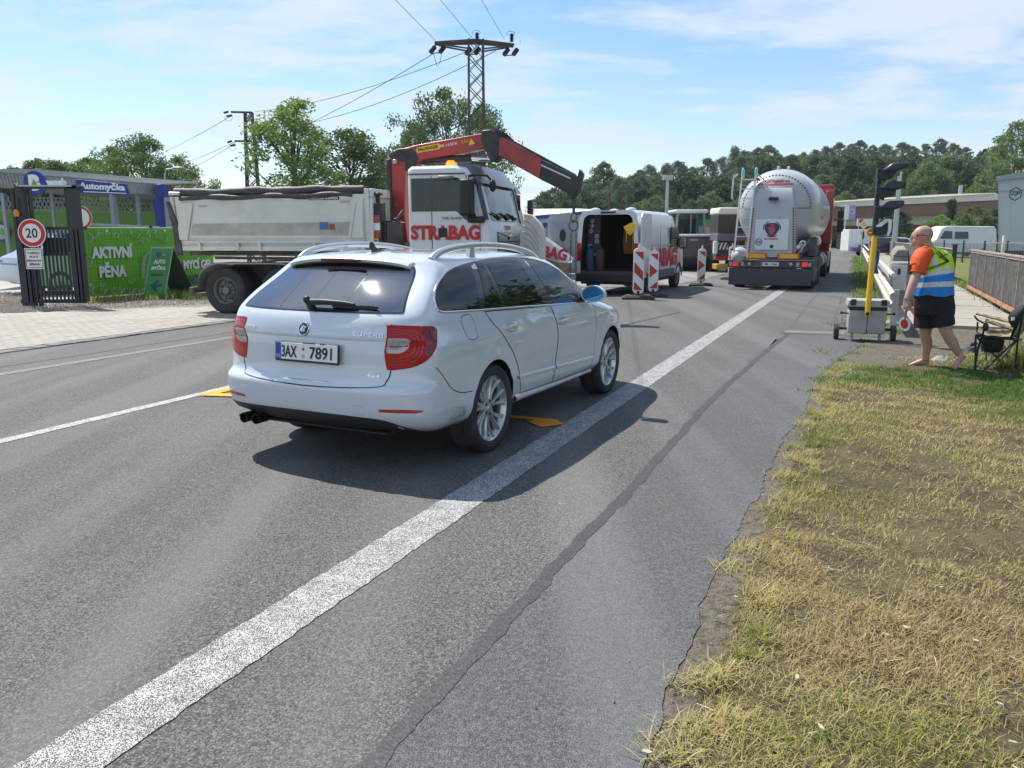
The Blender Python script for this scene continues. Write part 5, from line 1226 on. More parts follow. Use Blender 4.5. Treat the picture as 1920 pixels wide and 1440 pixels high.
 m.add(V, [(i*(ny+1)+j, i*(ny+1)+j+1,(i+1)*(ny+1)+j+1,(i+1)*(ny+1)+j)for i in range(nx)for j in range(ny)]); m.build('tarpaulin_cover', tarp, root, smooth=True, recalc=False)
 m = MB(); m.tube([(xa-.06,-wy-.02, zt+.07),(xa+.20,-wy-.02, zt+.06)],.035,8); m.build('roller_end', alu, root)
 ys = -wy-.022
 b = MB(); b.bb((-3.85, ys-.002, zb+.94),(-3.15, ys+.01, zb+1.03)); pl = b.build('maker_plate', white_print, root)
 b = MB(); b.bb((-3.84, ys-.006, zb+.95),(-3.16, ys, zb+1.02)); b.build('maker_field', ink, pl)
 text('maker_letters', 'MEILLER-KIPPER', white_print, pl,(-3.50, ys-.008, zb+.985),(1,0,0),(0,0,1), width=.64, height=.045, bold=.02)
 b = MB(); b.bb((-3.62, ys-.004, zb+.37),(-3.43, ys+.01, zb+.52)); b.build('square_sticker', pm('sticker_blue',(.05,.18,.38),.5), root)
 b = MB(); b.bb((-3.41, ys-.004, zb+.37),(-3.28, ys+.01, zb+.48)); b.build('square_sticker', pm('sticker_brown',(.30,.10,.05),.5), root)
 for x, z in((xa+.75, zt-.20),(xb-.42, zt-.14)):
  b = MB(); b.bb((x-.10, ys-.003, z-.02),(x+.10, ys+.01, z+.02)); b.build('side_reflector', pm('side_refl',(.45,.43,.38),.4), root)
  # chassis, mudguards, wheels
 m = MB()
 for s_ in(-1,1):m.bb((xa+.3, s_*.38,.74),(-.5, s_*.48,1.02))
 for x in(-6.9,-5.6,-4.2,-3.0,-1.6):m.bb((x-.08,-.42,.80),(x+.08,.42,.98))
 m.build('chassis', chassis_m, root)
 m = MB(); m.bb((xa+.25,-wy+.1,1.24),(xb-.1, wy-.1,1.32)); m.bb((xa+.9,-wy+.06,1.16),(xb-1.2,-wy+.12,1.22)); m.build('subframe', chassis_m, root)
 for s_ in(-1,1):
  for x in(-5.98,-4.62):
   w = wheel(root,(x, s_*(W2-.20),.50),.50,.285,.34, s_,.55)
  for yy in(W2-.55, ):
   for x in(-5.98,-4.62):b = MB(); b.cyl((x, s_*(yy-.15),.5),(x, s_*(yy+.15),.5),.49, n=32); b.build('inner_tyre', rubber, root, smooth=True, ang=40)
  wheel(root,(-1.32, s_*(W2-.17),.50),.50,.285,.30, s_,-.15)
  m = MB(); P = []
  for k in range(17):
   a = math.pi*(1-k/16); P.append((-5.98+.62*math.cos(a)if a>math.pi/2 else-4.62+.62*math.cos(a), s_*(W2-.20),.50+.57*math.sin(a)**.8 if math.sin(a)>0 else.5))
  V = []
  for x, y_, z in P:V+= [(x, y_-.24, z),(x, y_+.24, z),(x, y_+.24, z+.03),(x, y_-.24, z+.03)]
  m.loft([V[i*4:i*4+4]for i in range(17)]); m.build('mudguard', steel_dirty, root, smooth=True, ang=30)
  m = MB(); m.bb((xa+.20, s_*(W2-.42),.36),(xa+.75, s_*(W2-.04),.44)); m.build('underrun_bar', chassis_m, root)
 m = MB(); m.bb((xa+.20,-W2+.05,.42),(xa+.30, W2-.05,.56)); m.build('rear_bar', chassis_m, root, bevel=.02)
 # loader column gear between body and cab
 m = MB(); m.bb((-2.42,-.95,1.05),(-1.85,.95,1.5)); m.build('crane_base', chassis_m, root, bevel=.03)
 m = MB(); m.bb((-2.52,-1.12,1.18),(-2.30,-.92,2.28)); m.cyl((-2.41,-1.02,2.28),(-2.41,-1.02,2.46),.045, n=12); m.lathe([(.10,0),(.10,.03),(.03,.06)], lambda a, b, h:(-2.41+a,-1.02+b,2.44+h),16); sl_ = m.build('stabiliser_leg', dark_metal, root, bevel=.02)
 for k,(z, mt)in enumerate(((1.98, red_refl),(1.83, white_print),(1.69, red_refl))):b = MB(); b.bb((-2.49,-1.126, z-.07),(-2.33,-1.118, z+.07)); b.build('warning_sticker', mt, sl_)
 b = MB(); b.bb((-2.50,-1.13,1.20),(-2.37,-1.122,1.60)); yb = b.build('yellow_sticker', yellow_m, sl_, bevel=.03)
 text('maker_letters', 'PALFINGER', ink, yb,(-2.435,-1.134,1.40),(0,0,-1),(1,0,0), width=.34, height=.07, bold=.02)
 m = MB(); m.box((-2.08,-.98,1.68),(.34,.20,.52)); m.build('control_box', gloss_black, root, bevel=.05)
 m = MB(); m.box((-2.12,-1.02,1.30),(.24,.16,.18)); m.build('valve_block', crane_red, root, bevel=.02)
 r = random.Random(9)
 for k in range(9):
  a = Vector((-2.44+r.uniform(0,.25),-1.0+r.uniform(0,.3),1.5+r.uniform(.1,.5))); c = Vector((-1.86+r.uniform(-.2,.05),-.8+r.uniform(-.2,.4),1.5+r.uniform(.1,.7))); mid = a.lerp(c,.5)+Vector((0,-.12, r.uniform(-.35,.18)))
  P = [a*(1-t)**2+mid*2*t*(1-t)+c*t*t for t in np.linspace(0,1,9)]; m = MB(); m.tube(P,.012,6); m.build('hose', black_pl, root, smooth=True)
 for k in range(5):
  x = -2.5+.13*k; m = MB(); m.tube([(x,-1.08,2.30-.02*k),(x+.02,-1.08,1.9)],.007,5); m.sphere((x,-1.08,2.31-.02*k),.018,8,6); m.build('control_lever', black_pl, root)
  # crane: column, main boom, fly boom, all in the long plane of the truck (slightly left of centre)
 M_ = chain(root); Mi = M_.inverted(); yc = -.15
 def P(px, py, yl=yc):
  dd = ray(px, py); dl = Mi.to_3x3()@dd; c = Mi@Vector((0,0, CAMH)); t = (yl-c.y)/dl.y; return c+dl*t
 cr = empty('crane_column',(0,0,0)); cr.parent = root
 def beam(name, pts_top, pts_bot, w, mat, parent, bev=.02, yl=yc):
  q = [P(*a)for a in pts_top]+[P(*a)for a in reversed(pts_bot)]
  b = MB(); b.pxz([(v.x, v.z)for v in q], yl-w/2, yl+w/2); return b.build(name, mat, parent, bevel=bev)
 beam('column_lower', [(744,330),(750,452)], [(765,452),(765,330)][::1],.34, crane_red, cr)if False else None
 beam('column', [(733,296),(740,400),(748,455)], [(766,306),(764,400),(770,455)],.32, crane_red, cr)
 beam('hose_guide', [(731,300),(735,420),(740,452)], [(739,300),(744,420),(754,452)],.40, crane_black, cr)
 mb = beam('main_boom', [(733,305),(737,290),(752,281),(790,272),(908,251),(930,254)], [(765,318),(784,312),(790,305),(800,300),(918,279),(934,275)],.26, crane_red, cr)
 beam('boom_knuckle', [(733,300),(737,288),(752,280),(775,278)], [(764,322),(783,314),(790,300),(786,290)],.30, crane_black, cr)
 b = MB(); a_, c_ = P(786,301), P(884,297); b.cyl(a_, c_,.075, n=14); b.build('boom_cylinder', crane_black, cr, smooth=True); b = MB(); b.cyl(c_, P(928,300),.045, n=14); b.build('piston_rod', chrome, cr, smooth=True)
 kn = beam('elbow', [(908,246),(925,244),(940,255),(938,300)], [(905,262),(914,285),(924,303),(930,305)],.30, crane_black, cr)
 f1 = beam('fly_boom', [(912,262),(945,258),(1018,298)], [(918,286),(950,300),(1016,337)],.26, crane_red, cr)
 f2 = beam('boom_extension', [(1017,299),(1084,331),(1093,328)], [(1015,337),(1066,362),(1083,367)],.22, crane_black, cr)
 beam('extension_top', [(935,253),(960,262),(1080,327)], [(935,262),(958,271),(1078,335)],.16, crane_black, cr, yl=yc+.02)
 b = MB(); b.cyl(P(985,296, yc-.10), P(1070,335, yc-.10),.022, n=8); b.build('piston_rod', chrome, f2, smooth=True)
 b = MB(); b.pxz([(v.x, v.z)for v in(P(1084,336), P(1089,318),(P(1094,326)), P(1086,360), P(1076,372), P(1068,366))], yc-.14, yc+.14); b.build('boom_tip', crane_black, f2, bevel=.01)
 for k in range(4):
  b = MB(); b.tube([P(915,250+k*3, yc+.1-.07*k), P(928,240+k*2, yc+.1-.07*k), P(950,252+k*3, yc+.1-.07*k), P(965,266+k*2, yc+.1-.07*k)],.014,6); b.build('hose', black_pl, kn, smooth=True)
 for nm, lp in(('boom_lamp',(741,303)), ):
  b = MB(); q = P(*lp, yc-.22); b.box(q,(.09,.08,.09)); b.build(nm, lamp_clear, cr, bevel=.01)
  # lettering on the boom, along its direction
 A, B = P(790,280, yc-.135), P(900,259, yc-.135); X = (B-A).normalized(); Y = Vector((0,-1,0)).cross(X)*-1; Y = X.cross(Vector((0,-1,0)))*-1
 Y = Vector((-X.z,0, X.x))
 q = P(803,278, yc-.135); b = MB(); hw, hh = .27,.055
 b.add([q+X*a+Y*c+Vector((0,-.002,0))for a, c in((-hw+.03,-hh),(hw-.03,-hh),(hw,0),(hw-.03, hh),(-hw+.03, hh),(-hw,0))], [(0,1,2,3,4,5)]); yb = b.build('yellow_sticker', yellow_m, mb)
 text('maker_letters', 'PALFINGER', ink, yb, q+Vector((0,-.005,0)), X, Y, width=.44, height=.065, bold=.02)
 text('type_letters', 'PK 14.501K', white_print, mb, P(842,271, yc-.136), X, Y, width=.36, height=.055); text('type_letters', 'SLD5', yellow_m, mb, P(871,265, yc-.136), X, Y, width=.16, height=.055)
 q = P(884,266, yc-.137); b = MB(); b.add([q+X*a+Y*c for a, c in((-.07,-.05),(.07,-.05),(0,.07))], [(0,1,2)]); b.build('warning_triangle', yellow_m, mb)
 # chain sling and hook: hangs from the boom tip, its own thing
 hp = M_@P(1076,372); base = M_@P(1080,545)
 ch = thing('lifting_chain', 'steel chain sling with hook hanging from the tip of the red crane', 'chain',(hp.x, hp.y,0)); zt_ = hp.z
 b = MB(); b.bb((-.04,-.03, zt_-.16),(.04,.03, zt_+.02)); b.cyl((0,0, zt_-.30),(0,0, zt_-.14),.03, n=8); b.build('swivel', chain_m, ch, bevel=.01)
 b = MB(); b.tube([(.055*math.cos(a),0, zt_-.37+.085*math.sin(a))for a in np.linspace(1.6,6.6,14)],.018,8); b.build('hook', pm('hook_bronze',(.22,.14,.06),.5,.5), ch, smooth=True)
 b = MB(); b.tube([(.09*math.cos(a),0, zt_-.52+.10*math.sin(a))for a in np.linspace(0,6.283,17)],.014,6); b.build('master_link', chain_m, ch, smooth=True)
 me = None
 for i, dx in enumerate((-.045,.05)):
  b = MB()
  for k in range(20):
   z = zt_-.66-k*.058; ax = (1,0)if k%2 else(0,1)
   b.tube([(dx*(1+.2*k/20)+ax[0]*.014*math.cos(a), ax[1]*.014*math.cos(a), z+.034*math.sin(a))for a in np.linspace(0,6.283,9)],.0075,5, caps=False)
  o = b.build('chain_leg', chain_m, ch, smooth=True); o['kind'] = 'stuff'
build_tipper()
def build_second_truck():
# white cab mostly hidden behind the tipper's cab, and its mixer/spreader body
 root = thing('works_truck', 'second white STRABAG lorry half hidden behind the tipper cab', 'truck',(.02,21.3,0), R(-20))
 z0, z1 = 1.15,3.18
 m = MB(); L, W2 = 1.9,1.15
 m.pxz([(-L, z0),(-L, z1-.05),(-L+.3, z1+.02),(-.75, z1-.04),(-.30, z1-.32),(-.12, z0+1.1),(0, z0+.5),(0, z0)],-W2, W2); m.build('cab_shell', truck_white, root, bevel=.05, seg=3)
 m = MB(); m.pxz([(-1.3, z0+.95),(-1.3, z1-.35),(-.5, z1-.38),(-.2, z0+1.0)],-W2-.006,-W2+.01); dw = m.build('door_window', MATS['cab_glass'], root)
 m = MB(); m.pyz([(-W2+.12, z0+1.05),(W2-.12, z0+1.05),(W2-.18, z1-.45),(-W2+.18, z1-.45)],-.22,-.14); m.build('windscreen', gloss_black, root)
 text('company_letters', 'STRABAG', strabag_red, root,(-1.0,-W2-.01, z0+.35),(1,0,0),(0,0,1), width=1.6, height=.36, bold=.045)
 text('company_letters', 'STRABAG', strabag_red, root,(.012,0.05, z0+.38),(0,1,0),(0,0,1), width=1.5, height=.34, bold=.045)
 m = MB(); m.loft([[(-.15, y, z1-.42),(-.22, y, z1-.30),(-.50, y, z1-.02),(-.65, y, z1-.04),(-.30, y, z1-.40)]for y in(-W2+.05, W2-.05)]); m.build('sun_visor', sun_visor, root, smooth=True, ang=30)
 mirror_pod(root,(.02,-W2-.22, z0+1.05),(.13,.22,.85)); mirror_pod(root,(.02, W2+.22, z0+1.05),(.13,.22,.85))
 m = MB(); m.tube([(-.2,-W2, z0+1.6),(0,-W2-.2, z0+1.55)],.02,6); m.build('mirror_arm', black_pl, root); m = MB(); m.tube([(-.1,-W2, z0+.6),(0,-W2-.2, z0+.62)],.02,6); m.build('mirror_arm', black_pl, root)
 m = MB(); m.bb((-6,-.45,.7),(0,.45,1.05)); m.build('chassis', chassis_m, root)
 m = MB(); m.bb((-.25,-W2,.45),(0.02, W2, z0+.04)); m.build('bumper', chassis_m, root, bevel=.04)
 m = MB(); m.bb((-6.2,-W2,1.1),(-2.1, W2,2.6)); m.build('cargo_box', truck_white, root, bevel=.03)
 for x in(-1.2,-4.4,-5.6):
  for s_ in(-1,1):wheel(root,(x, s_*(W2-.16),.5),.5,.285,.3, s_,.1)
build_second_truck()
def build_skip():
# white/beige wedge shaped hopper with STRABAG lettering, white louvred panel beside it
 A = AT(1018,470,21.5);
 root = thing('hopper', 'wedge shaped white hopper with red letters and beige lower half left of the van', 'hopper',(A.x+.35,22.3,0), R(-8))
 m = MB(); secs = []
 x0, x1 = -1.2,.52
 for x, zt, zb_, w in((x0,1.92,.62,.95),(-.55,1.78,.45,.95),(.20,1.30,.50,.9),(x1,1.02,.78,.7)):
  secs.append([(x,-w,(zt+zb_)/2+.05),(x,-w*.75, zt),(x, w*.75, zt),(x, w,(zt+zb_)/2+.05),(x, w*.7, zb_),(x,-w*.7, zb_)])
 m.loft(secs)
 for i, f in enumerate(m.f):pass
 o = m.build('hopper_body', [truck_white, pm('hopper_beige',(.42,.33,.25),.8, var=.12, dirt=(.25,.19,.13), dscale=3, damt=.6)], root)
 for p in o.data.polygons:p.material_index = 1 if p.center.z<.92-.10*p.center.x and abs(p.normal.z)<.99 and p.normal.z<.0 else 0
 text('company_letters', 'STRABAG', strabag_red, root,(-.30,-.945,1.27),(.985,.03,-.17), Vector((.13,.42,.9)), width=1.45, height=.34, bold=.05, shear=.0)
 m = MB()
 for x in(-.9,.1):m.bar((x,-.6,0),(x,-.6,.6),.07,.07); m.bar((x,.6,0),(x,.6,.6),.07,.07)
 m.build('frame', steel_dirty, root)
 B = AT(1000,440,20.6)
 g = thing('folded_side_panel', 'tall pale louvred side panel above a red and orange striped base beside the hopper', 'panel',(B.x,20.4,0), R(-35))
 m = MB(); m.pxz([(-.38,1.05),(.34,1.05),(.34,1.78),(.18,1.98),(-.02,2.16),(-.26,2.20)],-.05,.05); p = m.build('panel', pm('cream_paint',(.66,.64,.57),.5, var=.05), g, bevel=.01)
 for k in range(7):
  m = MB(); m.tube([(-.28+.06*q,-.058,1.15+.15*k-.035*q*q*.2)for q in range(9)],.012,5); m.build('louvre', pm('louvre_shadow',(.44,.42,.38),.6), p)
 m = MB(); m.bb((-.40,-.09,.55),(.34,.09,1.04)); b_ = m.build('base_box', red_refl, g, bevel=.01)
 for k in range(4):m = MB(); m.add([(-.36+k*.16,-.094,.60),(-.29+k*.16,-.094,.60),(-.21+k*.16,-.094,1.0),(-.28+k*.16,-.094,1.0)], [(0,1,2,3)]); m.build('stripe', white_print, b_)
 m = MB(); m.bb((.20,-.13,.60),(.33,-.09,1.0)); m.build('orange_lamp', pm('fluo_orange',(.9,.12,.01),.5), b_, bevel=.01)
 m = MB(); m.bb((-.36,-.06,0),(-.28,.06,.55)); m.bb((.22,-.06,0),(.30,.06,.55)); m.build('frame', steel_dirty, g)
build_skip()
def build_van():
 hd = R(26); c0 = Vector((3.52,22.4))
 f = Vector((math.sin(hd), math.cos(hd))); l = Vector((-math.cos(hd), math.sin(hd))); W2 = .93
 o = c0+l*W2
 root = thing('panel_van', 'white panel van with red STRABAG lettering and open rear doors', 'van',(o.x, o.y,0), math.pi/2-hd)
 H = 2.36; z0 = .48; L = 5.3
 # hollow body: side walls, roof, floor
 secs = []; m = MB()
 def ring(x, w, zt, zb=z0, t=.0):
  rr = .22; P = []
  P+= [(x,-w, zb),(x,-w-.0, zb+.5),(x,-w+.02,1.35),(x,-w+.07, zt-rr-.12)]
  for k in range(6):a = math.pi/2*k/5; P.append((x,-w+.09+rr*(1-math.cos(a)), zt-rr+rr*math.sin(a)*.95))
  return P+[(p[0],-p[1], p[2])for p in reversed(P)]
 outer = [ring(0, W2, H), ring(.6, W2, H+.02),(ring(3.4, W2, H+.02)), ring(3.9, W2, H-.04), ring(4.25, W2-.01, H-.28), ring(4.62, W2-.03,1.72), ring(4.9, W2-.04,1.42), ring(5.25, W2-.10,1.12,.45)]
 m.loft(outer, close=False, caps=False); m.add(outer[-1], [tuple(range(len(outer[-1])))])
 van_paint = pm('van_paint',(.68,.69,.70),.3, var=.02, coat=.7, dirt=(.5,.48,.45), dscale=2, damt=.2)
 shell = m.build('body', van_paint, root, smooth=True, ang=40)
 # inner lining and load floor
 m = MB(); inn = [[(x, y*.93,(z-1.4)*.955+1.4)for x, y, z in ring(x, W2, H)]for x in(.02,3.2)]; m.loft(inn, close=False, caps=False); m.add(inn[1], [tuple(range(len(inn[1])))]); m.build('load_bay', pm('bay_lining',(.045,.045,.048),.9, var=.2), root, recalc=False)
 m = MB(); m.bb((0,-W2+.03,.58),(3.2, W2-.03,.66)); m.build('load_floor', pm('bay_floor',(.10,.06,.045),.8, var=.3), root)
 # rear frame
 m = MB(); A = ring(-.02, W2, H); B = [(x, y*.86,(z-1.42)*.90+1.40 if z>.5 else.60)for x, y, z in A]; m.add(A+B, [(i, i+1, len(A)+i+1, len(A)+i)for i in range(len(A)-1)]); m.build('rear_frame', van_paint, root, smooth=True, recalc=False, ang=40)
 m = MB(); m.bb((-.12,-W2+.02,.36),(.05, W2-.02,.60)); m.build('rear_bumper', black_pl, root, bevel=.03)
 m = MB(); m.bb((0,-W2+.15,.30),(4.9, W2-.15,.52)); m.build('underbody', black_pl, root)
 for s_ in(-1,1):m = MB(); m.bb((.75, s_*(W2-.005),.40),(3.75, s_*(W2+.03),.66)); m.build('side_skirt', pm('grey_plastic',(.13,.135,.14),.6), root, bevel=.02);
 m = MB(); m.bb((-.03,-.22, H-.10),(.0,.22, H-.04)); m.build('high_brake_light', lamp_dark, root)
 m = MB()
 for x, y in((.5,-.5),(1.4,.3),(.45,.55)):m.lathe([(.16,0),(.14,.07),(.04,.10),(.001,.10)], lambda a, b, h, x=x, y=y:(x+a, y+b, H+h-.02),16)
 m.build('roof_vents', van_paint, root, smooth=True)['kind'] = 'stuff'
 y = -W2-.012
 text('company_letters', 'STRABAG', strabag_red, root,(2.20, y-.002,1.02),(1,0,0),(0,0,1), width=3.7, height=.56, bold=.05)
 for k, x in enumerate((.95,2.05,3.25)):
  m = MB(); m.bb((x-.004, y+.004,.66),(x+.004, y-.004, H-.35)); m.build('panel_gap', seam, root)
 m = MB(); m.bb((.9, y+.01,1.36),(4.4, y-.004,1.40)); m.build('side_crease', pm('crease',(.45,.46,.48),.4), root)
 fl = MB(); fl.pxz([(3.22,1.30),(4.42,1.36),(4.05,1.88),(3.95,1.92),(3.30,1.92)], y+.03, y-.010); fl.build('door_window', car_glass, root)
 m = MB(); m.pyz([(-.80,1.42),(.80,1.42),(.72,1.95),(-.72,1.95)],0,.01); o_ = m.build('windscreen', car_glass, root); o_.location = (4.84,0,0); o_.rotation_euler = (0,-R(48),0); o_.location = (5.93,0,.3)
 o_.hide_render = False
 bpy.data.objects.remove(o_)
 m = MB(); m.add([(4.27,-.78,2.06),(4.27,.78,2.06),(4.90,.84,1.44),(4.90,-.84,1.44)], [(0,1,2,3)]); m.build('windscreen', car_glass, root)
 for s_ in(-1,1):
  mr = MB(); mr.box((4.18, s_*(W2+.17),1.42),(.16,.24,.34)); mm = mr.build('door_mirror', black_pl, root, bevel=.05, seg=3); mr = MB(); mr.bar((4.2, s_*(W2-.03),1.34),(4.18, s_*(W2+.12),1.30),.06,.05); mr.build('mirror_arm', black_pl, mm)
  mr = MB(); mr.add([(4.095, s_*(W2+.17)+a*.09,1.43+b*.13)for a, b in((-1,-1),(1,-1),(1,1),(-1,1))], [(0,1,2,3)]); mr.build('mirror_glass', pm('truck_mirror',(.5,.55,.6),.05,1, var=0), mm)
  wheel(root,(4.35, s_*(W2-.14),.35),.35,.21,.22, s_,.1); wheel(root,(1.05, s_*(W2-.14),.35),.35,.21,.22, s_,.1)
  m = MB(); m.lathe([(.36,0),(.44,0),(.44,.03),(.36,.03)], lambda a, b, h, s_=s_:(4.35+a, s_*(W2-.02+h), max(.32,.37+b)),24, arc=math.pi, closed=False); m.build('wheel_arch', black_pl, root)
  m = MB(); m.bb((-.045, s_*(W2-.14),.95),(-.0, s_*(W2-.02),1.45)); m.build('tail_lamp', lamp_red, root, bevel=.01)
  # rear doors
 def door(s_, ang):
  d = empty('rear_door',(-.03, s_*(W2-.03),0)); d.parent = root; d.rotation_euler = (0,0, ang); return d
  # left door swung out, its inner face to the camera: local +x axis along the door
 dl = door(1, math.pi/2+R(24)); w = .84
 m = MB(); m.pxz([(0,.60),(w,.60),(w,2.10),(w-.10, H-.09),(.08, H-.09),(0,2.15)],-.03,.03); dp = m.build('door_panel', pm('door_inner',(.33,.345,.37),.55, var=.06), dl, bevel=.015)
 for(a, b, c, d_)in((.14,.74,1.25,2.02),(.12,.72,.72,1.18)):
  m = MB(); q = .04; m.pxz([(a, b if False else c),(b, c),(b, d_),(a, d_)],.03,.045); m.pxz([(a, c),(b, c),(b, d_),(a, d_)],-.045,-.03); m.build('door_pressing', pm('door_inner2',(.28,.29,.31),.5), dp, bevel=.015)
 for sg in(-1,1):
  m = MB(); m.lathe([(.001,0),(.09,0),(.09,.02)], lambda a, b, h, sg=sg:(.42+a, sg*(.046+h*.5),1.66+b*1.9),20); m.build('oval_vent', black_pl, dp)
 m = MB(); m.cyl((.30,.11*1,.82),(.30,.11*1,1.12),.065, n=14); m.cyl((.30,.11*1,1.12),(.30,.11*1,1.17),.03, n=10); m.cyl((.30,-.11,.82),(.30,-.11,1.12),.065, n=14); m.build('extinguisher_bottle', pm('bottle_grey',(.55,.57,.6),.4), dp, smooth=True)
 # right door folded back along the side
 dr = door(-1, R(-1.5)); dr.location = (0.06,-W2-.03,0)
 m = MB(); m.pxz([(-.12,.60),(.74,.60),(.74,2.10),(.64, H-.09),(0, H-.09),(-.12,2.15)],-.06,0); m.build('door_panel', van_paint, dr, bevel=.02)
 # gear inside: hanging jacket, yellow funnel, bottles
 g = thing('yellow_lampshade', 'yellow plastic funnel hanging at the right edge of the van opening', 'funnel', tuple(chain(root)@Vector((-.02,-W2+.20,0))), root.rotation_euler.z)
 m = MB(); m.loft([[(0,-.10,1.95),(.08,-.06,1.95),(.05,.06,2.0),(-.03,.02,2.02)], [(-.06,-.02,1.74),(.12,.0,1.72),(.10,.26,1.84),(-.06,.26,1.90)], [(-.03,.06,1.66),(.06,.08,1.64),(.05,.16,1.70),(-.03,.15,1.72)]]); m.build('funnel', yellow_m, g, bevel=.01)
 def put(name, label, cat, loc, build):
  t = thing(name, label, cat, tuple(chain(root)@Vector(loc)), root.rotation_euler.z); build(t); return t
 def jacket(t):
  m = MB(); m.loft([[(0,-.16,.0),(.08,-.16,0),(.08,.16,0),(0,.16,0)], [(0,-.20,.35),(.12,-.20,.35),(.12,.20,.35),(0,.20,.35)], [(0,-.16,.75),(.09,-.16,.75),(.09,.16,.75),(0,.16,.75)], [(0,-.05,.85),(.05,-.05,.85),(.05,.05,.85),(0,.05,.85)]]); m.build('cloth', pm('dark_orange_cloth',(.16,.045,.02),.9, var=.3), t, bevel=.03)
  m = MB(); m.tube([(-.005,-.10,.1),(-.005,-.10,.8)],.012,5); m.tube([(-.005,.08,.3),(-.005,.10,.8)],.012,5); m.build('strap', yellow_m, t)
 put('work_jacket', 'dark orange work jacket hanging inside the open van', 'jacket',(.35,-.52,1.15), jacket)
 cols = [('blue gas bottle standing inside the van at the left',(.05,.15,.32)),('brown barrel standing inside the van beside the blue bottle',(.16,.08,.05))]
 for k,(lb, c)in enumerate(cols):
  def bt(t, c=c, k=k):
   m = MB(); m.lathe([(.001,0),(.13,0),(.14,.03),(.14,.5),(.10,.62),(.04,.66),(.04,.72),(.001,.72)], lambda a, b, h:(a, b, h),18); m.build('barrel', pm('bottle%d'%k, tuple(q*.35 for q in c),.6, var=.2), t, smooth=True)
  put('gas_bottle' if k== 0 else 'barrel', lb, 'bottle' if k== 0 else 'barrel',(.30,.62-.30*k,.66), bt)
 def tools(t):
  r = random.Random(2)
  for k in range(7):
   m = MB(); z = .55+.16*k*.9; yy = r.uniform(-.12,.12); m.lathe([(.02,0),(.06,.01),(.07,.04),(.03,.08)], lambda a, b, h:(h-.04, yy+a, z+b),12); m.build('tool_reel', pm('tool_grey',(.30,.31,.32),.4,.4), t, smooth=True)
  for k in range(5):
   m = MB(); m.sphere((-.06,-.16+.08*k,.46+.03*math.sin(k*3)),.028,10,8); m.build('bottle_cap', pm('cap_white',(.6,.6,.58),.4), t, smooth=True)
  m = MB(); m.bb((0,-.2,.2),(.05,.2,1.6)); m.build('rack_board', dark_metal, t)
 put('tool_rack', 'rack of small grey tools on the left wall inside the van', 'rack',(.35,.55,.66), tools)
build_van()
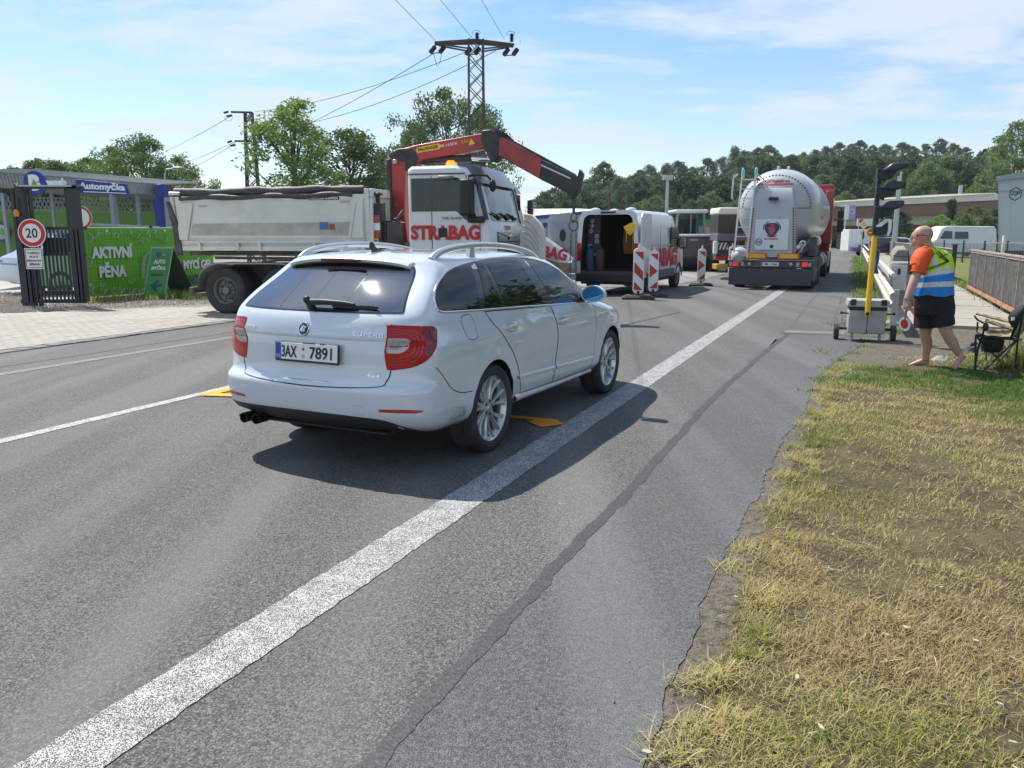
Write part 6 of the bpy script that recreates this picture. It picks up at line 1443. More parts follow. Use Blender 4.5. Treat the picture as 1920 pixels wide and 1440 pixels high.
# ------------------------------------------------------------------ tank lorry
def curved_text(root, name, body, mat, o, X, Y, fn, **k):
 ob = text(name, body, mat, root, o, X, Y, **k)
 for v in ob.data.vertices:v.co = fn(v.co)
 return ob
def build_tanker():
 hd = R(23.6); c0 = G(1363,541); f = Vector((math.sin(hd), math.cos(hd),0)); l = Vector((-math.cos(hd), math.sin(hd),0)); W2 = 1.27
 o = c0-l*W2; o.z = 0
 root = thing('tank_lorry', 'silver white bulk tank lorry with red cab seen from behind', 'lorry', o, math.pi/2-hd)
 tank_w = pm('tank_white',(.43,.45,.47),.36, var=.03, coat=.35, dirt=(.42,.42,.40), dscale=1.3, damt=.35)
 # tank: lathe along x, rear dome then a cone swelling to full diameter
 cz = 2.50; prof = []
 for x, r in((.42,.001),(.44,.30),(.52,.62),(.68,.90),(.90,1.09),(1.2,1.20),(1.7,1.27),(2.4,1.315),(3.6,1.33),(7.5,1.33),(9.3,1.20),(10.6,.95),(10.9,.5),(10.95,.001)):prof.append((r, x))
 pts = [(r, x)for r, x in prof]; dens = bez(pts,5)
 m = MB(); m.lathe([(max(.001, r), x)for r, x in dens], lambda a, b, h:(h, a, cz+b*(1.0 if b>0 else 1.05)),64); tank = m.build('tank', tank_w, root, smooth=True, ang=60)
 # cone outlets under the tank
 for x in(3.2,6.0,8.6):
  m = MB(); m.lathe([(.9,0),(.55,-.55),(.12,-1.1)], lambda a, b, h, x=x:(x+a, b, cz-.95+h),28); m.build('discharge_cone', tank_w, tank, smooth=True)
  # rear cabinet standing in front of the dome
 w = .62
 m = MB(); secs = []
 for z, xx, ww in((.98,.05,.72),(1.6,.05,.68),(2.35,.05,.64),(2.90,.14,.56),(3.10,.28,.50)):secs.append([(xx,-ww, z),(.95,-ww, z),(.95, ww, z),(xx, ww, z)])
 m.loft(secs); cab_ = m.build('rear_cabinet', tank_w, root, bevel=.03, seg=3)
 m = MB(); m.bb((.0,-.50,1.22),(.05,.50,2.16)); lid = m.build('cabinet_door', pm('lid_white',(.66,.68,.70),.3, var=.02, coat=.4), cab_, bevel=.02)
 m = MB(); m.bb((-.10,-.14,2.72),(.08,.14,2.82)); m.build('number_lamp', dark_metal, cab_, bevel=.02)
 # emblem on the door: three lobed dark shield with a red creature head shape kept plain
 m = MB(); P = []
 for k in range(36):a = 2*math.pi*k/36; r = .215*(1+.10*math.cos(3*a-math.pi/2)); P.append((r*math.cos(a),1.86+r*math.sin(a)*.95))
 m.pyz(P,-.012,0); m.build('emblem_field', pm('emblem_blue',(.03,.04,.11),.4), lid)
 m = MB(); P2 = []
 for k in range(3):a0 = R(90+120*k);
 for k in range(3):
  a0 = R(-90+120*k); q = []
  for t in np.linspace(-.62,.62,9):q.append(((.262)*math.cos(a0+t)*(1+.04*math.cos(3*t)),1.86+.25*math.sin(a0+t)))
  for t in np.linspace(.62,-.62,9):q.append(((.238)*math.cos(a0+t)*(1+.04*math.cos(3*t)),1.86+.228*math.sin(a0+t)))
  m.pyz(q,-.012,0)
 m.build('emblem_ring', pm('emblem_blue',(.03,.04,.11),.4), lid)['kind'] = 'stuff'
 m = MB(); m.pyz([(-.07,1.72),(.03,1.69),(.09,1.75),(.08,1.84),(.12,1.90),(.07,1.93),(.02,1.92),(-.02,1.95),(-.10,1.92),(-.06,1.88),(-.11,1.85),(-.08,1.80)],-.018,-.010); m.pyz([(-.07,1.965),(-.06,2.02),(-.03,1.985),(0,2.03),(.03,1.985),(.06,2.02),(.07,1.965)],-.018,-.010); m.build('emblem_figure', pm('emblem_red',(.50,.10,.08),.5), lid)['kind'] = 'stuff'
 text('maker_letters', 'SCANIA', strabag_red, lid,(-.004,0,1.56),(0,-1,0),(0,0,1), width=.42, height=.062, bold=.03)
 m = MB(); m.lathe([(.085,0),(.105,0),(.105,.006),(.085,.006)], lambda a, b, h:(-h,.37+a,1.47+b),24); m.build('round_sticker', ink, lid); text('sticker_letters', '100', ink, lid,(-.006,.37,1.47),(0,-1,0),(0,0,1), width=.13, height=.075, bold=.02)
 m = MB(); m.lathe([(.001,.012),(.05,.010),(.055,0)], lambda a, b, h:(-h,-.02+a,1.33+b),16); m.build('lock', dark_metal, lid)
 # lettering and red stripes on the dome
 def ondome(v, off=.012):
  y, z = v[1],(v[2]-cz)/(1.0 if v[2]>cz else 1.05); r = math.hypot(y, z); xs = [p[1]for p in dens[:38]]; rs = [p[0]for p in dens[:38]]
  return Vector((float(np.interp(r, rs, xs))-off+v[0], v[1], v[2]))
 for nm, body, mt, z, w_, h_, sh in(('company_letters', 'JOSEF logistik a.s.', pm('dark_red_print',(.22,.02,.03),.5),3.34,.86,.13,.25), ):
  curved_text(tank, nm, body, mt,(0,.05, z),(0,-1,0),(0,0,1), lambda v:ondome(v*1), width=w_, height=h_, bold=.03, shear=sh, extr=.002)
 def strip_on(name, y0, y1, z, h, mt):
  m = MB(); n = 12; V = []
  for k in range(n+1):
   y = lerp(y0, y1, k/n)
   for dz in(-h/2, h/2):V.append(ondome(Vector((0, y, z+dz)),.008))
  m.add(V, [(2*k,2*k+1,2*k+3,2*k+2)for k in range(n)]); m.build(name, mt, tank, recalc=False)
 strip_on('red_stripe',.60,-.50,3.235,.045, strabag_red)
 # contour marking: dashes along the rim and down the cabinet
 dash = pm('contour_marking',(.16,.035,.04),.4, var=.4, scale=30)
 def dashm(p0, p1, parent, w=.045):
  p0 = ondome(Vector(p0),.010)if parent is tank else Vector(p0); p1 = ondome(Vector(p1),.010)if parent is tank else Vector(p1); t = (p1-p0).normalized(); b = Vector((1,0,0)).cross(t)*w/2
  m = MB(); m.add([p0-b, p0+b, p1+b, p1-b], [(0,1,2,3)]); return m.build('contour_dash', dash, parent, recalc=False)
 n = 32; rr = 1.02; a0, a1 = R(0), R(180)
 for k in range(n):
  a = lerp(a0, a1,(k+.15)/n); b = lerp(a0, a1,(k+.75)/n); dashm((0,-rr*math.cos(a), cz+rr*.98*math.sin(a)+.02),(0,-rr*math.cos(b), cz+rr*.98*math.sin(b)+.02), tank)
 for s_ in(-1,1):
  for k in range(5 if s_<0 else 4):y = s_*(.68+.075*k*1.0); dashm((0, y,2.50),(0, y+s_*.045,2.50), tank)
  for k in range(19):
   z = 2.50-.078*k; ww = lerp(.72,.645,(z-.98)/1.4)-.05; dashm((.035, s_*ww, z),(.035, s_*ww, z-.05), cab_,.05)
   # chassis, bumper, lamps
 m = MB(); m.bb((-.05,-W2+.02,.13),(.03, W2-.04,.66)); b = m.build('mudflap_board', pm('mudflap',(.055,.062,.068),.6, var=.12, scale=2), root, bevel=.02)
 m = MB(); m.bb((-.06,-W2,.68),(.10, W2,.90)); bar = m.build('lamp_bar', chassis_m, root, bevel=.015); m = MB(); m.bb((-.10,-W2,.895),(.14, W2,.93)); m.build('bar_top', steel_dirty, root, bevel=.008)
 for s_ in(-1,1):
  m = MB(); m.bb((-.085, s_*(W2-.32),.72),(-.055, s_*(W2-.16),.86)); m.build('tail_lamp', pm('lorry_red_lamp',(.55,.01,.01),.3, var=.3, scale=30, emit=(1,.03,.02), estr=.35), bar, bevel=.008)
  for q, mt in((.44, lamp_clear),(.09, lamp_clear)):m = MB(); m.bb((-.08, s_*(W2-q-.05),.73),(-.055, s_*(W2-q+.04),.85)); m.build('lamp_clear', mt, bar)
  m = MB(); m.lathe([(.001,.015),(.05,.01),(.055,0)], lambda a, b, h, s_=s_:(-.06-h, s_*.62+a,.79+b),16); m.build('fog_lamp', lamp_clear, bar, smooth=True)
 m = MB(); m.bb((-.085,-.27,.73),(-.06,.27,.85)); pl = m.build('number_plate', plate_white, bar); m = MB(); m.bb((-.088,.22,.735),(-.084,.265,.845)); m.build('plate_band', plate_blue, pl); [text('plate_letters', t_, ink, pl,(-.088, y_,.79),(0,-1,0),(0,0,1), width=w_, height=.08, bold=.01)for t_, y_, w_ in(('7M8',.11,.15),('1946',-.13,.20))]
 for yc_, in((.43, ),(-.53, )):
  m = MB(); m.bb((-.02, yc_-.32,.95),(.02, yc_+.32,1.12)); p = m.build('marker_board', pm('fluo_red_orange',(.75,.10,.03),.45, var=.03), root, bevel=.005); m = MB(); m.bb((-.028, yc_-.26,.975),(-.018, yc_+.26,1.095)); m.build('marker_field', pm('reflective_yellow',(.80,.45,.03),.45, var=.1), p)
 m = MB(); m.bb((0,-W2+.1,.93),(.4, W2-.1,1.0)); m.bb((.1,-.45,.5),(11,-.33,.98)); m.bb((.1,.33,.5),(11,.45,.98)); m.build('chassis', chassis_m, root)
 # right hand side boxes, valves, mudguards
 m = MB(); m.lathe([(.07,0),(.10,.05),(.10,.12),(.05,.16)], lambda a, b, h:(.15-h,-.92+a,1.42+b),16); m.sphere((.05,-.80,1.30),.08); m.tube([(.1,-.72,1.28),(.05,-.86,1.42),(0,-.95,1.38),(.05,-.90,1.20),(.1,-.82,1.14)],.035,10); m.build('valve', alu, root, smooth=True)
 m = MB(); m.tube([(.15,-.75,1.1),(.4,-1.0,1.2),(.9,-1.1,1.45)],.06,10); m.build('pipe', chassis_m, root, smooth=True)
 m = MB(); m.bb((.15,-W2,.25),(2.2,-W2+.10,1.0)); m.bb((.5,-W2,1.02),(2.3,-W2+.22,1.62)); m.build('side_locker', chassis_m, root, bevel=.03); m = MB(); m.cyl((1.5,-W2+.12,1.48),(2.6,-W2+.12,1.48),.18, n=20); m.build('air_tank', alu, root, smooth=True)
 for x in(3.4,5.2):m = MB(); m.cyl((x,-W2+.15,.80),(x+1.3,-W2+.15,.80),.26, n=20); m.build('side_tank', steel_dirty, root, smooth=True)
 for x in(1.35,2.66,3.97):
  for s_ in(-1,1):wheel(root,(x, s_*(W2-.20),.52),.52,.29,.38, s_,.1)
  for s_ in(-1,1):
   m = MB(); V = []
   for k in range(13):
    a = math.pi*(1-k/12); V.append([(x+.60*math.cos(a), s_*(W2-.40),.52+.60*math.sin(a)),(x+.60*math.cos(a), s_*(W2-.01),.52+.60*math.sin(a)),(x+.63*math.cos(a), s_*(W2-.01),.52+.63*math.sin(a)),(x+.63*math.cos(a), s_*(W2-.40),.52+.63*math.sin(a))])
   m.loft(V); m.build('mudguard', steel_dirty if s_>0 else chassis_m, root, smooth=True, ang=40)
 m = MB(); m.sphere((.30, W2-.30,1.02),.42,20,12,(1.3,.62,.7)); m.build('rear_fender', pm('fender_grey',(.38,.40,.42),.5), root, smooth=True)
 # ladder with platform on the left rear
 m = MB(); lad = empty('ladder',(0,0,0)); lad.parent = root
 for y0, y1 in((1.10,.98),(.70,.58)):
  m = MB(); m.tube([(-.10, y0,.95),(-.06, lerp(y0, y1,.55),2.3),(.08, y1,3.55),(.14, y1,3.68),(.30, y1,3.68),(.40, y1,3.45)],.028,8); m.build('ladder_rail', alu, lad, smooth=True)
  m = MB(); m.tube([(.07, y1,3.50),(.12, y1,3.68),(.18, y1,3.70)],.036,8); m.build('grip', pm('turquoise_grip',(.10,.50,.52),.5), lad, smooth=True)
 for k in range(9):
  z = 1.05+.29*k; u = (z-.95)/2.6; m = MB(); m.bar((-.09+.13*u*u, lerp(1.10,.98, u), z),(-.09+.13*u*u, lerp(.70,.58, u), z),.035,.03); m.build('rung', alu, lad)
 m = MB(); m.bb((.15,.50,3.36),(.75,1.15,3.42)); m.build('platform', pm('rusty_grate',(.30,.20,.14),.7), lad)
 m = MB(); m.tube([(.1,1.12,3.55),(.0,1.22,3.5),(0,1.24,2.9),(.05,1.22,2.75)],.018,6); m.tube([(.2,1.12,3.55),(.1,1.26,3.4),(.1,1.28,2.8)],.018,6); m.build('hand_rail', alu, lad, smooth=True)
 for k in range(5):m = MB(); m.tube([(.35,.52-.05*k,3.40),(.35,.38-.05*k,3.0)],.008,5); m.tube([(.30,.60,3.36-.09*k),(.30,.28,3.36-.09*k)],.008,5); m.build('side_mesh', alu, lad)
 m = MB(); m.tube([(.2,.55,3.55),(.35,.35,3.35),(.5,.22,3.05)],.018,6); m.build('hand_rail', alu, lad, smooth=True)
 for x in(1.4,1.55):m = MB(); m.sphere((x,-.25 if x>1.5 else.05,3.80),.05); m.build('vent_cap', alu, tank)
 # red tractor in front
 red = pm('tractor_red',(.30,.022,.02),.35, var=.06, coat=.6)
 m = MB(); m.pxz([(11.2,1.2),(11.2,3.62),(11.5,3.72),(12.6,3.70),(13.2,2.6),(13.3,.5),(11.6,.5)],-W2+.02, W2-.02); cb = m.build('tractor_cab', red, root, bevel=.08, seg=3)
 m = MB(); m.bb((11.10,-W2-.02,1.3),(11.5,-W2+.30,3.55)); m.build('side_deflector', red, cb, bevel=.05)
 m = MB(); m.bb((11.3,-W2+.0,3.60),(12.2, W2,3.82)); m.build('roof_deflector', red, cb, bevel=.08)
 mirror_pod(root,(12.9,-W2-.30,2.60),(.2,.26,.34)); mirror_pod(root,(12.9,-W2-.30,2.10),(.2,.26,.52)); m = MB(); m.tube([(12.8,-W2,2.95),(12.9,-W2-.3,2.9),(12.9,-W2-.3,1.9),(12.8,-W2,1.8)],.025,6); m.build('mirror_arm', black_pl, root)
 for x in(9.6,12.9):
  for s_ in(-1,1):wheel(root,(x, s_*(W2-.18),.52),.52,.29,.34, s_,.1)
 m = MB(); m.bb((10.0,-W2+.02,.35),(11.9,-W2+.30,1.0)); m.build('side_fairing', pm('fairing_grey',(.09,.09,.10),.5), root, bevel=.05)
 # windows of red/silver lettering panels on the tank side
 for k, z in enumerate((2.52,2.30)):
  m = MB(); V = []
  for q in range(9):
   x = 2.2+1.2*q/8
   for a in(R(-8)+k*R(-9), R(-14)+k*R(-9)):r = 1.305+.012+.02*q/8; V.append((x+.25*k,-r*math.cos(a), cz+r*math.sin(a)))
  m.add(V, [(2*q,2*q+1,2*q+3,2*q+2)for q in range(8)]); m.build('side_lettering', pm('pale_red_print',(.42,.17,.15),.5), tank, recalc=False)
build_tanker()
# ------------------------------------------------------------------ barrier boards
def tri_fields(arrow):
 W, H = .25,1.0
 if arrow== 'slash':return[[(-.115,.50),(.115,.50),(.115,.29)], [(-.115,.24),(.115,.02),(.115,-.20),(-.115,.02)], [(-.115,-.22),(.115,-.455),(-.115,-.455)]]if False else[[(-.11,.47),(.11,.47),(.11,.26)], [(-.11,.22),(.11,-.02),(.11,-.24),(-.11,-.03)], [(-.11,-.26),(.11,-.47),(-.11,-.47)]]
 return[[(-.11,.47),(.11,.47),(.11,.28)], [(-.11,.19),(.11,0),(-.11,-.19)], [(-.11,-.47),(.11,-.47),(.11,-.28)]]
def barrier(px, py, Y, arrow, label, yaw=0., sc=1.):
 c = G(px, py); root = thing('barrier_board', label, 'traffic beacon',(c.x, c.y,0), yaw, 'red and white beacon boards along the works')
 m = MB(); m.loft([[(-.40,-.20,.005),(.40,-.20,.005),(.40,.20,.005),(-.40,.20,.005)], [(-.40,-.20,.05),(.40,-.20,.05),(.40,.20,.05),(-.40,.20,.05)], [(-.30,-.14,.10),(.30,-.14,.10),(.30,.14,.10),(-.30,.14,.10)]]); f = m.build('foot_plate', pm('recycled_rubber',(.045,.043,.042),.85, var=.3, scale=20, bump=.5), root, bevel=.01)
 for s_ in(-1,1):m = MB(); m.bb((s_*.24-.05,-.13,.098),(s_*.24+.05,.13,.108)); m.build('grip_recess', pm('foot_light',(.13,.13,.125),.8), f)
 m = MB(); m.bb((-.03,-.03,.08),(.03,.03,.22)); m.build('socket', black_pl, root)
 m = MB(); zc = .70; m.pxz([(-.09, zc-.56),(.09, zc-.56),(.135, zc-.50),(.135, zc+.50),(.09, zc+.54),(.04, zc+.56),(-.04, zc+.56),(-.09, zc+.54),(-.135, zc+.50),(-.135, zc-.50)],-.03,.03); b = m.build('board', white_pl, root, bevel=.012)
 m = MB(); m.bb((-.118,-.034, zc-.485),(.118,-.030, zc+.485)); m.build('reflective_face', pm('reflective_white',(.74,.75,.76),.35, var=.03), b)
 for p in tri_fields(arrow):m = MB(); m.pxz([(x, z+zc)for x, z in p],-.0375,-.034); m.build('red_field', red_refl, b)
 m = MB(); m.bb((-.035,-.02, zc+.55),(.035,.02, zc+.63)); m.cyl((0,0, zc+.62),(0,0, zc+.68),.018, n=8); m.build('handle', white_pl, b, bevel=.01)
 root.scale = (sc, sc, sc); return root
barrier(1196,561,21, 'slash', 'nearest left beacon board with slanting red bars before the white van', R(-4),1.06)
barrier(1224,556,22, 'arrow', 'beacon board with a red right pointing arrow beside the slanted one', R(-8))
barrier(1314,536,27, 'arrow', 'single beacon board standing alone between van and tank lorry', R(-12),.98)
barrier(1371,524,31, 'arrow', 'farthest beacon board, half hidden by the tank lorry ladder', R(-10),1.0)
# ------------------------------------------------------------------ road roller and paver behind
def build_roller():
 c = G(1300,499); c = Vector((atx(1300,39),39,0))
 root = thing('road_roller', 'grey road roller with glazed cab facing the camera behind the van', 'roller', c, R(3))
 body = pm('roller_grey',(.085,.083,.085),.6, var=.2, dirt=(.16,.14,.12), dscale=3, damt=.5)
 m = MB(); m.cyl((-1.0,0,.62),(.75,0,.62),.62, n=32); m.build('drum', pm('drum_steel',(.06,.058,.056),.5,.5, var=.3), root, smooth=True, ang=40)
 m = MB(); m.bb((-1.08,-.70,.62),(.80,.75,1.62)); hb = m.build('front_frame', body, root, bevel=.06)
 m = MB(); m.bb((-1.10,-.80,1.62),(.82,1.0,1.74)); m.build('engine_hood', pm('hood_white',(.62,.64,.66),.4), root, bevel=.05)
 for x in(-.82,.62):
  m = MB(); m.pxz([(x-.2,1.22),(x+.02,1.22),(x+.2,1.42),(x-.02,1.42)],-.72,-.705); m.build('warning_stripe', pm('faded_red',(.42,.17,.13),.6), hb)
 m = MB(); m.bb((-.35,-.72,1.42),(.05,-.705,1.52)); m.build('name_plate', pm('grey_label',(.35,.33,.33),.5), hb)
 m = MB(); m.cyl((-.9,-.70,1.02),(-.9,-.76,1.02),.07, n=14); m.cyl((.72,-.70,1.02),(.72,-.76,1.02),.07, n=14); m.build('headlamps', lamp_clear, hb)['kind'] = 'stuff'
 fr = MB()
 for x in(-.62,.80):
  for y in(.9,2.1):fr.bar((x, y,1.5),(x*.92, y,2.78),.09,.09)
 fr.bar((.1,.9,1.6),(.1,.9,2.78),.05,.05); cabf = fr.build('cab_frame', pm('frame_green_grey',(.22,.29,.27),.5), root)
 m = MB(); m.bb((-.72,.7,2.76),(.90,2.3,2.92)); m.build('cab_roof', pm('roof_pale',(.58,.66,.62),.5), root, bevel=.06)
 m = MB(); m.add([(-.60,.88,1.75),(.78,.88,1.75),(.74,.88,2.75),(-.58,.88,2.75)], [(0,1,2,3)]); m.build('cab_glass', MATS['clear_glass'], cabf, recalc=False)
 m = MB(); m.bb((-.45,1.9,1.5),(.65,2.2,2.5)); m.bb((-.2,1.3,1.6),(.4,1.6,2.0)); m.build('seat', pm('seat_dark',(.05,.06,.07),.8), root)
 m = MB(); m.bb((-.6,1.0,.9),(.8,2.6,1.55)); m.build('cab_base', body, root)
 m = MB(); m.bb((-1.0,2.6,.7),(.9,4.3,1.7)); m.build('rear_body', pm('company_red2',(.40,.03,.02),.5), root, bevel=.08)
 for x in(-.95,.95):m = MB(); m.cyl((x-.14,2.9,.62),(x+.14,2.9,.62),.62, n=24); m.build('tyre', rubber, root, smooth=True, ang=40)
 for x in(1.02, ):m = MB(); m.bb((x-.12,.3,.5),(x+.12,.8,1.35)); m.tube([(x,.5,1.3),(x,.4,1.9)],.12,10); m.build('side_arm', pm('hyd_grey',(.38,.35,.30),.6), root, bevel=.03)
glassmat('clear_glass',(.75,.9,.88),.8)
build_roller()
def build_paver_machine():
 Y = 37; x = atx(1372, Y); z = lambda py:AT(1372, py, Y).z
 root = thing('road_paver', 'tall road machine with cream roof behind the tank lorry ladder', 'machine',(x, Y,0), R(2))
 m = MB(); m.bb((-.62,0, z(402)),(.95,1.6, z(389))); m.build('roof', pm('cream_roof',(.72,.70,.58),.5, var=.04), root, bevel=.08, seg=3)
 m = MB(); m.bb((-.62,.1, z(440)),(.7,1.5, z(401))); m.build('upper_cab', pm('brown_black',(.05,.04,.038),.5), root, bevel=.03)
 m = MB(); m.bb((-.66,0, z(452)),(.7,1.4, z(438))); m.build('grey_skirt', pm('skirt_grey',(.14,.145,.15),.5), root, bevel=.03)
 m = MB(); m.bb((-.62,.2,.55),(.7,1.9, z(452))); lb = m.build('lower_body', pm('machine_dark',(.10,.075,.07),.7, var=.3), root, bevel=.03)
 m = MB(); m.bb((-.60,.17, z(468)),(-.10,.20, z(455))); bd = m.build('striped_plate', white_print, lb)
 for k in range(3):m = MB(); m.add([(-.60+.17*k,.165, z(468)),(-.52+.17*k,.165, z(468)),(-.42+.17*k,.165, z(455)),(-.50+.17*k,.165, z(455))], [(0,1,2,3)]); m.build('stripe', pm('stripe_plum',(.10,.04,.06),.5), bd, recalc=False)
 m = MB(); m.bb((-.78,.05, z(476)),(-.60,.25, z(452))); m.build('white_tank', white_pl, root, bevel=.03)
 m = MB(); m.bb((-.6,.0,.55),(.5,.2,.75)); m.build('red_bar', crane_red, root); m = MB(); m.bb((-.7,-.2,.15),(.6,.5,.40)); m.build('yellow_screed', pm('machine_yellow',(.50,.30,.03),.6), root, bevel=.03)
 for xx in(-.45,.4):m = MB(); m.cyl((xx-.16,1.2,.42),(xx+.16,1.2,.42),.42, n=20); m.build('tyre', rubber, root, smooth=True, ang=40)
 m = MB(); m.bar((.35,.1,.6),(.35,.1, z(440)),.05,.05); m.bar((.2,.1,.6),(.2,.1, z(455)),.04,.04); m.build('exhaust_stack', pm('rust_brown',(.25,.16,.10),.7), root)
build_paver_machine()
post_paint = pm('post_paint',(.40,.385,.36),.7, var=.25, scale=18, dirt=(.26,.13,.08), dscale=9, damt=.6, dthr=(.55,.7))
# ------------------------------------------------------------------ railings, guardrail, end pillar
def railing(name, label, pts, H, sp_posts, group='bridge railings beside the footpath'):
 """pts: two ground points; H height; sp_posts: list of distances along"""
 a, b = Vector(pts[0]), Vector(pts[1]); d = (b-a); L = d.length; d.normalize(); n = Vector((-d.y, d.x,0)); rz = math.atan2(d.y, d.x)
 root = thing(name, label, 'railing', a, rz, group)
 m = MB(); m.bb((0,-.03, H-.045),(L,.03, H)); m.bb((0,-.012, H-.10),(L,.0, H-.045)); m.build('top_rail', railpaint, root, bevel=.006)
 m = MB(); m.bb((0,-.045,.10),(L,.035,.165)); m.bb((0,-.045,.165),(L,-.035,.20)); m.build('bottom_rail', rust, root, bevel=.006)
 xs = sp_posts
 for i, x in enumerate(xs):m = MB(); m.bb((x-.012,-.028,.02),(x+.012,.028, H-.04)); m.bb((x-.03,.028,.02),(x+.03,.034, H-.04)); m.build('post', post_paint, root)
 for i in range(len(xs)-1):
  m = MB(); x0, x1 = xs[i]+.02, xs[i+1]-.02; nn = 22; V = []
  for k in range(nn+1):
   x = lerp(x0, x1, k/nn); V+= [(x,.006+.006*(k%2),.17),(x,.006+.006*(k%2), H-.06)]
  m.add(V, [(2*k,2*k+2,2*k+3,2*k+1)for k in range(nn)]); m.build('panel', railpanel, root, recalc=False)
 return root
t2 = 2.90; a = RD(27.0, t2+.02,.05); b = RD(14.2, t2-.10,.05)
railing('railing', 'near railing with dark ribbed panels behind the camp chair',(a, b),1.22, [k*1.72 for k in range(8)])
a = RD(32.8,3.0,.05); b = RD(86,1.85,.05)
r2 = railing('railing', 'long far railing with dark panels running beside the footpath past the road worker',(a, b),1.16, [k*2.0 for k in range(28)])
m = MB(); m.bb((-.07,-.07,0),(.07,.07,1.28)); m.bb((-.10,-.10,1.28),(.10,.10,1.31)); m.build('end_post', dark_metal, r2)
def build_guardrail():
 root = thing('guardrail', 'cream white steel guardrail running away beside the road behind the signal cart', 'guardrail', RD(14.6,.50), ROADROT)
 L = 61; tz = lambda x:.0095*x
 for nm, prof in(('beam', [(-.02,.42),(.035,.46),(.04,.52),(-.015,.565),(-.015,.595),(.04,.64),(.035,.70),(-.02,.74),(-.03,.74),(.02,.70),(.025,.64),(-.03,.595),(-.03,.565),(.025,.52),(.02,.46),(-.03,.42)]), ):
  m = MB(); m.loft([[(x, y+tz(x), z)for y, z in prof]for x in np.linspace(0, L,16)], close=True); m.build(nm, pm('rail_cream',(.50,.49,.40),.5, var=.08, dirt=(.42,.40,.32), dscale=1.5, damt=.5), root, bevel=0)
 m = MB(); m.tube([(x,-.10+tz(x),.90)for x in np.linspace(2.6, L,14)],.045,8); m.build('hand_tube', pm('tube_white',(.58,.58,.54),.5), root, smooth=True)
 for k in range(15):x = 1+k*4; m = MB(); m.bb((x-.05,-.15+tz(x),0),(x+.05,-.035+tz(x),.72)); m.build('post', galv, root)
build_guardrail()
def build_pillar():
 root = thing('concrete_pillar', 'weathered concrete end pillar of the bridge parapet beside the footpath', 'pillar', RD(20.4,.88), ROADROT)
 m = MB(); m.bb((0,-.26,-.05),(1.2,.26,1.05)); m.build('pillar_block', concrete_old, root, bevel=.03)
 m = MB(); m.loft([[(1.6,-.2,-.05),(1.6,.2,-.05),(1.6,.2,1.15),(1.6,-.2,1.15)], [(3.2,-.2,-.05),(3.2,.2,-.05),(3.2,.2,1.25),(3.2,-.2,1.25)]]); m.loft([[(1.6,-.2,1.15),(1.6,.2,1.15),(1.6,.1,1.32),(1.6,-.1,1.32)], [(3.2,-.2,1.25),(3.2,.2,1.25),(3.2,.1,1.40),(3.2,-.1,1.40)]]); m.build('parapet_block', concrete_old, root, bevel=.03)
 m = MB(); m.bb((-.03,-.08,.42),(.0,.22,1.0)); p = m.build('steel_plate', galv, root, bevel=.01); m = MB(); m.bb((-.045,.06,.78),(-.03,.12,.92)); m.build('hinge', dark_metal, p)
 m = MB(); m.bb((-6,-.05+.06,-.05),(-.05,.20,.12));
build_pillar()
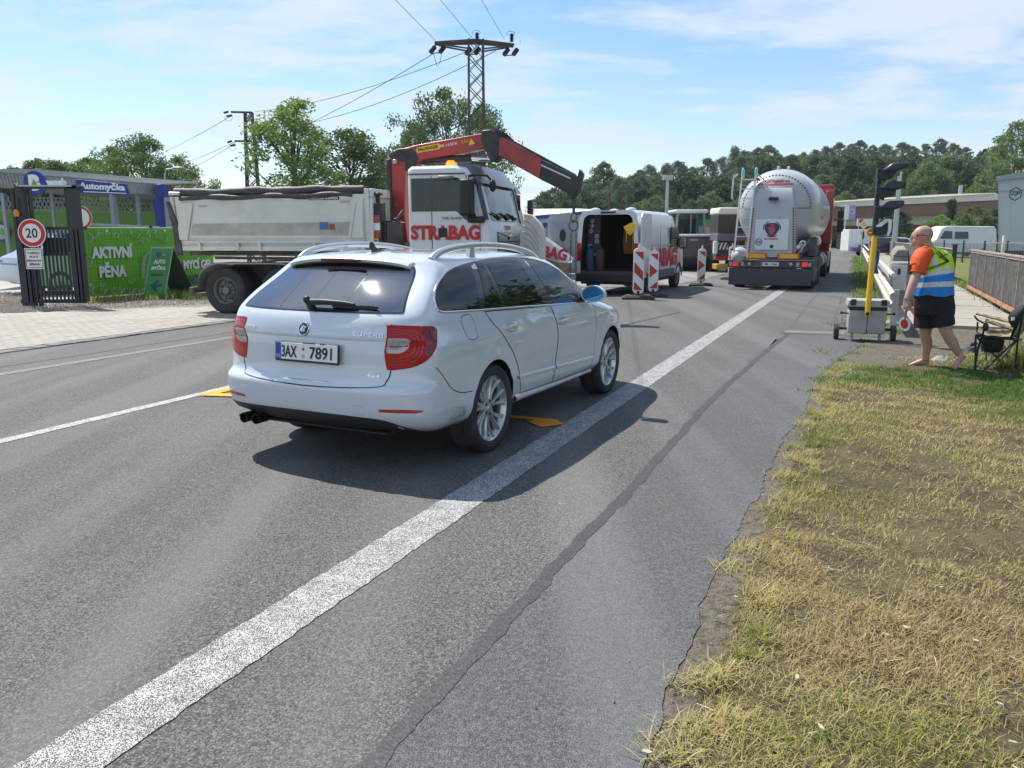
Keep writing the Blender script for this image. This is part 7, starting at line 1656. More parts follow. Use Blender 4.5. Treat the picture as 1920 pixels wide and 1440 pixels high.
# ------------------------------------------------------------------ portable traffic signal on its battery cart
def build_signal():
 c = G(1628,641); root = thing('portable_signal', 'portable traffic signal on yellow pole standing on grey battery cart', 'traffic light',(c.x, c.y+.15,0), R(-18))
 Y = c.y
 grey = pm('cart_grey',(.36,.37,.36),.6, var=.08, dirt=(.24,.23,.20), dscale=5, damt=.5)
 m = MB(); m.loft([[(-.26,-.19,.13),(.26,-.19,.13),(.26,.19,.13),(-.26,.19,.13)], [(-.27,-.20,.20),(.27,-.20,.20),(.27,.20,.20),(-.27,.20,.20)], [(-.27,-.20,.50),(.27,-.20,.50),(.27,.20,.50),(-.27,.20,.50)]]); tub = m.build('battery_box', grey, root, bevel=.015)
 m = MB(); m.bb((-.004,-.204,.14),(.004,-.199,.50)); m.build('box_seam', dark_metal, tub)
 m = MB(); m.bb((-.27,-.20,.50),(.27,.20,.56)); m.build('lid_gap', black_pl, root)
 m = MB(); m.loft([[(-.30,-.24,.555),(.31,-.24,.555),(.31,.24,.555),(-.30,.24,.555)], [(-.29,-.23,.66),(.30,-.23,.66),(.30,.23,.66),(-.29,.23,.66)]]); ld = m.build('lid', grey, root, bevel=.012)
 for s_ in(-1,1):
  m = MB(); m.bb((s_*.22-.04,-.255,.58),(s_*.22+.04,-.20,.672)); m.build('lid_latch', black_pl, ld, bevel=.01)
  m = MB(); m.tube([(s_*.24,-.16,.44),(s_*.36,-.16,.45)],.012,8); m.sphere((s_*.38,-.16,.452),.024); m.build('clamp_lever', black_pl, root, smooth=True)
 m = MB(); m.bb((-.40,.05,.16),(.42,.11,.20)); m.build('axle', dark_metal, root)
 for s_ in(-1,1):
  m = MB(); m.lathe([(.03,-.03),(.085,-.03),(.125,-.035),(.125,.035),(.085,.03),(.03,.03)], lambda a, b, h, s_=s_:(s_*.42+h,.08+a,.125+b),24); m.build('wheel', rubber, root, smooth=True, ang=40)
  m = MB(); m.lathe([(.012,-.015),(.05,-.015),(.05,.015),(.012,.015)], lambda a, b, h, s_=s_:(s_*.20+h,-.14+a,.05+b),16); m.bb((s_*.20-.02,-.16,.05),(s_*.20+.02,-.12,.14)); m.build('castor', steel_dirty, root, smooth=True, ang=40)
  # pole leans slightly to the right going up: from the cart front (1626,592) to (1642,442)
 M_ = chain(root); Mi = M_.inverted()
 def P(px, py, yl=-.26):
  dd = ray(px, py); dl = Mi.to_3x3()@dd; c = Mi@Vector((0,0, CAMH)); t = (yl-c.y)/dl.y; return c+dl*t
 m = MB(); m.tube([P(1626,592), P(1640,443)],.042,16); m.build('yellow_pole', yellow_m, root, smooth=True); m = MB(); m.cyl(P(1626,588)+Vector((0,-.05,0)), P(1626,588)+Vector((0,.05,0)),.028, n=10); m.build('pole_bolt', black_pl, root)
 blk = pm('signal_black',(.016,.018,.024),.45, var=.1)
 hd = empty('signal_head',(0,0,0)); hd.parent = root
 q0, q1 = P(1634,443), P(1649,318)
 def quadbox(pts, y0, y1, name, mat, parent, bev=.012):
  v = [P(*p)for p in pts]; m = MB(); m.pxz([(a.x, a.z)for a in v], y0, y1); return m.build(name, mat, parent, bevel=bev)
 quadbox([(1635,441),(1643,336),(1650,336),(1645,441)],-.34,-.18, 'back_spine', blk, hd)
 visor = pm('visor_plastic',(.028,.034,.05),.35, var=.05)
 for k,(y0, dx)in enumerate(((318,3),(352,1),(388,-1))):
  x = 1650+dx-4
  quadbox([(x-3, y0+4),(x-5, y0+24),(x+24, y0+16),(x+32, y0+2),(x+24, y0-1)],-.36,-.16, 'lamp_housing', blk, hd)
  quadbox([(x-5, y0-2),(x-6, y0+16),(x+10, y0+24),(x+6, y0)],-.37,-.15, 'bracket', blk, hd)
  hp = ([(1654,320),(1671.5,306),(1702,305),(1698.5,316),(1672.5,325)], [(1651,354),(1666,341),(1698.5,340),(1696.5,352),(1672.5,359)], [(1648,390),(1665,377),(1695,376),(1692,389),(1670,395)])[k]
  quadbox(hp,-.40,-.15, 'visor', visor, hd,.035)
  m = MB(); m.lathe([(.001,.012),(.085,.0)], lambda a_, b_, h:tuple(P(x+24, y0+3)+Vector((h, a_, b_))),20); m.build('lens', pm('unlit_lens',(.03,.03,.03),.2), hd)
 quadbox([(1638,409),(1636,441),(1664,440),(1665,428),(1665,417),(1651,426),(1645,425)],-.36,-.16, 'lower_housing', blk, hd)
 v = [P(*p,-.37)for p in((1643,421.5),(1649.6,422),(1664,410.5),(1671,410.5),(1672,418),(1670.5,433),(1666,442),(1662,442),(1665,431),(1665.6,416.5),(1663,415.5),(1651.7,425.5),(1643,425.5))]
 m = MB(); m.pxz([(a.x, a.z)for a in v],-.39,-.14); m.build('white_frame', pm('frame_white',(.66,.69,.73),.4), hd)
 # blue jacket hung over the pole
 j = thing('blue_jacket', 'blue jacket with brown straps hung behind the yellow pole above the guardrail', 'jacket',(c.x, c.y+.1,0), R(-18))
 Mj = chain(j).inverted()
 def Q(px, py, yl):
  dd = ray(px, py); dl = Mj.to_3x3()@dd; c_ = Mj@Vector((0,0, CAMH)); t = (yl-c_.y)/dl.y; return c_+dl*t
 m = MB(); secs = []
 for(xa_, xb_, y, th)in((1641,1650,470,.04),(1640,1649,480,.06),(1638,1648,490,.07),(1638,1645,498,.07),(1637,1646,506,.06),(1637,1648,513,.04)):
  A = Q(xa_, y,0); B = Q(xb_, y,0); secs.append([A+Vector((0,-th,0)), A.lerp(B,.35)+Vector((0,-th*1.6,0)), A.lerp(B,.7)+Vector((0,-th*.9,0)), B+Vector((0,-.01,0)), B+Vector((0, th,0)), A+Vector((0, th,0))])
 m.loft(secs); m.build('cloth', pm('blue_cloth',(.012,.055,.30),.8, var=.25, scale=20, bump=.6, bscale=30), j, smooth=True, ang=60)
 m = MB()
 for pts in(((1640,463),(1634,466),(1630,470),(1632,475),(1637,477)),((1643,468),(1648,470),(1650,474),(1646,477)),((1628,458),(1634,456),(1640,457))):m.tube([Q(*p,-.03)for p in pts],.014,6)
 m.build('strap', pm('tan_strap',(.42,.32,.20),.8), j)['kind'] = 'stuff'
 m = MB(); A = Q(1630,456,0); B = Q(1645,455,0); m.loft([[A+Vector((0,-.05,-.02)), A+Vector((0,.05,-.02)), A+Vector((0,.04,.03)), A+Vector((0,-.04,.03))], [A.lerp(B,.5)+Vector((0,-.08,-.03)), A.lerp(B,.5)+Vector((0,.08,-.03)), A.lerp(B,.5)+Vector((0,.06,.05)), A.lerp(B,.5)+Vector((0,-.06,.05))], [B+Vector((0,-.05,-.02)), B+Vector((0,.05,-.02)), B+Vector((0,.04,.03)), B+Vector((0,-.04,.03))]]); m.build('collar', pm('maroon_cloth',(.12,.02,.025),.8), j, bevel=.01)
build_signal()
# ------------------------------------------------------------------ car wash, gate, banners
green_m = pm('banner_green',(.15,.46,.018),.5, var=.10, scale=3)
gate_m = pm('gate_anthracite',(.030,.033,.040),.55, var=.15, scale=9)
sign_blue = pm('sign_blue',(.010,.035,.26),.4, var=.05)
green_wall_m = pm('green_wall',(.085,.20,.022),.7, var=.12, scale=.8)
def PL(px, py, Y):return AT(px, py, Y)
def slab(m, pts, Y, th):
 v = [PL(x, y, Y)for x, y in pts]; return m.prism([(p.x, p.z)for p in v], lambda a, b, h:(a, h, b), Y, Y+th)
def wbuild(m, name, mat, parent, **k):return m.build(name, mat, parent, world=True, **k)
def build_gate():
 Y = 19.0; c = G(110,574); root = thing('entrance_gate', 'dark grey slatted entrance gate with tall portal frame and amber lamp', 'gate',(PL(110,560, Y).x, Y,0))
 def post(x, y0, y1, w, d=.14, yy=0, nm='post'):
  a = PL(x,500, Y).x; m = MB(); m.bb((a-w/2, Y+yy, AT(x, y1, Y).z),(a+w/2, Y+yy+d, AT(x, y0, Y).z)); return wbuild(m, nm, gate_m, root, bevel=.008)
 post(50,345,577,.20, nm='gate_post'); post(148,345,566,.24, nm='gate_post'); post(37,352,578,.08); post(132,350,568,.07, yy=.1); post(60,352,578,.05, yy=.15)
 m = MB(); m.bb((PL(38,350, Y).x, Y, PL(0,354, Y).z),(PL(152,350, Y).x, Y+.14, PL(0,348, Y).z)); wbuild(m, 'top_beam', gate_m, root, bevel=.01)
 m = MB(); m.bb((PL(38,350, Y).x, Y-.05, PL(0,350, Y).z),(PL(135,350, Y).x, Y+.20, PL(0,347, Y).z)); wbuild(m, 'beam_cap', pm('cap_pale',(.45,.46,.5),.5), root)
 for py, h in((428,.07),(548,.08),(565,.09),(478,.04)):
  m = MB(); a, b = PL(38, py, Y), PL(160, py-(2 if py>500 else 0), Y); m.bb((a.x, Y+.02, a.z-h/2),(b.x, Y+.08, a.z+h/2)); wbuild(m, 'cross_bar', gate_m, root)
 for k in range(16):
  px = 41+7.4*k; a = PL(px,500, Y).x; m = MB(); m.bb((a-.018, Y-.0, PL(px,566, Y).z),(a+.018, Y+.03, PL(px,430, Y).z)); wbuild(m, 'slat', gate_m, root)
 for k in range(9):
  px = 74+7.4*k; a = PL(px,500, Y).x; m = MB(); m.bb((a-.02, Y-.005, PL(px,437, Y).z),(a+.02, Y+.025, PL(px,431, Y).z)); wbuild(m, 'short_slat', pm('slat_pale',(.25,.27,.32),.5), root)
 m = MB(); slab(m, [(82,445),(125,445),(125,478),(82,478)], Y+.10,.05); wbuild(m, 'gate_drive_box', gate_m, root, bevel=.01)
 m = MB(); q = PL(34,402, Y); m.lathe([(.06,-.05),(.065,0),(.06,.07),(.03,.11),(.001,.12)], lambda a, b, h:(q.x+a, Y-.05+b, q.z+h),14); wbuild(m, 'amber_lamp', amber, root, smooth=True)
 m = MB(); m.tube([tuple(PL(34,410, Y)), tuple(PL(35,418, Y)), tuple(PL(42,424, Y))],.02,6); m.tube([tuple(PL(33,370, Y)), tuple(PL(34,400, Y))],.035,6); wbuild(m, 'lamp_arm', gate_m, root, smooth=True)
 m = MB(); m.box(tuple(PL(33,346, Y)),(.06,.06,.08)); wbuild(m, 'small_lamp', lamp_clear, root)
 Ys = Y-.22; q = PL(60,437, Ys); sg = thing('speed_sign', 'round speed limit 20 sign mounted on the left gate post', 'traffic sign',(q.x, Ys,0))
 def disc(name, r, y, mat, parent, r0=0.001):m = MB(); m.lathe([(r0, y),(r, y),(r, y+.008),(r0, y+.008)], lambda a, b, h:(a, h, q.z+b),40); return m.build(name, mat, parent, smooth=True, ang=30)
 d = disc('sign_back',.325,.0, galv, sg); disc('white_rim',.322,-.010, white_pl, d); disc('red_ring',.300,-.014, strabag_red, d,.215); disc('white_face',.216,-.013, pm('sign_white',(.76,.76,.75),.4, var=.02), d)
 text('sign_digits', '20', ink, d,(0,-.018, q.z),(1,0,0),(0,0,1), width=.27, height=.215, bold=.008)
 m = MB(); m.bar((0,.0, q.z+.1),(0,.22, q.z+.1),.05,.05); m.build('sign_bracket', galv, sg)
 q2 = PL(64,485, Ys); z2 = q2.z; m = MB(); m.bb((q2.x-q.x-.21,-.0, z2-.24),(q2.x-q.x+.21,.012, z2+.24)); b = m.build('text_plate', pm('sign_white',(.76,.76,.75),.4), sg, bevel=.02)
 m = MB(); xx = q2.x-q.x
 for a0, b0, a1, b1 in((-.19,.20,.19,.212),(-.19,-.212,.19,-.20),(-.195,-.205,-.183,.205),(.183,-.205,.195,.205)):m.bb((xx+a0,-.004, z2+b0),(xx+a1,.0, z2+b1))
 m.build('plate_border', ink, b)['kind'] = 'stuff'
 for k, t in enumerate(('V AREÁLU', 'PLATÍ', 'PŘEDNOST', 'ZPRAVA')):text('sign_letters', t, ink, b,(xx,-.006, z2+.135-.088*k),(1,0,0),(0,0,1), width=(.28,.19,.33,.25)[k], height=.052, bold=.01)
build_gate()
def build_banner():
 p0 = Vector((PL(162,500,20.6).x,20.6)); p1 = Vector((PL(400,500,24.6).x,24.6)); d = (p1-p0); L = d.length; d.normalize()
 root = thing('banner_fence', 'green mesh fence banner reading AKTIVNI PENA with white foam bubbles', 'banner',(p0.x, p0.y,0), math.atan2(d.y, d.x)); z0, z1 = .10,1.86
 m = MB(); V = []; n, k_ = 60,8
 for i in range(n+1):
  for j in range(k_+1):x = L*i/n; z = lerp(z0, z1, j/k_); V.append((x,-.0+.018*math.sin(x*3.3)*math.sin(j*1.1)+.01*math.sin(x*9+j), z))
 m.add(V, [(i*(k_+1)+j,(i+1)*(k_+1)+j,(i+1)*(k_+1)+j+1, i*(k_+1)+j+1)for i in range(n)for j in range(k_)]); cl = m.build('banner_cloth', green_m, root, smooth=True, recalc=False)
 gm = pm('fence_wire_green',(.10,.31,.014),.5); m = MB()
 for i in range(int(L/.10)):m.bb((i*.10,-.03, z0),(i*.10+.007,-.024, z1))
 for j in range(15):z = z0+.12*j; m.bb((0,-.03, z),(L,-.024, z+.007))
 m.build('wire_grid', gm, root)['kind'] = 'stuff'
 for i in range(3):m = MB(); m.bb((i*L/2-.03,.03,0),(i*L/2+.03,.09, z1+.08)); m.build('fence_post', gate_m, root)
 wp = pm('banner_white',(.66,.70,.66),.5, var=.03); lg = pm('banner_mint',(.30,.55,.26),.5)
 rt = chain(root); ri = rt.inverted()
 def Q(px, py):
  dd = ri.to_3x3()@ray(px, py); c = ri@Vector((0,0, CAMH)); t = (-.038-c.y)/dd.y; return c+dd*t
 def word(t, xl, xr, yt, yb, mat=wp, sh=True):
  a, b = Q(xl,(yt+yb)/2), Q(xr,(yt+yb)/2); h = Q((xl+xr)/2, yt).z-Q((xl+xr)/2, yb).z; c = (a+b)/2
  if sh:text('banner_letters', t, pm('banner_shadow',(.05,.12,.05),.5), cl,(c.x+.022,-.034, c.z-.022),(1,0,0),(0,0,1), width=b.x-a.x, height=h, bold=.05)
  text('banner_letters', t, mat, cl,(c.x,-.040, c.z),(1,0,0),(0,0,1), width=b.x-a.x, height=h, bold=.05)
 word('AKTIVNÍ',171,249,457,484); word('PĚNA',186,237,491,520); word('MYCÍ GEL',344,398,483,504); word('NON-STOP',354,412,513,532, pm('dark_print',(.03,.09,.06),.5), False)
 r = random.Random(12)
 def ring(px, py, rad, w=.018, mat=wp, a0=0, a1=6.283):
  c = Q(px, py); m = MB(); m.tube([(c.x+rad*math.cos(a),-.036, c.z+rad*math.sin(a))for a in np.linspace(a0, a1,14)], w,4, flat=.25); return m.build('bubble', mat, cl)
 for px, py, rad in((189,438,.03),(202,436,.05),(218,441,.065),(227,434,.03),(266,453,.05),(277,450,.03),(281,442,.03),(170,534,.03),(192,534,.05),(245,529,.05),(252,525,.03),(215,541,.03),(226,541,.03),(310,434,.03)):ring(px, py, rad)
 for px, py, rad, a0, a1 in((166,446,.12,-1.5,1.2),(176,436,.13,-2.2,.3),(240,432,.10,3.3,6.3),(254,436,.14,3.3,6.2),(272,431,.12,3.2,6.2),(300,437,.16,2.6,5.0),(308,445,.12,3.5,6.6),(168,552,.12,0,2.2),(182,548,.14,.2,2.6),(204,551,.12,0,3.1),(237,551,.14,.2,3.1),(256,550,.12,0,3),(270,548,.10,0,3),(162,490,.15,-1.2,1.2)):
  ring(px, py, rad,.022, wp, a0, a1); ring(px, py, rad*.55,.014, lg, a0, a1)
 pts = [Q(267,522), Q(267,495), Q(270,480), Q(278,473), Q(288,472)]; m = MB(); m.tube([tuple(p)for p in pts],.085,8, flat=.12); m.build('tube_print', pm('tube_grey',(.45,.50,.46),.4), cl, smooth=True)
build_banner()
def build_aboard():
 Y = 21.6; a = PL(294,500, Y); root = thing('sandwich_board', 'green A shaped pavement board reading AUTO MYCKA leaning to the right', 'sign board',(a.x, Y,0), R(6))
 ct = math.cos(R(14)); lean = .085; m = MB()
 X = Vector((1,0,0)); Yv = Vector((lean*1.9,.26,1)).normalized(); o = Vector((-.02,-.35,.03))
 def P(u, v, k=0):return o+X*u+Yv*v+Vector((0,-1,.26))*k
 def brd(name, u0, v0, u1, v1, k0, k1, mat, parent):m = MB(); m.add([P(u, v, k)for k in(k0, k1)for u, v in((u0, v0),(u1, v0),(u1, v1),(u0, v1))], [(0,1,2,3),(4,5,6,7),(0,1,5,4),(1,2,6,5),(2,3,7,6),(3,0,4,7)]); return m.build(name, mat, parent)
 f = brd('frame',-.28,0,.28,1.38,0,.03, pm('frame_pale',(.32,.42,.36),.5), root); brd('front_panel',-.26,.02,.26,1.34,.03,.036, pm('board_green',(.045,.24,.045),.4), f)
 back = MB(); b0 = Vector((.30,.75,.02)); back.add([(.05,.95,.02),(.75,.75,.02), tuple(P(.28,1.36)), tuple(P(-.26,1.36)),(.05,.98,.02),(.75,.78,.02), tuple(P(.28,1.33)), tuple(P(-.26,1.33))], [(0,1,2,3),(4,5,6,7),(0,1,5,4),(1,2,6,5)]); back.build('back_panel', pm('board_back',(.035,.06,.035),.7), root)
 for t, v, w, h, mt in(('AUTO',.98,.30,.11, wp_()),('MYČKA',.82,.36,.13, wp_()),('NON-STOP',.62,.32,.055, ink)):text('board_letters', t, mt, f, P(.0, v,.04), X, Yv, width=w, height=h, bold=.04)
 m = MB(); m.add([P(u, v,.04)for u, v in((-.14,.33),(.02,.48),(.08,.45),(-.02,.37),(.16,.37),(.16,.29),(-.02,.29),(.08,.20),(.02,.16))], [tuple(range(9))]); m.build('arrow', pm('arrow_navy',(.015,.05,.09),.4), f)
 m = MB(); m.lathe([(.05,0),(.07,0)], lambda a_, b_, h:tuple(P(-.06+a_,1.17+b_,.041)),16); m.build('round_logo', sign_blue, f, recalc=False); text('board_letters', 'B', sign_blue, f, P(-.06,1.17,.042), X, Yv, height=.07, bold=.03); text('board_letters', 'wash', wp_(), f, P(.08,1.17,.04), X, Yv, height=.035)
def wp_():return MATS['banner_white']
build_aboard()
def build_wash():
 root = thing('car_wash', 'car wash canopy with corrugated grey roof edge on pale posts and blue column', 'car wash',(PL(150,440,31).x,31,0)); fas = pm('fascia_grey',(.13,.13,.13),.5,.3, var=.2, scale=5)
 def line(y, xa, ya, xb, yb, dz0, dz1, name, mat, n=1, th=.05):pass
 ya_l, ya_r = 26.5,31.0
 A = [PL(-60,322, ya_l), PL(305,349, ya_r)]; B = [PL(-60,345, ya_l), PL(305,366, ya_r)]
 m = MB(); m.add([A[0], A[1], B[1], B[0], A[0]+Vector((0,.12,0)), A[1]+Vector((0,.12,0)), B[1]+Vector((0,.12,0)), B[0]+Vector((0,.12,0))], [(0,1,2,3),(4,5,6,7),(0,1,5,4),(1,2,6,5),(2,3,7,6),(3,0,4,7)]); wbuild(m, 'roof_fascia', fas, root)
 sl_m = pm('slat_silver',(.36,.36,.35),.35,.5, var=.15); m = MB(); n = 64
 for k in range(n):
  u = k/n; p = A[0].lerp(A[1], u); q = B[0].lerp(B[1], min(1, u+.018)); m.bar(p+Vector((0,-.05,.03)), q+Vector((0,-.05,0)),.03,.09)
  m.bar(p+Vector((0,-.05,.05)), p+Vector((.25,3.2,.32)),.10,.05)
 wbuild(m, 'corrugated_edge', sl_m, root)['kind'] = 'stuff'
 m = MB(); m.add([A[0]+Vector((0,.1,.02)), A[1]+Vector((0,.1,.02)), A[1]+Vector((-2,7,.35)), A[0]+Vector((-2,9,.4))], [(0,1,2,3)]); m.add([B[0]+Vector((0,.1,.02)), B[1]+Vector((0,.1,.02)), B[1]+Vector((-2,7,.1)), B[0]+Vector((-2,9,.1))], [(0,1,2,3)]); wbuild(m, 'roof', fas, root, recalc=False)
 # lower lattice seen below the fascia on the far side
 m = MB()
 for k in range(46):p = PL(-40+k*7.5,368+k*.12,37); m.bar(p, p+Vector((.28,0,-.62)),.03,.03); m.bar(p+Vector((.28,0,0)), p+Vector((0,0,-.62)),.03,.03)
 wbuild(m, 'far_lattice', pm('lattice_grey',(.22,.23,.23),.6), root)['kind'] = 'stuff'
 for px, w, Y, mt in((207,.12,29.5, pm('post_pale',(.27,.30,.35),.5)),(215,.08,30.5, MATS['post_pale']),(256,.12,30.5, MATS['post_pale']),(3,.11,29, MATS['post_pale']),(95,.10,30, MATS['post_pale'])):
  t = PL(px,362, Y); m = MB(); m.bb((t.x-w/2, Y,-.02),(t.x+w/2, Y+w, t.z)); wbuild(m, 'post', mt, root)
 t = PL(296,373,30.6); m = MB(); m.bb((t.x-.17,30.6,0),(t.x+.17,30.95, t.z)); wbuild(m, 'blue_column', sign_blue, root, bevel=.02)
 t = PL(303,346,30.8); m = MB(); m.bb((t.x-.12,30.5, PL(303,372,30.8).z),(t.x+.18,30.9, t.z)); wbuild(m, 'blue_cap', sign_blue, root, bevel=.02)
 m = MB(); t = PL(307,370,30.4); m.bb((t.x,30.4,0),(t.x+.22,30.6, t.z)); wbuild(m, 'downpipe', MATS['post_pale'], root)
 m = MB(); a, b = PL(160,420,29), PL(300,426,30.4); m.bar(a, b,.05,.08); wbuild(m, 'low_beam', sl_m, root)
 # signs
 s = thing('wash_sign', 'round blue B sign with green drop beside white wash lettering on the canopy edge', 'sign',(PL(80,345,26.2).x,26.2,0)); c = PL(65,343,26.2)
 m = MB(); m.lathe([(.001,0),(.36,0),(.36,.08),(.001,.08)], lambda a, b, h:(c.x+a, c.y+h, c.z+b*1.05),40); d = wbuild(m, 'blue_disc', sign_blue, s, smooth=True, ang=30)
 text('sign_letters', 'B', pm('sign_white',(.76,.76,.75),.4), d,(c.x+.0, c.y-.008, c.z+.01),(1,0,0),(0,0,1), width=.38, height=.50, bold=.09, world=True)
 P = [(math.sin(a)*.085*(1-.0*math.cos(a)),-math.cos(a)*.085-.02)for a in np.linspace(-2.5,2.5,17)]+[(0,.16)]; m = MB(); m.prism([(c.x+p[0]-.01, c.z+p[1]-.03)for p in P], lambda a, b, h:(a, h, b), c.y-.022, c.y-.012); wbuild(m, 'green_drop', pm('drop_green',(.10,.40,.03),.4), d)
 q = PL(105,341.5,25.7); text('sign_letters', 'wash', pm('sign_pale',(.75,.78,.85),.4), s, tuple(q),(1,0,0),(0,0,1), width=.64, height=.25, bold=.05, world=True)
 s = thing('name_sign', 'blue slanted name panel reading Automycka on the canopy edge', 'sign',(PL(190,350,27).x,27,0)); m = MB(); v = [PL(141,336,27), PL(236,345,27), PL(243,367,27), PL(144,361,27)]
 m.prism([(p.x, p.z)for p in v], lambda a, b, h:(a, h, b),27,27.12); pn = wbuild(m, 'panel', sign_blue, s, bevel=.01); q = PL(192,351,27); text('sign_letters', 'Automyčka', MATS['sign_white'], pn,(q.x,26.985, q.z),(1,0,-.045),(.045,0,1), width=1.50, height=.29, bold=.045, world=True)
 q = PL(200,361,27); m = MB(); m.bar((q.x-.75,26.98, q.z+.03),(q.x+.65,26.98, q.z-.03),.01,.025); wbuild(m, 'underline', MATS['sign_pale'], pn)
 w = thing('green_wall', 'long plain green wall behind the car wash with a round logo at its left', 'wall',(PL(150,440,40).x,40,0)); m = MB(); v = [PL(-60,394,40), PL(120,390,40), PL(300,396,40)]; b0 = -.05
 m.prism([(v[0].x, v[0].z),(v[1].x, v[1].z),(v[2].x, v[2].z),(v[2].x, b0),(v[0].x, b0)], lambda a, b, h:(a, h, b),40,40.3); wbuild(m, 'wall_face', green_wall_m, w)
 c = PL(2,435,39.9); m = MB(); m.lathe([(.001,0),(.42,0),(.42,.04)], lambda a, b, h:(c.x+a,39.9+h, c.z+b),32); lg = wbuild(m, 'logo_disc', pm('logo_grey',(.35,.40,.38),.5), w); m = MB(); m.lathe([(.36,-.02),(.46,-.02),(.46,.02)], lambda a, b, h:(c.x+a,39.88+h, c.z+b),32); wbuild(m, 'logo_ring', sign_blue, lg)
 m = MB(); m.prism([(c.x+math.sin(a)*.11+.05, c.z-math.cos(a)*.11-.02)for a in np.linspace(-2.5,2.5,13)]+[(c.x+.05, c.z+.20)], lambda a, b, h:(a, h, b),39.84,39.87); wbuild(m, 'green_drop', MATS['drop_green'], lg)
 # round sign just behind the right gate post
 c = PL(151,408,22); s = thing('round_sign', 'round white road sign with red rim half hidden by the right gate post', 'traffic sign',(c.x,22,0)); m = MB(); m.lathe([(.001,0),(.31,0),(.31,.01)], lambda a, b, h:(a, h, c.z+b),32); d = m.build('face', MATS['sign_white'], s); m = MB(); m.lathe([(.24,-.008),(.30,-.008)], lambda a, b, h:(a, h, c.z+b),32); m.build('red_ring', strabag_red, d, recalc=False); m = MB(); m.bar((0,.04,0),(0,.04, c.z),.05,.05); m.build('sign_post', galv, s)
 # street lamp behind
 c = PL(308,318,44); s = thing('street_lamp', 'thin street lamp above the blue column of the car wash', 'street lamp',(c.x,44,0)); m = MB(); m.tube([(0,0,0),(0,0, c.z-.3),(.1,0, c.z),(.8,0, c.z+.12)], [.08,.05,.04,.03],8); m.build('pole', galv, s, smooth=True); m = MB(); m.box((.75,0, c.z+.1),(.55,.2,.08)); m.build('lamp_head', galv, s, bevel=.03)
build_wash()
# ------------------------------------------------------------------ simpler cars and vans further off
def simple_car(name, label, cat, px, Y, heading, L, W, H, prof, mat, glass_polys, wheels, r=.32, extra=None):
 """prof: side outline (x, z); body lofted across with tumblehome; glass on both sides"""
 x = atx(px, Y); root = thing(name, label, cat,(x, Y,0), math.pi/2-R(heading)); m = MB(); secs = []
 hb = max(z for _, z in prof)
 def wz(z):return W/2*(1-.18*max(0,(z-.55*hb)/(.45*hb)))
 for f in(-1,-.96,1*-.85,.85,.96,1):
  k = {1:.90,.96:.965,.85:1.0}[abs(f)]; secs.append([(x_*(1 if abs(f)<.9 else k*.06+.94), wz(z)*(1 if f>0 else-1)*(1.0 if abs(f)== 1 else abs(f)), z if z<.5 else.5+(z-.5)*(1 if abs(f)<.9 else(.985 if abs(f)<.99 else.94)))for x_, z in prof])
 m.loft(secs); b = m.build('body', mat, root, smooth=True, ang=32)
 for s_ in(-1,1):
  for nm, poly in glass_polys:
   v = [(x_, s_*(wz(z)+.012), z)for x_, z in poly]; g = MB(); g.add(v, [tuple(range(len(v)))]); g.build(nm, glass_dark, root, recalc=False)
 for wx in wheels:
  for s_ in(-1,1):wheel(root,(wx, s_*(W/2-.10), r), r, r*.65,.2, s_,.1)
 if extra:extra(root, b)
 return root
def mini_extra(root, b):
 m = MB(); m.add([(2.45-.55,-.68,1.80),(2.45-.55,.68,1.80),(2.45+.05-.0,.76,1.22),(2.45+.05,-.76,1.22)], [(0,1,2,3)]); g = m.build('windscreen', pm('windscreen_sky',(.16,.24,.28),.05, spec=.7), b);
 for y in(-1,1):m = MB(); m.loft([[(2.92, y*.62,.78),(2.78, y*.86,.80),(2.74, y*.88,.96),(2.92, y*.62,.98)], [(2.98, y*.62,.78),(2.84, y*.90,.80),(2.80, y*.90,.96),(2.98, y*.62,.98)]]); m.build('headlamp', lamp_clear, b)
 m = MB(); m.bb((2.93,-.55,.72),(3.0,.55,.90)); m.build('grille', gloss_black, b)
silver = pm('silver_blue_paint',(.27,.30,.34),.3,.3, var=.03, coat=.8)
simple_car('parked_van', 'silver people carrier parked behind the entrance gate', 'van',214,24.9,219,5.0,1.9,1.93, [(-1.9,.35),(-2.0,1.0),(-1.85,1.80),(-1.5,1.92),(1.6,1.90),(1.90,1.80),(2.50,1.22),(2.9,1.05),(3.0,.85),(3.02,.40),(2.6,.28),(-1.6,.28)], silver,(('side_window', [(.9,1.18),(.9,1.72),(1.75,1.72),(2.25,1.22)]),('side_window', [(-.6,1.18),(-.6,1.72),(.8,1.72),(.8,1.18)])),(-1.2,2.05),.34, mini_extra)
def suv_extra(root, b):
 m = MB(); m.tube([(-1.7,-.62,1.42),(-.6,-.64,1.52),(.6,-.62,1.50),(1.25,-.58,1.30)],.03,6); m.tube([(-1.7,.62,1.42),(-.6,.64,1.52),(.6,.62,1.50),(1.25,.58,1.30)],.03,6); m.build('roof_rails', satin_silver, b)['kind'] = 'stuff'
navy = pm('navy_paint',(.035,.035,.075),.3,.2, var=.05, coat=.8)
carprof = [(-2.1,.35),(-2.15,.85),(-1.95,1.05),(-1.6,1.42),(-1.2,1.52),(.2,1.52),(.6,1.44),(1.25,1.05),(2.0,.92),(2.2,.70),(2.2,.35),(1.8,.25),(-1.8,.25)]
cwin = (('side_window', [(-.55,1.05),(-.55,1.42),(.15,1.42),(.62,1.36),(1.05,1.06)]),('side_window', [(-1.7,1.08),(-1.45,1.38),(-.65,1.42),(-.65,1.05)]))
simple_car('parked_car', 'dark blue car facing left at the far end of the guardrail', 'car',1650,70,275,4.4,1.8,1.5, carprof, navy, cwin,(-1.35,1.35),.33, suv_extra)
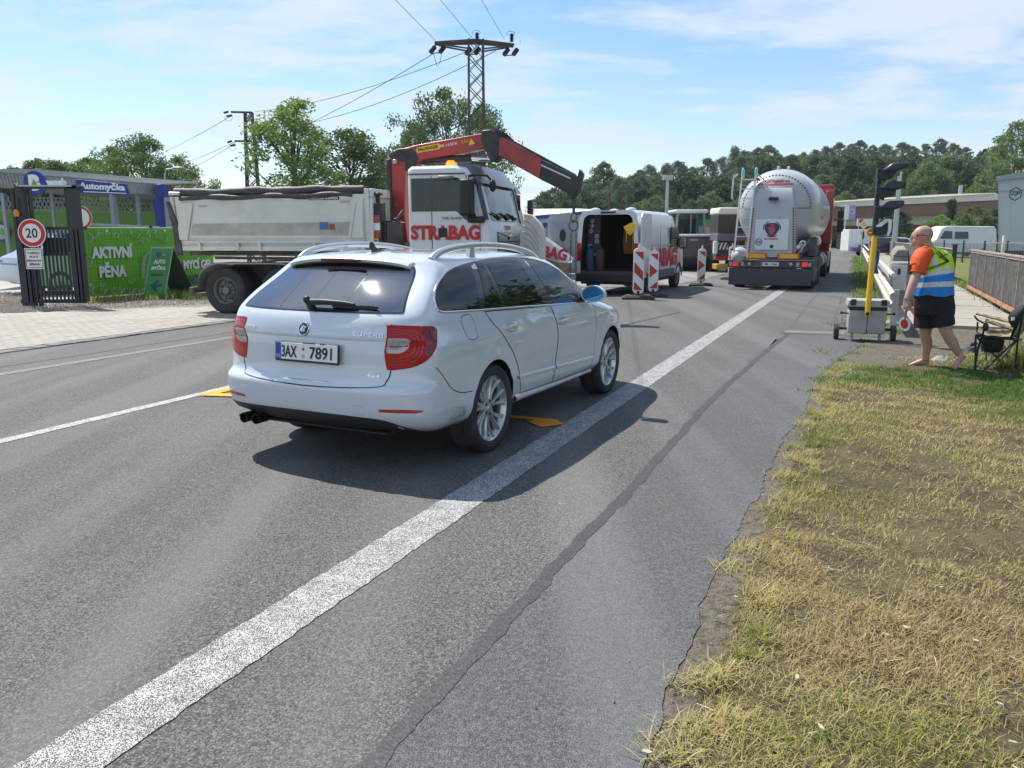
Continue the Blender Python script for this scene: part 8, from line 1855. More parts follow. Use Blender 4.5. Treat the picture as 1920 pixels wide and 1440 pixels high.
simple_car('parked_car', 'white car showing only its roof beyond the dark blue car and railing', 'car',1668,77,285,4.4,1.8,1.5, [(x, z*1.02)for x, z in carprof], truck_white, cwin,(-1.35,1.35),.33)
vp = [(-2.9,.4),(-2.95,1.0),(-2.9,2.2),(-2.75,2.42),(1.4,2.45),(1.9,2.25),(2.35,1.45),(2.9,1.1),(3.0,.7),(3.0,.4)]
simple_car('parked_van', 'long white panel van parked beyond the far railing and metal fence', 'van',1792,66,262,5.9,2.0,2.45, vp, truck_white,(('side_window', [(1.0,1.45),(1.0,2.05),(1.7,2.05),(2.1,1.45)]),('side_window', [(-.4,1.45),(-.4,2.0),(.8,2.0),(.8,1.45)])),(-1.8,1.9),.36)
# ------------------------------------------------------------------ pylons and wires
INS = pm('insulator_brown',(.045,.03,.028),.25, var=.1, coat=.3)
def lattice(root, x0, Y, w0, w1, z1, z0=0, lw=.055):
 m = MB()
 for sx in(-1,1):
  for sy in(-1,1):m.bar((sx*w0/2, sy*w0/2, z0),(sx*w1/2, sy*w1/2, z1), lw, lw)
 m.build('legs', pylon_m, root)['kind'] = 'stuff'
 n = int((z1-z0)/((w0+w1)/2*.95));
 for k in range(n):
  u0, u1 = k/n,(k+1)/n; a, b = lerp(w0, w1, u0)/2, lerp(w0, w1, u1)/2; za, zb = lerp(z0, z1, u0), lerp(z0, z1, u1)
  for sy in(-1,1):m = MB(); s_ = 1 if k%2 else-1; m.bar((-a*s_, sy*a, za),(b*s_, sy*b, zb), lw*.55, lw*.55); m.bar((sy*a,-a*s_, za),(sy*b, b*s_, zb),.03,.03); m.bar((a*s_, sy*a, za),(-b*s_, sy*b, zb),.022,.022); m.build('brace', pylon_m, root)
def insul(root, p, q, name='insulator'):
 p, q = Vector(p), Vector(q); m = MB(); n = 6; P = []; Rr = []
 for k in range(2*n+1):P.append(p.lerp(q, k/(2*n))); Rr.append(.085 if k%2 else.035)
 m.tube(P, Rr,10); return m.build(name, INS, root, smooth=True, ang=30)
Y1 = 30.; T1 = PL(892,78, Y1); py1 = thing('power_pylon', 'tall lattice power pylon with T shaped cross arm behind the crane', 'pylon',(T1.x, Y1,0), R(6)); lattice(py1,0, Y1,.60,.50, T1.z+.05)
def build_p1():
 z = T1.z; m = MB()
 for y in(-.22,.22):m.bar((-1.45, y*.5, z-.10),(0, y, z+.0),.06,.09); m.bar((0, y, z),(1.35, y*.5, z-.10),.06,.09); m.bar((-1.3, y*.5, z-.14),(-.25, y, z-.28),.04,.05); m.bar((1.2, y*.5, z-.14),(.25, y, z-.28),.04,.05)
 m.build('cross_arm', pylon_m, py1)
 for x in(-1.45,0.0,1.33):
  for dx in(-.12,.22)if x else(-.16,.1):m = MB(); m.lathe([(.001,-.06),(.07,-.05),(.075,.05),(.001,.06)], lambda a, b, h, x=x, dx=dx:(x+dx, b-.25, z-.02+a),12); m.build('disc_insulator', INS, py1, smooth=True)
 for x, zz in((-1.45, z-.30),(-.20, z-.32),(1.15, z-.32)):insul(py1,(x-.16,-.05, zz-.12),(x+.02,.1, zz+.12)); insul(py1,(x+.18,-.05, zz-.10),(x+.34,.1, zz+.12)); m = MB(); m.bar((x-.1,0, zz-.12),(x+.26,0, zz-.10),.03,.03); m.build('yoke', pylon_m, py1)
 for x in(0.05,1.28):insul(py1,(x,0, z+.02),(x,0, z+.30)); m = MB(); m.tube([(x+.14*math.cos(a)-.03,0, z+.28+.10*math.sin(a))for a in np.linspace(0,3.6,9)],.008,4); m.build('jumper', black_pl, py1)
 m = MB(); m.tube([(-1.5,0, z-.42),(-1.38,0, z-.85),(-1.28,0, z-.75),(-1.2,0, z-.42)],.009,4); m.build('jumper', black_pl, py1)
build_p1()
Y2 = 47.; T2 = PL(468,210, Y2); py2 = thing('power_pylon', 'slimmer dark pylon with staggered side arms left of the bright poplar', 'pylon',(PL(476,300, Y2).x-.15, Y2,0), R(8)); lattice(py2,0, Y2,.85,.38, T2.z, lw=.10)
def build_p2():
 z = T2.z; z2 = PL(0,240, Y2).z; z3 = PL(0,265, Y2).z; z4 = PL(0,297, Y2).z
 for(xa, xb, zz)in((-.95,.2, z-.02),(.1,1.2, z2),(-.85,.1, z3)):m = MB(); m.bar((xa,0, zz),(xb,0, zz),.09,.10); m.bar((xa,.15, zz),(xb,.1, zz),.05,.06); m.build('side_arm', pylon_m, py2)
 for x, zz in((-1.1, z-.12),(1.15, z2-.15),(-1.0, z3-.12)):
  insul(py2,(x-.25,0, zz+.04),(x+.02,0, zz+.12)); insul(py2,(x-.12,0, zz-.14),(x+.2,0, zz-.08)); m = MB(); m.tube([(x-.2+.22*math.cos(a)+.2,0, zz-.12+.28*math.sin(a))for a in np.linspace(3.3,6.1,8)],.01,4); m.build('jumper', black_pl, py2)
 insul(py2,(.62,0, z4-.05),(.55,0, z4+.35)); insul(py2,(.55,0, z4-.1),(1.0,0, z4-.05)); m = MB(); m.bar((.3,0, z4-.05),(.8,0, z4-.05),.05,.05); m.build('side_arm', pylon_m, py2)
build_p2()
def wire(label, pts, r=.011, sag=0.):
 a, b = Vector(pts[0]), Vector(pts[1]); t = thing('power_line', label, 'cable', a); P = []
 for k in range(17):u = k/16; p = a.lerp(b, u)-a; p.z-= sag*4*u*(1-u); P.append(p)
 m = MB(); m.tube(P, r,5); m.build('wire', black_pl, t, smooth=True)
zc = T1.z-.35
def beyond(p, px, py):
 d = ray(px, py); t = (p.z+.0-CAMH)/d.z; q = Vector((d.x*t, d.y*t, p.z)); return p+(q-p)*4
for(a, b), l in zip((((818,78),(742,0)),((886,72),(826,0)),((946,74),(903,0))),('leftmost overhead wire leaving the top edge of the photo', 'middle overhead wire leaving the top edge of the photo', 'rightmost overhead wire leaving the top edge of the photo')):
 p = PL(*a, Y1); wire(l,(p, beyond(p, *b)),.0075)
wire('wire from left end of the pylon arm down to the slim pylon',(PL(815,99, Y1), PL(500,267, Y2)),.012,.2)
wire('wire from pylon middle to the top of the slim pylon',(PL(872,98, Y1), PL(478,209, Y2)),.012,.35)
wire('wire from right end of the pylon arm to the side arm of the slim pylon',(PL(930,95, Y1), PL(512,240, Y2)),.012,.5)
wire('upper wire running down left from the slim pylon',(PL(436,216, Y2), PL(255,306,70)),.014,.2)
wire('lower wire running down left from the slim pylon',(PL(440,266, Y2), PL(290,320,70)),.014,.2)
wire('second lower wire running down left from the slim pylon',(PL(440,268, Y2), PL(300,322,70)),.014,.5)
wire('thicker black cable crossing behind the crane elbow',(PL(885,222, Y1), PL(525,358,45)),.022,.5)
# ------------------------------------------------------------------ buildings and street furniture in the distance
def bar_building(name, label, cat, layers, Yl, Yr, depth, parts, extra=None):
 """layers: (part, mat, left px, right px, y left top, y right top, y left bottom, y right bottom, offset)"""
 root = thing(name, label, cat,(atx((layers[0][2]+layers[0][3])/2,(Yl+Yr)/2),(Yl+Yr)/2,0))
 for nm, mt, xl, xr, tl, tr, bl, br, off, dep in layers:
  a, b, c, d = PL(xl, tl, Yl-off), PL(xr, tr, Yr-off), PL(xr, br, Yr-off), PL(xl, bl, Yl-off); back = Vector((0, dep,0)); m = MB()
  m.add([a, b, c, d, a+back, b+back, c+back, d+back], [(0,1,2,3),(4,5,6,7),(0,1,5,4),(1,2,6,5),(2,3,7,6),(3,0,4,7)]); wbuild(m, nm, mt, root)
 return root
roofc = pm('warehouse_roof',(.66,.64,.56),.6, var=.15, scale=.4); brown = pm('warehouse_fascia',(.22,.125,.105),.7, var=.12, scale=.8); creamw = pm('warehouse_wall',(.47,.46,.36),.8, var=.06); dred = pm('warehouse_base',(.10,.045,.035),.8, var=.2)
wh = bar_building('warehouse', 'long low warehouse with pale roof, brown fascia and cream wall behind the white van', 'warehouse',(('wall', creamw,1500,1874,390,374,447,443,0,6),('roof_edge', roofc,1490,1872,384,363,392,375,.9,.8),('fascia', brown,1495,1872,392,375,413,397,.6,.5),('base', dred,1500,1874,424,420,448,445,.06,.3)),120,100,12,())
m = MB()
for k in range(60):u = k/60; p = PL(lerp(1495,1872, u), lerp(413,397, u), lerp(120,100, u)-.65); m.bar(p, p+Vector((.25,0,-.35)),.1,.12)
wbuild(m, 'scalloped_edge', brown, wh)['kind'] = 'stuff'
m = MB(); a, b = PL(1490,383.5,119), PL(1872,362.5,99); m.add([a, b, b+Vector((1,14,.55)), a+Vector((1,14,.55))], [(0,1,2,3)]); wbuild(m, 'roof', roofc, wh, recalc=False)
m = MB()
for k in range(120):u = k/120; p = a.lerp(b, u)+Vector((0,-.02,.02)); m.bar(p, p+Vector((1,14,.55)),.06,.08)
wbuild(m, 'roof_rib', pm('roof_rib',(.50,.48,.42),.6), wh)['kind'] = 'stuff'
for xl, xr in((1622,1640),(1668,1690),(1730,1752),(1780,1800)):m = MB(); v = [PL(xl,419,105), PL(xr,418,104), PL(xr,440,104), PL(xl,440,105)]; m.add([tuple(p)for p in v], [(0,1,2,3)]); wbuild(m, 'window', pm('far_window',(.03,.035,.04),.2), wh, recalc=False)
def build_hall():
 Y = 72; root = thing('industrial_hall', 'blue grey industrial hall with hexagonal ZJP logo at the right edge', 'building',(atx(1960, Y), Y,0)); wall = pm('hall_cladding',(.48,.54,.61),.6, var=.03, scale=.3)
 m = MB(); v = [PL(1872,336, Y), PL(2080,308, Y-6), PL(2080,470, Y-6), PL(1872,470, Y)]; bk = Vector((20,22,0)); m.add(v+[p+bk for p in v], [(0,1,2,3),(4,5,6,7),(0,1,5,4),(1,2,6,5),(2,3,7,6),(3,0,4,7)]); wbuild(m, 'wall', wall, root)
 m = MB(); a, b = PL(1869,335, Y-.1), PL(2080,306, Y-6.1); m.bar(a, b,.3,.42); wbuild(m, 'roof_edge', pm('hall_trim',(.26,.30,.35),.5), root)
 m = MB(); a, b = PL(1871,358, Y-.05), PL(2080,352, Y-6.05); m.bar(a, b,.05,.05); wbuild(m, 'cladding_joint', MATS['hall_trim'], root)
 for k in range(9):m = MB(); x = 1872+24*k; yt = 336-3.2*k; a, b = PL(x, yt, Y-.03-.7*k), PL(x,468, Y-.03-.7*k); m.bar(a, b,.03,.03); wbuild(m, 'cladding_joint', MATS['hall_trim'], root)
 c = PL(1904,363.5, Y-1.9); m = MB(); sc = .60
 P = [(sc*math.sin(R(60*k)), sc*math.cos(R(60*k)))for k in range(6)]; Q = [(x*.84, y*.84)for x, y in P]
 V = [(c.x+x, c.y, c.z+y)for x, y in P]+[(c.x+x, c.y, c.z+y)for x, y in Q]; m.add(V, [(k,(k+1)%6,6+(k+1)%6,6+k)for k in range(6)]); wbuild(m, 'logo_hexagon', pm('logo_navy',(.012,.018,.06),.5), root, recalc=False); text('logo_letters', 'ZJP', MATS['logo_navy'], root,(c.x, c.y-.01, c.z),(1,0,0),(0,0,1), width=.78, height=.42, bold=.03, world=True)
build_hall()
def huts():
 wv = pm('hut_pale',(.45,.52,.60),.5, var=.05); wb = pm('hut_blue_trim',(.015,.07,.26),.5)
 r = thing('site_hall', 'pale corrugated hall roof with blue edge behind the chain and van', 'building',(atx(1040,60),60,0)); m = MB(); v = [PL(1004,392,58), PL(1082,391,58), PL(1135,398,58), PL(1006,410,50)]
 m.add([PL(985,392,60), PL(1082,391,60), PL(1090,404,50), PL(985,409,50)], [(0,1,2,3)]); m.add([PL(1082,391,60), PL(1145,394,60), PL(1090,404,50)], [(0,1,2)]); wbuild(m, 'roof', pm('hall_roof',(.66,.66,.58),.5, var=.05, scale=.5), r, recalc=False)
 m = MB(); m.prism([(atx(985,50),-.02),(atx(1120,50),-.02),(atx(1120,50), AT(0,405,50).z),(atx(985,50), AT(0,409,50).z)], lambda a, b, h:(a, h, b),50.1,59); wbuild(m, 'wall', wv, r)
 for k in range(24):m = MB(); u = k/24; m.bar(PL(lerp(985,1085, u),391.5,60), PL(lerp(985,1090, u), lerp(409,404, u),50),.05,.05); wbuild(m, 'roof_rib', pm('rib',(.50,.50,.44),.5), r)
 m = MB(); m.bar(PL(985,409.5,49.9), PL(1145,395,49.9),.1,.22); wbuild(m, 'blue_edge', wb, r)
 for k,(xl, xr, yt, yb, Y, l)in enumerate(((1020,1048,423,480,33, 'low grey site container with dark blue roof edge right of the lorry'),(1047,1066,411,485,31, 'pale blue and white portable cabin with narrow door behind the chain'))):
  c = thing('site_cabin', l, 'cabin',(atx((xl+xr)/2, Y), Y,0)); a, b = PL(xl, yt, Y), PL(xr, yt-(2 if k else-4), Y); m = MB(); m.bb((a.x, Y,0),(b.x, Y+3, a.z)); w = wbuild(m, 'wall', wv if k else pm('hut_grey',(.25,.27,.30),.6), c); m = MB(); m.bb((a.x-.05, Y-.05, a.z-.03),(b.x+.05, Y+3, a.z+.12)); wbuild(m, 'roof_edge', wb, c)
  for x in(a.x, b.x):m = MB(); m.bb((x-.04, Y-.03,0),(x+.04, Y, a.z)); wbuild(m, 'corner_post', wb, c)
  if k:m = MB(); m.bb((lerp(a.x, b.x,.55), Y-.02,1.25),(lerp(a.x, b.x,.85), Y,2.05)); wbuild(m, 'window', glass_dark, c); m = MB(); m.bb((lerp(a.x, b.x,.45), Y-.012,.15),(lerp(a.x, b.x,.95), Y,1.15)); wbuild(m, 'door', pm('hut_door',(.55,.60,.66),.5), c)
huts()
def far_bits():
 def pole(name, label, cat, px, top, Y, r, head=None, mat=galv):
  t = PL(px, top, Y); o = thing(name, label, cat,(t.x, Y,0)); m = MB(); m.tube([(0,0,0),(0,0, t.z)], [r*1.3, r*.8],8); m.build('pole', mat, o, smooth=True)
  if head:m = MB(); m.box((0,0, t.z), head); m.build('head', mat, o, bevel=.03)
  return o, t
 pole('light_mast', 'tall grey light mast with floodlight head left of the road roller', 'light mast',1252,333,60,.13,(.7,.3,.35)); pole('wooden_pole', 'short dark pole above the open van roof', 'pole',1143,362,70,.12, None, pylon_m)
 o, t = pole('power_pole', 'brownish power pole with twin cross arm above the van roof', 'pole',1178,348,75,.18, None, pylon_m); m = MB(); m.box((0,0, t.z-.3),(2.8,.15,.15)); m.build('cross_arm', pylon_m, o)
 for x in(-1.3,-.5,.5,1.3):m = MB(); m.cyl((x,0, t.z-.3),(x,0, t.z+.1),.1, n=8); m.build('insulator', INS, o)
 pole('lamp_post', 'left one of the twin grey lamp posts behind the traffic signal', 'lamp post',1685,330,62,.09); pole('lamp_post', 'right one of the twin grey lamp posts behind the traffic signal', 'lamp post',1690,322,64,.11)
 pole('chimney_pipe', 'left thin metal flue above the warehouse roof', 'chimney',1800,348,108,.18); pole('chimney_pipe', 'right thin metal flue above the warehouse roof', 'chimney',1803.5,347,109,.18)
 o, t = pole('flag_pole', 'white flagpole carrying the pale violet banner right of the red lorry', 'flagpole',1587,385,85,.05, None, white_pl); m = MB(); m.bb((-.15,-.03, t.z-1.45),(1.0,.0, t.z)); b = m.build('flag', pm('flag_violet',(.30,.30,.52),.7), o); m = MB(); m.bb((-.15,-.04, t.z-1.45),(.30,-.03, t.z)); m.build('flag_stripe', white_pl, b); m = MB(); m.lathe([(.22,0),(.27,0)], lambda a_, b_, h:(.62+a_,-.045, t.z-.65+b_),20); m.build('flag_ring', white_pl, b, recalc=False)
 t = PL(1620,421,52); o = thing('priority_sign', 'yellow diamond priority road sign with bent route plate below', 'traffic sign',(t.x,52,0)); m = MB(); m.bar((0,.05,0),(0,.05, t.z),.07,.07); m.build('sign_post', galv, o)
 for r_, y, mt, nm in((.30,0, white_pl, 'white_diamond'),(.19,-.02, pm('diamond_yellow',(.78,.55,.02),.4), 'yellow_diamond')):m = MB(); m.pxz([(0, t.z-r_),(r_, t.z),(0, t.z+r_),(-r_, t.z)], y, y+.015); m.build(nm, mt, o)
 m = MB(); m.bb((-.22,0, t.z-.95),(.22,.02, t.z-.40)); p = m.build('route_plate', MATS['sign_white'], o); m = MB(); m.bar((0,-.01, t.z-.93),(0,-.01, t.z-.43),.09,.01); m.bar((-.18,-.012, t.z-.50),(.18,-.012, t.z-.82),.03,.01); m.build('route_line', ink, p)
 t = PL(1633,436,50); o = thing('no_entry_sign', 'yellow backed no entry sign just left of the yellow pole', 'traffic sign',(t.x,50,0)); m = MB(); m.lathe([(.001,0),(.30,0),(.30,.02)], lambda a_, b_, h:(a_, h, t.z+b_),24); d = m.build('yellow_back', MATS['diamond_yellow'], o); m = MB(); m.lathe([(.001,-.01),(.20,-.01)], lambda a_, b_, h:(a_, h, t.z+b_),24); m.build('red_disc', strabag_red, d, recalc=False); m = MB(); m.bb((-.14,-.02, t.z-.035),(.14,-.015, t.z+.035)); m.build('white_bar', white_pl, d); m = MB(); m.bar((0,.04,0),(0,.04, t.z),.06,.06); m.build('sign_post', galv, o)
 a, b = PL(1608,410,88), PL(1640,424,88); o = thing('notice_board', 'white notice board with red oval on the warehouse wall', 'sign',(a.x,88,0)); m = MB(); m.bb((a.x,88, b.z),(b.x,88.1, a.z)); bd = wbuild(m, 'board', white_pl, o); m = MB(); m.lathe([(.001,0),(.32,0)], lambda x, y, h:((a.x*.75+b.x*.25)+x,87.97, lerp(a.z, b.z,.35)+y*.7),20); wbuild(m, 'red_oval', red_refl, bd, recalc=False)
 m = MB(); m.bar((a.x+.2,88.05,0),(a.x+.2,88.05, b.z),.08,.08); wbuild(m, 'leg', galv, o)
 a, b = PL(1593,430,80), PL(1632,446,80); o = thing('white_trailer', 'plain white box standing behind the hedge below the flag', 'container',(a.x,80,0)); m = MB(); m.bb((a.x,80,.2),(b.x,82, a.z)); wbuild(m, 'box', truck_white, o, bevel=.04)
 # fuel station canopy stripe, cars and hoardings behind the roller
 Y = 72; o = thing('station_canopy', 'long green canopy edge of a filling station behind the road roller', 'canopy',(atx(1320, Y), Y,0)); gr = pm('canopy_green',(.03,.30,.06),.4)
 a, b = PL(1252,416, Y), PL(1470,410, Y); m = MB(); m.bb((a.x, Y, PL(0,423, Y).z),(b.x, Y+8, a.z+.2)); c = wbuild(m, 'canopy_edge', gr, o)
 for xl, xr, mt in((1252,1262, pm('canopy_mint',(.20,.50,.36),.4)),(1271,1279, MATS['canopy_mint']),(1296,1316, pm('canopy_teal',(.015,.10,.09),.4))):p, q = PL(xl,413, Y), PL(xr,422, Y); m = MB(); m.bb((p.x, Y-.05, q.z),(q.x, Y, p.z)); wbuild(m, 'canopy_field', mt, c)
 for px in(1268,1345,1430):p = PL(px,423, Y+3); m = MB(); m.bb((p.x-.15, Y+3,0),(p.x+.15, Y+3.3, p.z)); wbuild(m, 'column', white_pl, o)
 o = thing('shop_building', 'pinkish brown building strip below the green canopy', 'building',(atx(1290,84),84,0)); m = MB(); m.bb((atx(1250,84),84,0),(atx(1420,84),90, AT(0,424,84).z)); wbuild(m, 'wall', pm('shop_wall',(.42,.32,.26),.8), o)
 o = thing('white_lorry_box', 'white box with blue square behind the road roller', 'container',(atx(1283,50),50,0)); a, b = PL(1270,429,50), PL(1296,440,50); m = MB(); m.bb((a.x,50,.3),(b.x,53, a.z)); w = wbuild(m, 'box', truck_white, o, bevel=.03); m = MB(); m.bb((lerp(a.x, b.x,.55),49.97, b.z-.05),(b.x-.02,50, a.z-.12)); wbuild(m, 'blue_square', pm('poster_blue',(.03,.30,.65),.4), w)
 o = thing('red_skip', 'small orange red container left of the road roller', 'container',(atx(1282,46),46,0)); a, b = PL(1274,441,46), PL(1291,462,46); m = MB(); m.bb((a.x,46,.1),(b.x,47.5, a.z)); wbuild(m, 'box', pm('skip_red',(.42,.08,.05),.6), o, bevel=.03)
 # metal fence beyond
 p, q = Vector((atx(1738,56),56,0)), Vector((atx(1990,44),44,0)); d = q-p; L = d.length; o = thing('metal_fence', 'grey metal bar fence in front of the distant white van', 'fence', p, math.atan2(d.y, d.x)); zt = 1.25
 for z in(.18, zt):m = MB(); m.bb((0,-.02, z-.03),(L,.02, z+.03)); m.build('rail', galv, o)
 for k in range(int(L/2)+1):m = MB(); m.bb((k*2-.04,-.04,0),(k*2+.04,.04, zt+.12)); m.build('post', dark_metal, o)
 m = MB()
 for k in range(int(L/.13)):m.bb((k*.13-.01,-.01,.18),(k*.13+.01,.01, zt))
 m.build('fence_bars', pm('fence_grey',(.16,.17,.19),.5), o)['kind'] = 'stuff'
 o = thing('grey_post', 'thin pale post beside the hedge under the industrial hall', 'post', Vector((atx(1883,60),60,0))); m = MB(); m.bb((-.08,-.08,0),(.08,.08,1.7)); m.build('post_shaft', white_pl, o)
far_bits()
# trees and houses behind the camera's right shoulder, seen mirrored in the car windows
for k in range(13):
 place_tree(REF[k%2],34*math.sin(R(44+4.2*k)),(34+3*math.sin(k*2.1))*math.cos(R(44+4.2*k)),0,10.0+2.2*math.sin(k*1.3+1), 'leaves_a', 'green tree standing out of view beyond the verge', 'trees beyond the verge', 'tree',1.25)
 # ------------------------------------------------------------------ road worker, camp chair, bags
def proj(v):
 x, y, z = v[0], v[1], v[2]-CAMH; zc_ = y*cP-z*sP; return 960+x/zc_*1500,720-(z*cP+y*sP)/zc_*1500
def build_person():
 root = thing('person', 'bald barefoot man in orange shirt, yellow and blue reflective vest and black shorts walking left', 'person', G(1750,690))
 skin = pm('skin',(.43,.26,.19),.5, var=.10, scale=14, bump=.15, bscale=140); m = MB()
 A = lambda px, py, Y:AT(px, py, Y)
 def limb(P, r, n=14):pts = [tuple(p)for p in P]; q = bez([(*p, rr)for p, rr in zip(pts, r)],4); m.tube([c[:3]for c in q], [max(.004, c[3])for c in q], n);
 def ball(c, r, sc=(1,1,1)):m.sphere(tuple(c), r,14,10, sc)
 # trunk, neck
 secs = []
 for px, py, Y, a, b in((1752,572,9.98,.185,.16),(1750,555,9.98,.205,.17),(1749,530,9.98,.21,.175),(1748,505,9.99,.215,.165),(1748,487,10.0,.215,.15),(1747,474,10.02,.17,.12),(1743,468,10.02,.09,.085)):
  c = A(px, py, Y); secs.append([c+Vector((a*math.cos(t), b*math.sin(t),0))for t in np.linspace(0,6.283,24, endpoint=False)])
 m.loft(secs); limb([A(1743,475,10.02), A(1738,462,10.02), A(1733,452,10.02)], [.085,.072,.070])
 # head: cranium, jaw, nose, ear, brow, lips
 hc = A(1729.5,441,10.02); ball(hc,.104,(1.10,.86,1.10)); ball(hc+Vector((.028,.0,.012)),.098,(1.0,.90,1.05)); ball(hc+Vector((-.048,.012,-.075)),.066,(1.0,.92,1.0)); ball(hc+Vector((-.080,.022,-.105)),.026,(1,1.3,.8)); ball(hc+Vector((.05,0,-.07)),.062)
 ball(hc+Vector((-.112,.03,-.015)),.016,(1,.8,1.3)); ball(hc+Vector((-.122,.034,-.040)),.017,(1,.8,.9)); ball(hc+Vector((-.094,.028,.018)),.025,(.8,2.0,.6)); ball(hc+Vector((-.105,.028,-.072)),.014,(1,1.8,.6))
 ball(hc+Vector((-.002,-.092,-.020)),.026,(.75,.35,1.25)); ball(hc+Vector((.010,.095,-.020)),.026,(.75,.35,1.25))
 # arms: left hangs forward holding the paddle, right bent in front of the body
 limb([A(1730,481,9.84), A(1721,505,9.80), A(1713,528,9.74), A(1707,545,9.72), A(1699.5,563,9.70)], [.078,.066,.052,.050,.031])
 limb([A(1766,480,10.16), A(1768,505,10.26), A(1760,528,10.34), A(1740,538,10.42), A(1725,540,10.46)], [.072,.062,.050,.042,.030]); ball(A(1720,540,10.48),.042)
 def hand(w, d, s, up):
  m.loft([[w+s*a*.026+up*b*.018 for a, b in((-1,-1),(1,-1),(1,1),(-1,1))], [w+d*.045+s*a*.040+up*b*.016 for a, b in((-1,-1),(1,-1),(1,1),(-1,1))], [w+d*.09+s*a*.042+up*b*.013 for a, b in((-1,-1),(1,-1),(1,1),(-1,1))]])
  for k, L in enumerate((.066,.078,.073,.056)):
   b0 = w+d*.085+s*(.030-.020*k); p1 = b0+d*L*.42-up*.006; p2 = p1+d*L*.12-up*L*.38; p3 = p2-d*L*.30-up*L*.12; limb([b0-d*.02, b0, p1, p2, p3], [.0105,.0105,.010,.009,.0075],8)
  t0 = w+d*.02+s*.03; limb([t0, t0+s*.022+d*.028-up*.010, t0+s*.016+d*.055-up*.026, t0+s*.0+d*.072-up*.036], [.015,.0125,.011,.009],8)
 d = (A(1698,580,9.70)-A(1699.5,563,9.70)).normalized(); hand(A(1699.5,562.5,9.70), d, Vector((.35,-.93,0)).normalized()*-1*-1, Vector((-.93,-.35,0)).normalized())
 # legs
 limb([A(1743,566,10.08), A(1739,595,10.10), A(1735,626,10.10), A(1738,643,10.12), A(1736,660,10.13), A(1735.5,675,10.14)], [.118,.100,.066,.066,.050,.040])
 limb([A(1760,566,9.92), A(1768,595,9.90), A(1775,624,9.86), A(1785,641,9.85), A(1792,654,9.83), A(1799,666,9.82)], [.120,.104,.068,.067,.050,.038])
 def foot(h, t, up, w=.040):
  f = (t-h); L = f.length; f.normalize(); s = f.cross(up).normalized(); R_ = []
  for u, ww, hh in((-.02,.022,.030),(.12,.032,.046),(.38,.032,.044),(.62,.042,.034),(.82,.046,.022),(.98,.038,.014)):c = h+f*L*u+up*hh; R_.append([c+s*ww*math.cos(a)+up*hh*math.sin(a)*.95 for a in np.linspace(0,6.283,12, endpoint=False)])
  m.loft(R_)
  for k in range(5):m.sphere(tuple(h+f*(L*(1.0-.028*k))+s*(-.030+.0165*k)+up*.012),.0125-.001*k,8,6,(1.3,1,.9))
 foot(A(1741,684,10.14), A(1704,686,10.26)+Vector((0,0,.004)), Vector((0,0,1))); tt = G(1788,693,.02); foot(A(1810,671.5,9.80), tt, Vector((-.55,-.05,.83)).normalized()*.9)
 o = wbuild(m, 'body', skin, root, smooth=True); md = o.modifiers.new('r', 'REMESH'); md.mode = 'VOXEL'; md.voxel_size = .0075; md.use_smooth_shade = True
 s2 = o.modifiers.new('s', 'SMOOTH'); s2.factor = .5; s2.iterations = 3; me = evaluated(o); o.modifiers.clear(); o.data = me; me.polygons.foreach_set('use_smooth', [True]*len(me.polygons))
 # vest: dense loft, colours cut by where the panels run on the cloth
 neon = pm('vest_yellow',(.50,.78,.015),.6, var=.06, scale=9, bump=.5, bscale=14); blue = pm('vest_blue',(.015,.20,.62),.6, var=.08, scale=9, bump=.5, bscale=14); silv = pm('vest_silver',(.58,.60,.60),.35, var=.05, scale=20); keys = [(1749,553,9.97,.238,.205),(1748.5,540,9.97,.236,.205),(1749,525,9.97,.232,.200),(1750,508,9.98,.228,.190),(1750,492,9.99,.226,.178),(1749,480,10.0,.215,.165),(1747,471,10.01,.165,.135),(1743,465.5,10.02,.098,.10)]
 K = bez([(*A(px, py, Y), a, b)for px, py, Y, a, b in keys],14); V = []; n = 160
 for i,(x, y, z, a, b)in enumerate(K):
  for j in range(n):
   t = 6.28318*j/n; w = 1+.012*math.sin(t*7+i*.12)+.010*math.sin(t*13-i*.2)*(1-i/len(K)); e = 2.4; c, s_ = math.cos(t), math.sin(t); V.append((x+a*w*abs(c)**(2/e)*(1 if c>0 else-1), y+b*w*abs(s_)**(2/e)*(1 if s_>0 else-1), z+.010*math.sin(t*5)*(1-i/len(K))))
 F = [(i*n+j, i*n+(j+1)%n,(i+1)*n+(j+1)%n,(i+1)*n+j)for i in range(len(K)-1)for j in range(n)]; m2 = MB(); m2.add(V, F)
 for k, f in enumerate(F):
  c = sum((Vector(V[i])for i in f), Vector())/4; px, py = proj(c); back = c.y<10.0; sl_ = (px-1738)*.17
  y1 = 511.5-sl_*.9
  if py>538.5+.03*(1749-px):q = 1
  elif py>530-.05*(px-1730):q = 2
  elif py>y1+7:q = 1
  elif py>y1:q = 2
  else:
   bx = 1743+(py-470.5)*.48; q = 2 if(abs(px-bx)<5 and back)or(abs(px-1777)<3 and py>495)else 0
  m2.m[k] = q
 vest = wbuild(m2, 'reflective_vest', [neon, blue, silv], root, smooth=True, ang=70, recalc=False)
 bv = BVHTree.FromPolygons([Vector(v)for v in V], F)
 def onv(px, py, off=.006):
  l, nn, i, d_ = bv.ray_cast(Vector((0,0, CAMH)), ray(px, py).normalized());
  return(l-ray(px, py).normalized()*off)if l else A(px, py,9.8)
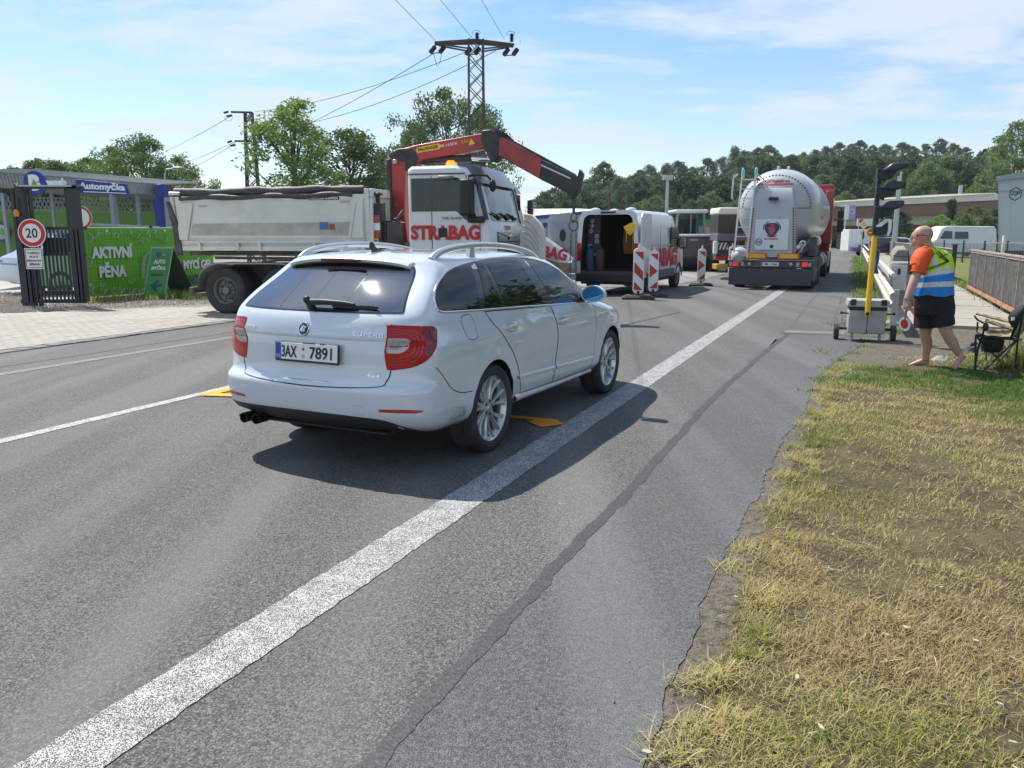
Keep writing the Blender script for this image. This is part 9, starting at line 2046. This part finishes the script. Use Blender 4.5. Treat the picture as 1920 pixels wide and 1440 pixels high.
 for P in([(1727,467),(1742,462.5),(1752,465),(1762,474),(1771,483),(1779,490)], [(1731,470),(1741,466),(1750,469),(1760,477),(1769,485),(1778,491)], [(1739,506),(1752,502),(1765,497),(1779,490)], [(1737,504),(1752,499),(1766,494),(1778,489)]):
  q = bez(P,4); mm = MB(); mm.tube([tuple(onv(*p))for p in q],.012,6, flat=.35); wbuild(mm, 'harness_strap', black_pl, root, smooth=True)
 p_ = onv(1769,480,.008); text('back_print', 'REGULACE', pm('print_dark',(.05,.09,.02),.6), vest, tuple(p_+Vector((0,-.02,.01))),(1,0,.45),(-.45,0,1), width=.13, height=.026, bold=.01, world=True)
 org = pm('orange_shirt',(.72,.085,.008),.75, var=.08, scale=9, bump=.6, bscale=18)
 def cloth(name, P, r, mat, n=22, fl=1.):q = bez([(*p, rr)for p, rr in zip([tuple(a)for a in P], r)],5); mm = MB(); mm.tube([c[:3]for c in q], [c[3]*(1+.02*math.sin(i*1.7))for i, c in enumerate(q)], n, flat=fl); return wbuild(mm, name, mat, root, smooth=True, ang=60)
 cloth('shirt_sleeve', [A(1739,474,9.90), A(1729,481,9.84), A(1724,495,9.80), A(1720,512,9.78)], [.085,.108,.105,.098], org); cloth('shirt_sleeve', [A(1758,478,10.12), A(1764,486,10.18), A(1764,500,10.26)], [.075,.080,.078], org)
 cloth('vest_shoulder', [A(1750,469,9.95), A(1740,472,9.90), A(1733,475,9.86)], [.085,.088,.08], neon, fl=.6)
 shorts = pm('black_shorts',(.012,.012,.018),.85, var=.2, bump=.6, bscale=16); mm = MB(); S_ = []
 for px, py, Y, a, b in((1750,546,9.98,.225,.19),(1751,560,9.98,.235,.195),(1752,575,9.98,.245,.19),(1752,590,9.98,.24,.17)):c = A(px, py, Y); S_.append([c+Vector((a*math.cos(t), b*math.sin(t),0))for t in np.linspace(0,6.283,40, endpoint=False)])
 mm.loft(S_)
 for P, r in(([A(1741,570,10.06), A(1735,592,10.08), A(1732.5,615,10.08)], [.125,.125,.118]),([A(1760,570,9.92), A(1768,592,9.90), A(1772,612,9.88)], [.13,.125,.116])):q = bez([(*p, rr)for p, rr in zip([tuple(a)for a in P], r)],5); mm.tube([c[:3]for c in q], [c[3]for c in q],26)
 so_ = wbuild(mm, 'shorts', shorts, root, smooth=True, ang=60); rm = so_.modifiers.new('r', 'REMESH'); rm.mode = 'VOXEL'; rm.voxel_size = .012; rm.use_smooth_shade = True; s3 = so_.modifiers.new('s', 'SMOOTH'); s3.iterations = 4; me = evaluated(so_); so_.modifiers.clear(); so_.data = me; me.polygons.foreach_set('use_smooth', [True]*len(me.polygons))
 mm = MB(); mm.tube([tuple(A(1716.5,562,9.93)), tuple(A(1715.5,585,9.94)), tuple(A(1714.5,611,9.95))],.012,6); wbuild(mm, 'red_piping', pm('dark_red_cloth',(.20,.02,.02),.8), root)
 mm = MB(); mm.lathe([(.034,-.012),(.038,0),(.034,.012)], lambda a, b, h:tuple(A(1700.5,561,9.70)+Vector((a, b, h*1.0-.3*a))),16); mm.box(tuple(A(1697.5,561,9.67)),(.035,.02,.035)); wbuild(mm, 'wrist_watch', pm('watch_grey',(.35,.36,.37),.4,.5), root, smooth=True)
 g = hc+Vector((-.108,.02,-.004)); mm = MB()
 for dy in(-.052,.045):mm.loft([[g+Vector((0+abs(dy)*.3, dy-.026,-.016)), g+Vector((abs(dy)*.3, dy+.026,-.016)), g+Vector((abs(dy)*.3, dy+.026,.014)), g+Vector((abs(dy)*.3, dy-.026,.014))], [g+Vector((.012+abs(dy)*.3, dy-.026,-.016)), g+Vector((.012+abs(dy)*.3, dy+.026,-.016)), g+Vector((.012+abs(dy)*.3, dy+.026,.014)), g+Vector((.012+abs(dy)*.3, dy-.026,.014))]])
 mm.tube([tuple(g+Vector((.02,-.078,.008))), tuple(hc+Vector((-.03,-.094,.0))), tuple(hc+Vector((.012,-.098,-.006)))],.006,6); wbuild(mm, 'sunglasses', pm('sunglasses_brown',(.05,.008,.006),.15, coat=.8), root)
 # things he carries
 c = A(1696,607.5,9.70); pd = thing('signal_paddle', 'small red and white round paddle held in the hand of the walking man', 'paddle',(c.x, c.y, c.z)); a = A(1699,583,9.70)-c; h = a*1.0
 mm = MB(); mm.tube([h*.33, h*.95, h*1.25], [.012,.014,.012],10); mm.build('handle', pm('paddle_handle',(.22,.10,.06),.6), pd, smooth=True); X = Vector((.78,-.55,.25)).normalized(); Yv = (h.normalized()-X*X.dot(h.normalized())).normalized(); Z = X.cross(Yv)
 for r0, r1, t, mt, nm in((0.001,.088,.006, white_pl, 'white_disc'),(0.001,.058,.009, strabag_red, 'red_centre')):mm = MB(); mm.lathe([(r0,-t),(r1,-t),(r1, t),(r0, t)], lambda a_, b_, q:tuple(X*a_*.72+Yv*b_+Z*q),28); mm.build(nm, mt, pd, smooth=True, ang=30)
 c = A(1707,505,9.80); wt = thing('walkie_talkie', 'black walkie talkie with thin aerial at the front of the walking man', 'radio',(c.x, c.y, c.z)); mm = MB(); mm.loft([[(-.016,-.03,-.06),(.02,-.03,-.06),(.02,.03,-.06),(-.016,.03,-.06)], [(-.028,-.03,.06),(.008,-.03,.06),(.008,.03,.06),(-.028,.03,.06)]]); b = mm.build('radio_body', black_pl, wt, bevel=.006); mm = MB(); mm.tube([(-.02,0,.05),(-.034,0,.13),(-.046,0,.225)], [.010,.007,.005],8); mm.build('aerial', black_pl, wt)
build_person()
def build_chair():
 root = thing('camp_chair', 'folding camp chair with camouflage seat and black tube frame at the right edge', 'chair', G(1870,684)); fr = pm('chair_tube',(.015,.016,.016),.4, var=.1)
 def camo():
  m, nt, N, L, P = nmat('camouflage_cloth'); mth, noise, rg, mix = node_helpers(N, L); tc = N.new('ShaderNodeTexCoord'); n1 = noise(tc.outputs['Object'],9,2,.5,.6); mp = N.new('ShaderNodeMapping'); mp.inputs['Location'].default_value = (5,3,1); L.new(tc.outputs['Object'], mp.inputs[0]); n2 = noise(mp.outputs[0],11,2,.5,.8)
  c = mix(rg(n1,.50,.52),(.34,.27,.17),(.13,.15,.06)); c = mix(rg(n2,.56,.58), c,(.16,.075,.04)); L.new(c, P.inputs['Base Color']); P.inputs['Roughness'].default_value = .9; return m
 cm = camo(); A = lambda px, py, Y:AT(px, py, Y); N_, F_ = 9.72,10.25
 def tube(P, r=.012, nm='frame_tube'):m = MB(); m.tube([tuple(p)for p in P], r,8); wbuild(m, nm, fr, root, smooth=True)
 g = lambda px, Y:Vector((AT(px,690, Y).x, Y,.012))
 for P in([A(1829.5,630, N_), g(1829, N_)], [A(1902,641, N_), g(1843, N_-.06)], [A(1849,606, N_), A(1833,656, N_+.1), g(1828, F_-.2)], [A(1921,575, N_+.05), A(1908,640, N_+.05), g(1904, N_+.1)], [A(1846,618, F_), g(1848, F_)], [A(1905,640, F_), g(1868, F_)], [A(1827,592, F_), A(1833,600, F_), A(1847,607, F_)], [A(1940,575, F_), A(1925,650, F_), g(1918, F_)], [A(1829.5,630, N_), A(1905,637, N_)], [A(1833,604, F_), A(1832,628, F_)], [A(1829.5,630, N_), g(1880, F_)], [A(1905,640, N_), A(1915,636, F_)]):tube(P)
 def quad(name, pts, mat, th=.012, seg=10, sag=0.):
  a, b, c, d = pts; m = MB(); V = []
  for i in range(seg+1):
   for j in range(seg+1):u, v = i/seg, j/seg; p = a.lerp(b, u).lerp(d.lerp(c, u), v); p = p+Vector((0,0,-sag*16*u*(1-u)*v*(1-v)+.004*math.sin(u*17+v*9))); V.append(p)
  nn = (b-a).cross(d-a).normalized()*th; k = len(V); q = seg+1; m.add(V+[p+nn for p in V], [(i*q+j, i*q+j+1,(i+1)*q+j+1,(i+1)*q+j)for i in range(seg)for j in range(seg)]+[(k+i*q+j, k+(i+1)*q+j, k+(i+1)*q+j+1, k+i*q+j+1)for i in range(seg)for j in range(seg)]+[(j, j+1, k+j+1, k+j)for j in range(seg)]+[(seg*q+j, seg*q+j+1, k+seg*q+j+1, k+seg*q+j)for j in range(seg)]); return wbuild(m, name, mat, root, smooth=True, ang=60)
 quad('seat',(A(1828,630, N_), A(1905,636, N_), A(1915,622, F_), A(1835,618, F_)), cm,.02, sag=.05); quad('backrest',(A(1898,633, N_+.02), A(1921,572, N_+.06), A(1950,572, F_), A(1915,628, F_)), cm,.025, sag=-.02)
 quad('armrest',(A(1846,604, N_-.03), A(1897,620, N_-.03), A(1898,614, N_+.06), A(1848,599, N_+.06)), cm,.012,6); quad('armrest',(A(1829,590, F_-.04), A(1900,608, F_-.04), A(1900,603, F_+.05), A(1830,587, F_+.05)), cm,.012,6)
 m = MB(); c = A(1861,640,9.95); m.lathe([(.13,.04),(.135,0),(.12,-.10),(.10,-.13),(.001,-.13)], lambda a, b, h:(c.x+a, c.y+b*.9, c.z+h),18); wbuild(m, 'cup_pouch', black_pl, root, smooth=True)
 m = MB(); m.sphere(tuple(A(1848,613, N_-.02)),.035,10,8,(1.1,.7,1.5)); m.sphere(tuple(A(1905,638, N_)),.03,10,8); wbuild(m, 'joint_knob', black_pl, root, smooth=True)['kind'] = 'stuff'
 t = thing('black_cap', 'black cap with white badge hung on the back of the camp chair', 'cap', A(1906,592,9.66)); m = MB(); S_ = []
 for px, py, a, b in((1915,575,.03,.05),(1909,583,.07,.08),(1904,594,.075,.09),(1902,603,.05,.08),(1902,614,.012,.05)):q = A(px, py,9.68); S_.append([q+Vector((a*math.cos(w), b*math.sin(w),.25*a*math.cos(w)))for w in np.linspace(0,6.283,16, endpoint=False)])
 m.loft(S_); wbuild(m, 'cap_cloth', pm('cap_black',(.010,.011,.013),.8, var=.2), t, smooth=True, ang=60); m = MB(); m.box(tuple(A(1899.5,598,9.60)),(.035,.012,.04)); wbuild(m, 'white_badge', white_pl, t)
build_chair()
def lump(name, label, cat, px, py, sx, sy, h, mat, seed, part='cloth'):
 p = G(px, py); t = thing(name, label, cat,(p.x, p.y,0)); r = random.Random(seed); m = MB(); n, k = 24,8; V = []
 for i in range(k+1):
  u = i/k
  for j in range(n):a = 6.283*j/n; q = u*(1+.16*math.sin(a*3+seed)+.10*math.sin(a*5+seed*2)); V.append((sx*q*math.cos(a), sy*q*math.sin(a),.02+h*max(0,1-u**1.7)*(1+.25*math.sin(a*4+u*6+seed)+.12*math.sin(a*9+u*11))))
 m.add(V, [(i*n+j,(i+1)*n+j,(i+1)*n+(j+1)%n, i*n+(j+1)%n)for i in range(k)for j in range(n)]); m.build(part, mat, t, smooth=True, recalc=False, ang=70); return t
t = lump('bag', 'black bag lying open in the grass beside the camp chair', 'bag',1824,664,.17,.13,.12, pm('bag_black',(.012,.014,.022),.7, var=.2, bump=.5, bscale=30),3, 'bag_body')
m = MB(); m.tube([(-.10,-.10,.10),(0,-.14,.15),(.10,-.12,.09)],.008,6); m.tube([(.02,-.12,.13),(.06,-.02,.15),(.12,.08,.08)],.008,6); m.build('zip_edge', pm('zip_grey',(.25,.26,.28),.5), t)['kind'] = 'stuff'
lump('towel', 'crumpled pale grey cloth on the grass between the man\'s feet', 'cloth',1768,678,.16,.10,.06, pm('cloth_pale',(.26,.27,.25),.85, var=.15, scale=22, bump=.8, bscale=40),8)
lump('towel', 'folded olive grey cloth under the camp chair beside the black bag', 'cloth',1845,668,.14,.10,.10, pm('cloth_olive',(.20,.24,.20),.85, var=.25, scale=14, bump=.8, bscale=30),5)
lump('rucksack', 'dark rucksack in the shade under the camp chair', 'bag',1873,670,.22,.14,.13, pm('bag_dark',(.02,.024,.026),.8, var=.3, bump=.5, bscale=30),6, 'bag_body')
